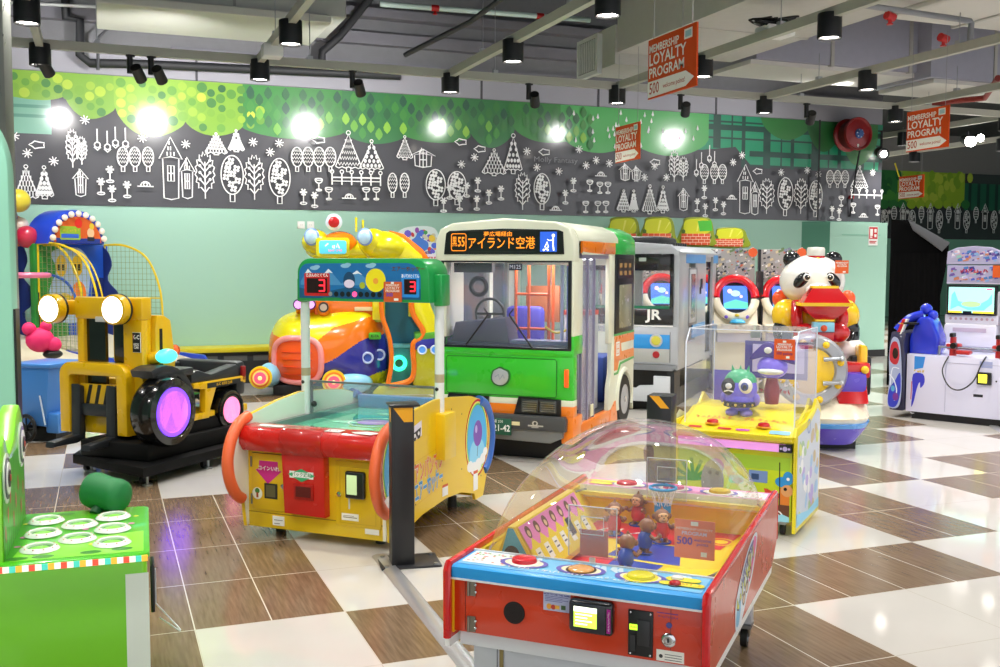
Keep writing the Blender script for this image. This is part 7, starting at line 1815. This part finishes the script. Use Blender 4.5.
# cab with doorway
m = B(); m.m(YE); m.box(*[px2(371, 0)[0], .2, px2(0, 322)[1], px2(381, 0)[0], .6, px2(0, 296)[1]], .01); m.obj('door_post', t)
m = B(); m.m(OR); path = [px2(x, y) for x, y in [(380, 296), (381, 318), (388, 340), (390, 365), (386, 388)]]; m.tube(spline([(a, .12, b) for a, b in path], 5), .03, 10)
path = [px2(x, y) for x, y in [(410, 296), (412, 315), (422, 332), (420, 340), (412, 347), (413, 372), (408, 384), (388, 389)]]; m.tube(spline([(a, .12, b) for a, b in path], 5), .036, 10); m.obj('door_trim', t)
m = B(); m.m(TL); a = px2(380, 390); b = px2(422, 296); m.prism([px2(x, y) for x, y in [(380, 296), (411, 296), (413, 316), (423, 333), (413, 345), (413, 388), (388, 388), (388, 340)]], 'y', .5, .55); m.m(mat('2a8a96', .35)); m.box(px2(390, 0)[0], .3, px2(0, 388)[1], px2(413, 0)[0], .5, px2(0, 350)[1]); m.m(mat('5fb4bc', .3)); m.box(px2(389, 0)[0], .28, px2(0, 351)[1], px2(414, 0)[0], .52, px2(0, 348)[1]); m.obj('cab_interior', t)
c = px2(398, 367); m = B(); m.m(mat('2fe0a8', .3, emit=1.6)); m.torus((c[0], .27, c[1]), .075, .025, 'y', 28, 10); m.m(mat('0f5a4c', .3)); m.cyl((c[0], .28, c[1]), (c[0], .3, c[1]), .06, n=20); m.obj('glowing_ring', t)
m = B(); m.m(YE); m.prism([px2(x, y) for x, y in spline([(412, 296), (425, 298), (433, 315), (438, 330), (436, 345), (420, 342), (424, 333), (414, 316)], 4, True)], 'y', .1, .9, .05, 3); m.m(NB); m.prism([px2(x, y) for x, y in [(414, 342), (440, 339), (441, 350), (414, 352)]], 'y', .09, .9, .01); m.m(mat('5aa83a', .3)); m.prism([px2(x, y) for x, y in [(414, 336), (440, 333), (440, 340), (414, 343)]], 'y', .09, .9, .01); m.m(OL); m.prism([px2(x, y) for x, y in spline([(414, 350), (440, 348), (448, 362), (446, 385), (430, 392), (412, 388)], 4, True)], 'y', .1, .9, .05, 3); m.obj('tail_body', t)
for x in (421, 434): c = px2(x, 352); m = B(); m.m(mat('d8e4f4', .3)); m.torus((c[0], .08, c[1]), .05, .01, 'y', 24, 8); m.m(mat('4a8ad8', .2, emit=.3)); m.cyl((c[0], .08, c[1]), (c[0], .1, c[1]), .045, n=20); m.obj('porthole', t)
m = B(); m.m(mat('4aa82a', .3)); c = px2(373, 338); m.box(c[0] - .07, .1, c[1] - .04, c[0] + .08, .3, c[1] + .04, .02); m.on((c[0] - .07, .1, c[1] - .04), (1, 0, 0), (0, 0, 1)); m.m(BLACK); m.text('K-7A', .075, .04, .045, bold=.02); m.obj('name_plate', t)
# nose lamps, windscreen block
m = B(); m.m(OR); c = px2(340, 312); m.box(px2(312, 0)[0], .3, px2(0, 322)[1], px2(372, 0)[0], .9, px2(0, 300)[1], .04); m.m(mat('f2d8a8', .3)); m.box(px2(353, 0)[0], .27, px2(0, 313)[1], px2(372, 0)[0], .31, px2(0, 309)[1], .006); m.obj('bonnet', t)
for x in (297, 309): c = px2(x, 306); m = B(); m.m(mat('4a2a5c', .3)); m.cyl((c[0], .2, c[1]), (c[0], .28, c[1]), .065, n=24); m.m(mat('d88ae0', .3, emit=.9)); m.cyl((c[0], .185, c[1]), (c[0], .2, c[1]), .048, n=24); m.m(OR); m.cyl((c[0], .25, c[1]), (c[0], .45, c[1] - .1), .05, n=12); m.obj('nose_lamp', t)
c = px2(322, 309); m = B(); m.m(mat('3a3434', .3)); m.cyl((c[0], .2, c[1]), (c[0], .28, c[1]), .062, n=24); m.m(mat('c8b8a8', .3)); m.cyl((c[0], .185, c[1]), (c[0], .2, c[1]), .042, n=24); m.m(OR); m.sph((c[0], .3, c[1] - .04), (.08, .08, .08), 14, 10); m.obj('nose_lamp', t)
# pillar up to the roof
m = B(); m.m(OL); m.box(px2(372, 0)[0], .3, px2(0, 325)[1], px2(384, 0)[0], .6, px2(0, 255)[1], .02); m.box(px2(408, 0)[0], .35, px2(0, 320)[1], px2(420, 0)[0], .65, px2(0, 255)[1], .02); m.obj('roof_pillar', t)
# fish roof
m = B(); m.m(YE); m.sph((px2(345, 0)[0], .55, px2(0, 252)[1]), (.5, .3, .15), 36, 18); m.sph((px2(382, 0)[0], .4, px2(0, 247)[1]), (.28, .3, .19), 32, 18)
m.sph((px2(314, 0)[0], .4, px2(0, 243)[1]), (.17, .2, .155), 20, 14); m.sph((px2(372, 0)[0], .3, px2(0, 243)[1]), (.18, .2, .17), 24, 16); m.prism([px2(x, y) for x, y in [(388, 236), (402, 238), (422, 256), (424, 264), (392, 264)]], 'y', .3, .55, .03); m.obj('fish_roof', t)
m = B(); m.m(OR); m.sph((px2(338, 0)[0], .42, px2(0, 245)[1]), (.22, .26, .16), 28, 16); m.obj('orange_band', t)
m = B(); m.m(OR); m.prism([px2(x, y) for x, y in [(388, 230), (404, 234), (424, 250), (432, 262), (420, 262), (400, 244)]], 'y', .45, .6, .02); m.obj('orange_fin', t)
for x in (311, 364): c = px2(x, 238); m = B(); m.m(mat('7a9ae8', .3)); m.sph((c[0], .2 if x < 340 else .1, c[1]), (.092, .05, .105), 24, 14); m.m(mat('b8dcf4', .25, coat=.6, emit=.05)); m.sph((c[0] - .005, .18 if x < 340 else .08, c[1]), (.076, .05, .088), 24, 14); m.obj('fish_eye', t)
c = px2(332, 248); m = B(); m.m(YE); m.prism(rrect(c[0] - .2, c[1] - .125, c[0] + .2, c[1] + .11, .04), 'y', .12, .3, .02); m.m(mat('58c8e0', .3, emit=.3)); m.prism(rrect(c[0] - .16, c[1] - .085, c[0] + .16, c[1] + .075, .03), 'y', .105, .15, .006); m.on((c[0], .105, c[1]), (1, 0, 0), (0, 0, 1), .001); m.m(mat('f4fbfc', .3, emit=.3)); m.squiggle(0, .01, .2, .07, .014, 5); m.m(mat('e08ab8', .3, emit=.3)); m.squiggle(.03, -.045, .16, .03, .012, 8); m.obj('roof_screen', t)
c = px2(333, 223); m = B(); m.m(mat('d8e0ec', .25, coat=.5)); m.lathe([(.02, .2), (.06, .1), (.085, .02), (.1, -.05), (.085, -.06)], (c[0], .3, c[1]), 'y', 28); m.m(mat('b01a20', .3, emit=.2)); m.lathe([(.066, -.061), (.05, -.075), (.0001, -.085)], (c[0], .3, c[1]), 'y', 28); m.obj('roof_horn', t)
for x, h_ in ((355, .16), (362, .13)): c = px2(x, 232); m = B(); m.m(YE); m.cyl((c[0], .45, c[1]), (c[0], .45, c[1] + h_), .014, n=10); m.sph((c[0], .45, c[1] + h_), .018, 8, 6); m.obj('antenna', t)
m = B(); m.m(mat('1a1b20', .5)); m.box(.25, .2, 0, 2.0, 1.1, .12, .01); m.obj('plinth', t)

# sign board of bright shapes behind, beside the bus
t = thing('cutout_sign', 'colourful cut-out card game sign with blue drop shape between the submarine and the bus', 'sign', tuple(at_v(418, 247, 13.6)), 10)
t.scale = (1.07, 1, 1.07)
m = B(); kk = .0125
m.m(mat('d8e8e8', .4)); m.prism(spline([(-.27, -.22), (-.3, .05), (-.22, .22), (0, .27), (.22, .24), (.28, .05), (.25, -.24), (0, -.26)], 4, True), 'y', .01, .03)
m.on((0, .01, 0), (1, 0, 0), (0, 0, 1), .001); rnd = random.Random(11)
for k in range(46):
    a = rnd.uniform(0, 2 * PI); r = rnd.uniform(.15, .25); m.m(mat(['3a9a4a', 'e8c83a', 'c83a3a', '6a5ad0', 'e88a3a', '4a6ad8', 'c9c8b0', '8a4aa8'][k % 8], .35)); m.ell(r * math.cos(a), .04 + r * .75 * math.sin(a), rnd.uniform(.025, .05), rnd.uniform(.02, .05), a, 9)
m.m(mat('3f7ad8', .3, coat=.3)); m.poly(spline([(-.12, -.03), (-.13, .06), (-.04, .12), (0, .19), (.04, .12), (.13, .06), (.12, -.03), (0, -.07)], 5, True))
m.m(mat('e8e0f0', .35)); m.rect(-.24, -.22, .25, -.09, .03); m.m(mat('b8384a', .35)); m.text('SCAN BATTLERS', 0, -.155, .072, bold=.04, sx=.88); m.m(mat('7a3a6a', .35)); m.text('DRAGON QUEST', 0, -.075, .045, bold=.04)
m.obj('sign_board', t, 0)
m = B(); m.m(mat('2a2c30', .4)); m.box(-.16, .03, -.9, .14, .3, -.2, .01); m.box(-.2, .03, -(at_v(418, 247, 13.6).z) / 1.07, .2, .4, -.85, .02); m.m(mat('e85a3a', .3, emit=.4)); m.box(.16, .0, -.42, .26, .1, -.25, .01); m.obj('cabinet', t)

# ================================================================ kids basketball machines far left
def hoops(O, W, name, label, cols, D=1.65, board=True):
    side, top, cnt, net = cols
    t = thing(name, label, 'arcade game', O, -46)
    m = B(); m.m(mat(side, .35)); m.box(0, 0, .06, W, .75, .38, .01); m.box(0, .7, .06, W, D + .25, .5, .01)
    m.m(mat(cnt, .3, coat=.3)); m.prism([(-.02, .36), (-.03, .44), (.04, .52), (.5, .55), (1.3, .62), (1.3, .36)], 'x', W - .04, W + .01, .005); m.prism([(-.02, .36), (-.03, .44), (.04, .52), (.5, .55), (1.3, .62), (1.3, .36)], 'x', -.01, .04, .005)
    m.m(mat('e8c81c', .35)); m.box(.03, -.012, .3, W - .03, .02, .42, .004)
    m.m(BLACK); m.box(.05, .1, 0, W - .05, 1.6, .07)
    m.obj('counter', t)
    m = B(); m.m(mat('d8d0b8', .5)); m.prism([(.04, .44), (D, .75), (D, .7), (.04, .40)], 'x', .03, W - .03); m.obj('ball_ramp', t)
    m = B(); m.m(mat(side, .4)); m.box(-.06, D, .5, W * .42, D + .08, 1.86, .01); m.m(mat('2458c8', .4)); m.box(W * .42, D, .5, W + .06, D + .08, 1.86, .01)
    m.on((-.06, D, .5), (1, 0, 0), (0, 0, 1), .002)
    m.m(mat('a9c0e0', .4)); m.poly(spline([(.3, .5), (.22, .8), (.34, 1.05), (.26, 1.25), (.5, 1.32), (.75, 1.3), (.9, 1.1), (.85, .7), (.75, .45), (.5, .4)], 4, True))
    m.m(mat('e8b81c', .35)); m.ell(.42, 1.1, .09, .13); m.ell(.68, 1.1, .09, .13); m.m(mat('3a2c10', .4)); 
    for x in (.36, .43, .62, .69): m.rect(x, 1.04, x + .045, 1.12)
    m.m(mat('f07a1c', .35)); m.ell(.7, .75, .12, .16); m.ell(.55, .65, .1, .07); m.m(mat('e8c03a', .35)); m.ell(.45, .7, .12, .07); m.m(mat('1a2a6a', .4)); m.ell(W - .02, .75, .16, .2)
    m.obj('back_board', t)
    cg = B(); cg.m(mat('e8c81c', .3)); ar = [(D, 1.86), (D - .35, 1.85), (D - .7, 1.7), (D - .9, 1.35), (D - .95, .95), (D - .95, .58)]
    for x in (0, W): cg.tube(spline([(x, y, z) for y, z in ar], 5), .014, 8); cg.tube([(x, D, .6), (x, D, 1.86)], .014, 8); cg.tube([(x, D, 1.2), (x, D - .93, 1.2)], .009, 6)
    cg.tube(spline([(0.06, y - .03, z - .02) for y, z in ar], 5), .01, 8)
    cg.obj('cage_frame', t)
    nt_ = B(); nt_.m(mat(net, .5))
    sp = spline(ar, 5)
    def ztop(y): 
        for a, b in zip(sp, sp[1:]):
            if b[0] <= y <= a[0]: return a[1] + (b[1] - a[1]) * ((a[0] - y) / max(1e-6, a[0] - b[0]))
        return 1.86
    for x in (0, W):
        k = 1
        while k * .07 < .93:
            y = D - k * .07; nt_.box(x - .002, y - .002, .6, x + .002, y + .002, ztop(y)); k += 1
        z = .66
        while z < 1.84:
            yy = D - .95
            for q in range(60):
                y_ = D - q * .95 / 60
                if ztop(y_) >= z: yy = y_
            nt_.box(x - .002, yy, z - .002, x + .002, D, z + .002); z += .07
    stuff(nt_.obj('side_net', t, 0))
    cl = B(); cl.m(mat('27397c', .4)); cl.prism([(D - y, z) for y, z in spline([(0, .6), (.14, .62), (.2, .75), (.1, .9), (.05, 1.0), (.2, 1.1), (.24, 1.25), (.12, 1.36), (.06, 1.45), (.14, 1.6), (.1, 1.75), (0, 1.84)], 3)], 'x', W - .03, W - .02); cl.obj('cloud_panel', t)
    return t
ta = hoops((.423, 11.716, 0), 1.1, 'basketball_machine', 'kids basketball machine with yellow cage, blue counter and bulb-lit arched topper', ('2f8f3a', '1f3fc8', '1f45b8', '8a9a5a'))
ta.scale = (.93, .93, .97); bpy.context.view_layer.update()
m = B(); m.m(mat('1f45c8', .35, coat=.3)); R0 = .55; m.prism([(.44 + .46 * math.cos(math.radians(a)), 1.86 + .41 * math.sin(math.radians(a))) for a in range(0, 181, 12)], 'y', 1.45, 1.85, .02); m.obj('topper_arch', ta)
m = B(); m.m(mat('e0642a', .35)); m.prism([(.44 + .38 * math.cos(math.radians(a)), 1.88 + .31 * math.sin(math.radians(a))) for a in range(0, 181, 12)], 'y', 1.43, 1.46)
m.on((.44, 1.43, 1.88), (1, 0, 0), (0, 0, 1), .002); m.m(mat('2a3f9a', .35)); m.rect(-.36, 0, .36, .05); m.m(mat('9ac03a', .35)); m.rect(-.3, .03, .03, .19, .02); m.m(mat('c8c03a', .35)); m.squiggle(-.14, .145, .3, .04, .012, 5); m.m(mat('3a6ad8', .35)); m.rect(-.28, .05, 0, .1)
m.m(mat('e8342a', .3)); m.ell(.0, .23, .06); m.m(mat('f0c8a0', .35)); m.ell(.2, .12, .06); m.m(mat('2a2a3a', .35)); m.rect(.14, .02, .26, .07); m.m(mat('e8c83a', .35)); m.ell(.22, .2, .04); m.obj('topper_panel', ta)
for k in range(11):
    a = math.radians(10 + k * 16); m = B(); m.m(mat('e9dccb', .3, emit=.15)); m.sph((.44 + .425 * math.cos(a), 1.42, 1.87 + .355 * math.sin(a)), .038, 12, 8); m.obj('bulb', ta)
for x, z in ((.4, .6), (.75, .58), (.9, .6)):
    m = B(); m.m(mat('e8622a', .5)); m.sph((x, .35, z - .02), .07, 20, 14); m.m(mat('3a2418', .5)); m.torus((x, .35, z - .02), .0705, .002, 'y', 24, 4); m.torus((x, .35, z - .02), .0705, .002, 'x', 24, 4); o = m.obj('basketball'); o.matrix_world = ta.matrix_world.copy(); tag(o, {.4: 'orange basketball left of the others on the far kids basketball counter', .75: 'orange basketball in the middle of the far kids basketball counter', .9: 'orange basketball at the right end of the far kids basketball counter'}[x], 'basketball', 'basketballs on the far counter')
m = B(); m.m(mat('e03a1c', .3)); m.cyl((.92, -.03, .33), (.92, -.01, .33), .06, n=20); m.cyl((.3, -.03, .33), (.3, -.01, .33), .06, n=20); stk = m.obj('ball_emblem', ta)
pC = at_z(64, 418, 0)
tb = hoops((pC.x, pC.y, 0), 1.0, 'basketball_machine', 'nearer kids basketball machine half hidden by the blue cart, with jumbled coloured topper', ('2f9a2a', '6a2a8a', '2fa83a', 'b8b8a8'))
m = B(); rnd = random.Random(21)
for k in range(26):
    m.m(mat(['c82a4a', '1f8a7a', 'd8c83a', '7a3a9a', '2a5ac8', 'e07a2a', '3aa83a', 'e8e0d0'][k % 8], .3, coat=.4)); m.sph((rnd.uniform(-.0, .95), rnd.uniform(1.3, 1.6), rnd.uniform(1.85, 2.3)), rnd.uniform(.07, .14), 14, 9)
m.obj('topper_cluster', tb)
for k in range(6): m = B(); m.m(mat('e9dccb', .3, emit=.15)); m.sph((1.0, 1.42, 1.2 + k * .14), .045, 12, 8); m.obj('bulb', tb)
m = B(); m.m(mat('3a6ad8', .3)); m.tube(spline([(.98, 1.4, 1.5), (.98, .9, 1.35), (.98, .7, .9), (.98, .6, .6)], 6), .016, 8); m.obj('blue_rail', tb)
m = B(); m.m(mat('e87aa0', .35)); m.torus((.5, 1.0, 1.45), .22, .03, 'z', 28, 8); m.obj('hoop_ring', tb)
m = B(); m.m(mat('e8f8d0', .4, emit=.2)); m.on((0, -.001, .06), (1, 0, 0), (0, 0, 1), .012); m.m(mat('6ac82a', .35, emit=.15)); m.rect(.04, .0, .96, .24); m.m(mat('d88a9a', .35))
for k in range(7): m.m(mat(('e0a0a8', 'd8e04a', 'f0f0e0')[k % 3], .35)); m.ell(.12 + k * .13, .12 + (k % 2) * .05, .05)
m.obj('picture_panel', tb)
# pink plush
pp = at_v(40, 340, pC.y + .4)
t = thing('plush_toy', 'pink round plush toy hanging in the left basketball cage', 'toy', (pp.x, pp.y, pp.z), 0)
m = B(); m.m(mat('e8226a', .6)); m.sph((0, 0, 0), (.14, .12, .13)); m.sph((-.1, -.02, .12), (.07, .07, .07)); m.sph((.06, 0, .14), (.06, .05, .06)); m.sph((.13, -.02, -.05), (.08, .07, .08)); m.obj('body', t)
m = B(); m.m(BLACK); m.tube([(0, 0, .1), (0, .0, .5)], .006, 6); m.obj('strap', t)
m = B(); m.m(BLACK); m.sph((.12, -.02, -.15), (.1, .07, .05), 14, 8); m.obj('foot', t)

# blue tender-like cart
pB = at_z(20, 443, 0)
t = thing('train_cart', 'small blue toy train cart with black spoked wheel behind the green game', 'ride cart', (pB.x + .0, pB.y + .1, 0), 38)
t.scale = (.84, 1, 1)
m = B(); BC = mat('3f80cc', .35, coat=.2); m.m(BC); m.prism([(-.1, .14), (.32, .14), (.34, .30), (.38, .66), (-.1, .70)], 'y', 0, .45, .02); m.box(.30, .02, .08, .46, .4, .26, .02); m.box(-.12, -.02, .66, .42, .47, .70, .015); m.m(mat('cfe0f0', .4)); m.tube([(.27, -.01, .42), (.33, -.01, .16)], .008, 6)
m.obj('cart_body', t)
for x in (.13,):
    m = B(); m.m(mat('0e0f12', .3)); m.torus((x, -.05, .13), .11, .018, 'y', 32, 8)
    for k in range(8): a = k * PI / 4; m.cyl((x, -.05, .13), (x + .11 * math.cos(a), -.05, .13 + .11 * math.sin(a)), .008, n=6)
    m.cyl((x, -.07, .13), (x, .1, .13), .03, n=14); m.obj('spoked_wheel', t)
m = B(); m.m(BLACK); m.box(-.05, .05, .0, .4, .4, .15); m.obj('plinth', t)
# yellow topped ledge along the wall
m = B(); m.m(mat('25282c', .5)); m.box(-1.5, VW - .45, .0, 2.35, VW - .02, .42); m.m(mat('5a5c5a', .5))
for k in range(9): m.box(-1.2 + k * .38, VW - .455, .3, -.9 + k * .38, VW - .45, .37)
m.m(mat('e0cf2c', .4)); m.box(-1.55, VW - .5, .42, 2.4, VW - .02, .48, .004)
tag(m.obj('wall_ledge'), 'low dark ledge with yellow top running along the green wall', 'ledge')

# ================================================================ mole hammer game, near left
LG2 = mat('7bd626', .3, coat=.3); GG = mat('4fc41c', .3, coat=.3)
t = thing('mole_game', 'bright green frog themed whack game with eight white ringed holes', 'arcade game', (-1.01, 3.68, .008), 2)
m = B(); m.m(LG2); m.box(0, 0, 0, 1.13, .70, .585, .02, 3); m.m(mat('e8f4e4', .4)); m.box(1.06, -.003, .0, 1.135, .0, .53); m.obj('cabinet', t)
m = B(); m.m(GG); m.prism(rrect(.66, -.015, 1.14, .71, .03), 'z', .582, .60, .004)
m.on((0, 0, .60), (1, 0, 0), (0, 1, 0), .001); rnd = random.Random(5)
m.m(mat('8ae83a', .3)); m.poly([(.7, .02), (1.12, .02), (1.12, .3), (.72, .22)]); m.m(mat('2f8a1c', .3))
for a in ((.8, .055), (.95, .06), (1.05, .07), (.72, .05), (.98, .66), (.83, .66)): m.ell(a[0], a[1], .035, .022)
m.m(mat('e88ac0', .3))
for k in range(9): m.ell(rnd.uniform(.7, 1.1), rnd.uniform(.1, .6), .012)
m.m(mat('f0e83a', .3))
for k in range(9): m.ell(rnd.uniform(.7, 1.1), rnd.uniform(.1, .6), .01)
m.obj('play_panel', t)
m = B(); cl_ = ['e8503a', 'f4e8d0', '4ac8b0', 'f0b03a', 'e8f0e0']
for k in range(24): m.m(mat(cl_[k % 5], .3, emit=.5)); m.box(.665 + k * .0195, -.02, .575, .6845 + k * .0195, -.012, .595)
stuff(m.obj('edge_light_strip', t, 0))
a2 = math.radians(2); O_ = Vector((-1.0, 3.68, 0)); Rm = Vector((math.cos(a2), -math.sin(a2), 0)); Dm = Vector((math.sin(a2), math.cos(a2), 0))
for x, y in ((-.211, 4.21), (-.091, 4.101), (.028, 4.186), (-.213, 4.01), (.024, 3.995), (-.094, 3.893), (-.213, 3.801), (.02, 3.794)):
    p = Vector((x, y, 0)) - O_; lx, ly = p.dot(Rm), p.dot(Dm)
    m = B(); m.m(mat('ecefe8', .3, coat=.3)); m.lathe([(.042, .602), (.043, .613), (.048, .616), (.058, .611), (.065, .603)], (lx, ly, 0), 'z', 36); m.m(mat('e8a890', .4))
    for k in range(10): a = k * PI / 5; m.sph((lx + .054 * math.cos(a), ly + .054 * math.sin(a), .613), .003, 6, 4)
    o = m.obj('hole_ring', t); h = B(); h.m(mat('3f9a2a', .4)); h.cyl((lx, ly, .602), (lx, ly, .605), .042, n=28); h.m(mat('8ae050', .35)); h.sph((lx, ly, .60), (.036, .036, .012), 20, 8, z0=0); h.obj('mole_cap', o)
# headboard with round frog eyes, facing the panel
m = B(); m.m(LG2); m.box(0, .02, .58, .64, .16, .98, .05, 4); m.m(mat('86dc30', .3, coat=.3)); m.box(.0, .0, .55, .60, .06, .92, .03, 3)
m.prism([(.02, .58), (.02, .9), (.07, .98), (.15, 1.0), (.22, .94), (.28, .92), (.4, .95), (.5, 1.03), (.6, 1.05), (.67, .99), (.69, .9), (.69, .58)], 'x', .62, .685, .012); m.box(.0, .1, .55, .62, .69, .9, .03)
m.obj('headboard', t)
for y, z in ((.13, .86), (.58, .90)):
    m = B(); m.m(mat('e9ede6', .3)); m.cyl((.685, y, z), (.69, y, z), .085, n=32); m.m(mat('4a5258', .3)); m.cyl((.69, y, z), (.693, y, z), .07, n=32); m.m(WHITE); m.cyl((.693, y, z), (.696, y, z), .055, n=28); m.m(BLACK); m.cyl((.696, y, z), (.699, y, z), .03, n=24); m.m(mat('c8503a', .4)); m.cyl((.699, y + .01, z), (.701, y + .01, z), .012, n=14); m.obj('frog_eye', t)
m = B(); m.on((.685, .02, .6), (0, 1, 0), (0, 0, 1), .001); m.m(mat('3fae1c', .3)); m.rect(.01, 0, .65, .3); m.m(mat('2f7a1c', .3))
for k in range(12): m.poly([(.03 + k * .055, 0), (.045 + k * .055, .0), (.04 + k * .055, .18 + (k % 3) * .05)])
m.m(mat('d02a4a', .3))
for k in range(8): m.ell(.06 + k * .075, .08 + (k % 3) * .05, .014, .03)
m.obj('picture_panel', t)
m = B(); m.m(mat('15161a', .4)); m.box(1.14, .08, .36, 1.155, .2, .53, .004); m.m(mat('d8dadc', .3)); m.box(1.15, .13, .38, 1.16, .15, .5); m.tube(spline([(1.15, .15, .38), (1.2, .2, .3), (1.24, .15, .26), (1.17, .2, .3)], 6), .003, 5); m.obj('card_reader', t)
# soft hammer lying on the far edge of the panel
t = thing('soft_hammer', 'dark green padded hammer head resting at the back of the green game panel', 'hammer', (-.02, 4.33, .592), 0)
m = B(); m.m(mat('15753a', .6)); a = Vector((-.045, .05, .095)); b = Vector((.075, -.055, .075)); d = (b - a).normalized()
q = d.to_track_quat('Z', 'Y').to_matrix().to_4x4(); m.X = Matrix.Translation(a) @ q; L_ = (b - a).length
m.lathe([(.0001, -.012), (.05, -.01), (.068, .004), (.073, .03), (.066, L_ / 2), (.068, L_ - .03), (.062, L_ - .005), (.045, L_ + .008), (.0001, L_ + .01)], (0, 0, 0), 'z', 32); m.obj('hammer_head', t)
m = B(); m.m(mat('0e5a2c', .5)); m.cyl((0.0, 0, .06), (-.03, -.04, .012), .022, n=12); m.cyl((-.04, -.06, .0), (-.04, -.06, .014), .03, n=14); m.obj('handle', t)

# pale green padded screen and tinsel column at the left edge
t = thing('rounded_screen', 'pale mint standing screen with a rounded top corner at the left edge', 'screen', tuple(at_z(18, 300, 0) * 0 + Vector((-.62, 5.9, 0))), 10)
p18 = at_v(18, 300, 5.9); t.location = (p18.x - .03, 5.9, 0)
m = B(); m.m(mat('9ad9bf', .5)); m.prism([(-.9, .12)] + [(0, .12)] + arc(-.25, 2.05, .25, 0, 90, 10, .38) + [(-.9, 2.43)], 'y', 0, .12, .01); m.obj('screen_panel', t)
m = B(); m.m(BLACK); m.box(-.9, .0, 0, .0, .14, .12); m.box(.0, .02, .12, .012, .1, 1.35); m.obj('dark_edge', t)
t = thing('tinsel_column', 'grey column wrapped in silver tinsel behind the mint screen', 'column', (at_v(6, 60, 7.4).x - .04, 7.4, 0), 10)
m = B(); m.m(mat('83857f', .5, .3)); m.box(-.5, 0, 0, .03, .2, 3.75, .01); m.obj('column_core', t)
m = B(); m.m(mat('d9dde0', .15, .9)); rnd = random.Random(6)
for k in range(260):
    x = rnd.uniform(-.35, .05); z = rnd.uniform(1.9, 3.7); m.add([(x, -.02 - rnd.random() * .03, z), (x + rnd.uniform(-.02, .02), -.03, z + rnd.uniform(.04, .1)), (x + .006, -.05, z + .02)], [(0, 1, 2)])
stuff(m.obj('tinsel', t, 0))
# ================================================================ light
w = bpy.data.worlds.new('world'); sc.world = w; w.use_nodes = True
w.node_tree.nodes['Background'].inputs[0].default_value = (.95, .97, 1, 1)
w.node_tree.nodes['Background'].inputs[1].default_value = .7
sc.view_settings.exposure = .76
# each downlight gives a wide pool of light
lds = bpy.data.lights.new('downlight_beam', 'SPOT'); lds.energy = 88; lds.spot_size = math.radians(130); lds.spot_blend = .7; lds.shadow_soft_size = .09; lds.color = (1, .97, .93)
for p in SPOTS:
    if p[1] < 0: continue
    ld = lds
    if abs(p[1] - VR) < .3: ld = lds.copy(); ld.energy *= 1.45
    if p[1] > 17: ld = lds.copy(); ld.energy *= 7
    o = bpy.data.objects.new('downlight_beam', ld); C.objects.link(o); o.location = (p[0], p[1], p[2] - .0)
# track spots washing the mural
lw = bpy.data.lights.new('track_beam', 'SPOT'); lw.spot_size = math.radians(120); lw.spot_blend = 1; lw.shadow_soft_size = .05; lw.color = (1, .98, .96)
for x, y, k in ((60, 118, 1.3), (152, 122, 1), (305, 127, 1), (437, 128, .16), (556, 134, .16), (672, 139, .6)):
    tgt = at_v(x, y, VW)
    src = Vector((tgt.x * (14.2 + 2.6) / 14.2, VW - 2.6, HC + (tgt.z - HC) * (14.2 + 2.6) / 14.2))
    l = lw.copy(); l.energy = 150 * k
    if k < .3: l.shadow_soft_size = .12
    o = bpy.data.objects.new('track_beam', l); C.objects.link(o); o.location = src
    o.rotation_euler = (tgt - src).to_track_quat('-Z', 'Y').to_euler()

# open downlights further off whose lamps face this way
for x, y, d, lab in ((971, 141, 17, 'glaring white double spotlight far off on the right'), (884, 154, 17, 'small glaring white spotlight just right of the mural wall end')):
    q = sight(x, y); f = d / (q.x * math.sin(YAW) + q.y * math.cos(YAW)); pos = Vector((q.x * f, q.y * f, HC + q.z * f))
    t = thing('far_spotlight', lab, 'spotlight', tuple(pos), 20)
    m = B(); m.m(mat('16171a', .5)); m.cyl((0, .02, 0), (0, .22, .06), .1, .08, 18); m.cyl((0, .12, .05), (0, .12, ZR - pos.z), .02, n=8); m.obj('lamp_head', t)
    m = B(); m.m(mat('fffaf2', .5, emit=25)); m.cyl((0, .0, 0), (0, .02, 0), .055 if x < 900 else .09, n=20)
    if x > 900: m.cyl((.16, .0, .05), (.16, .02, .05), .06, n=20)
    m.obj('lamp_lens', t)
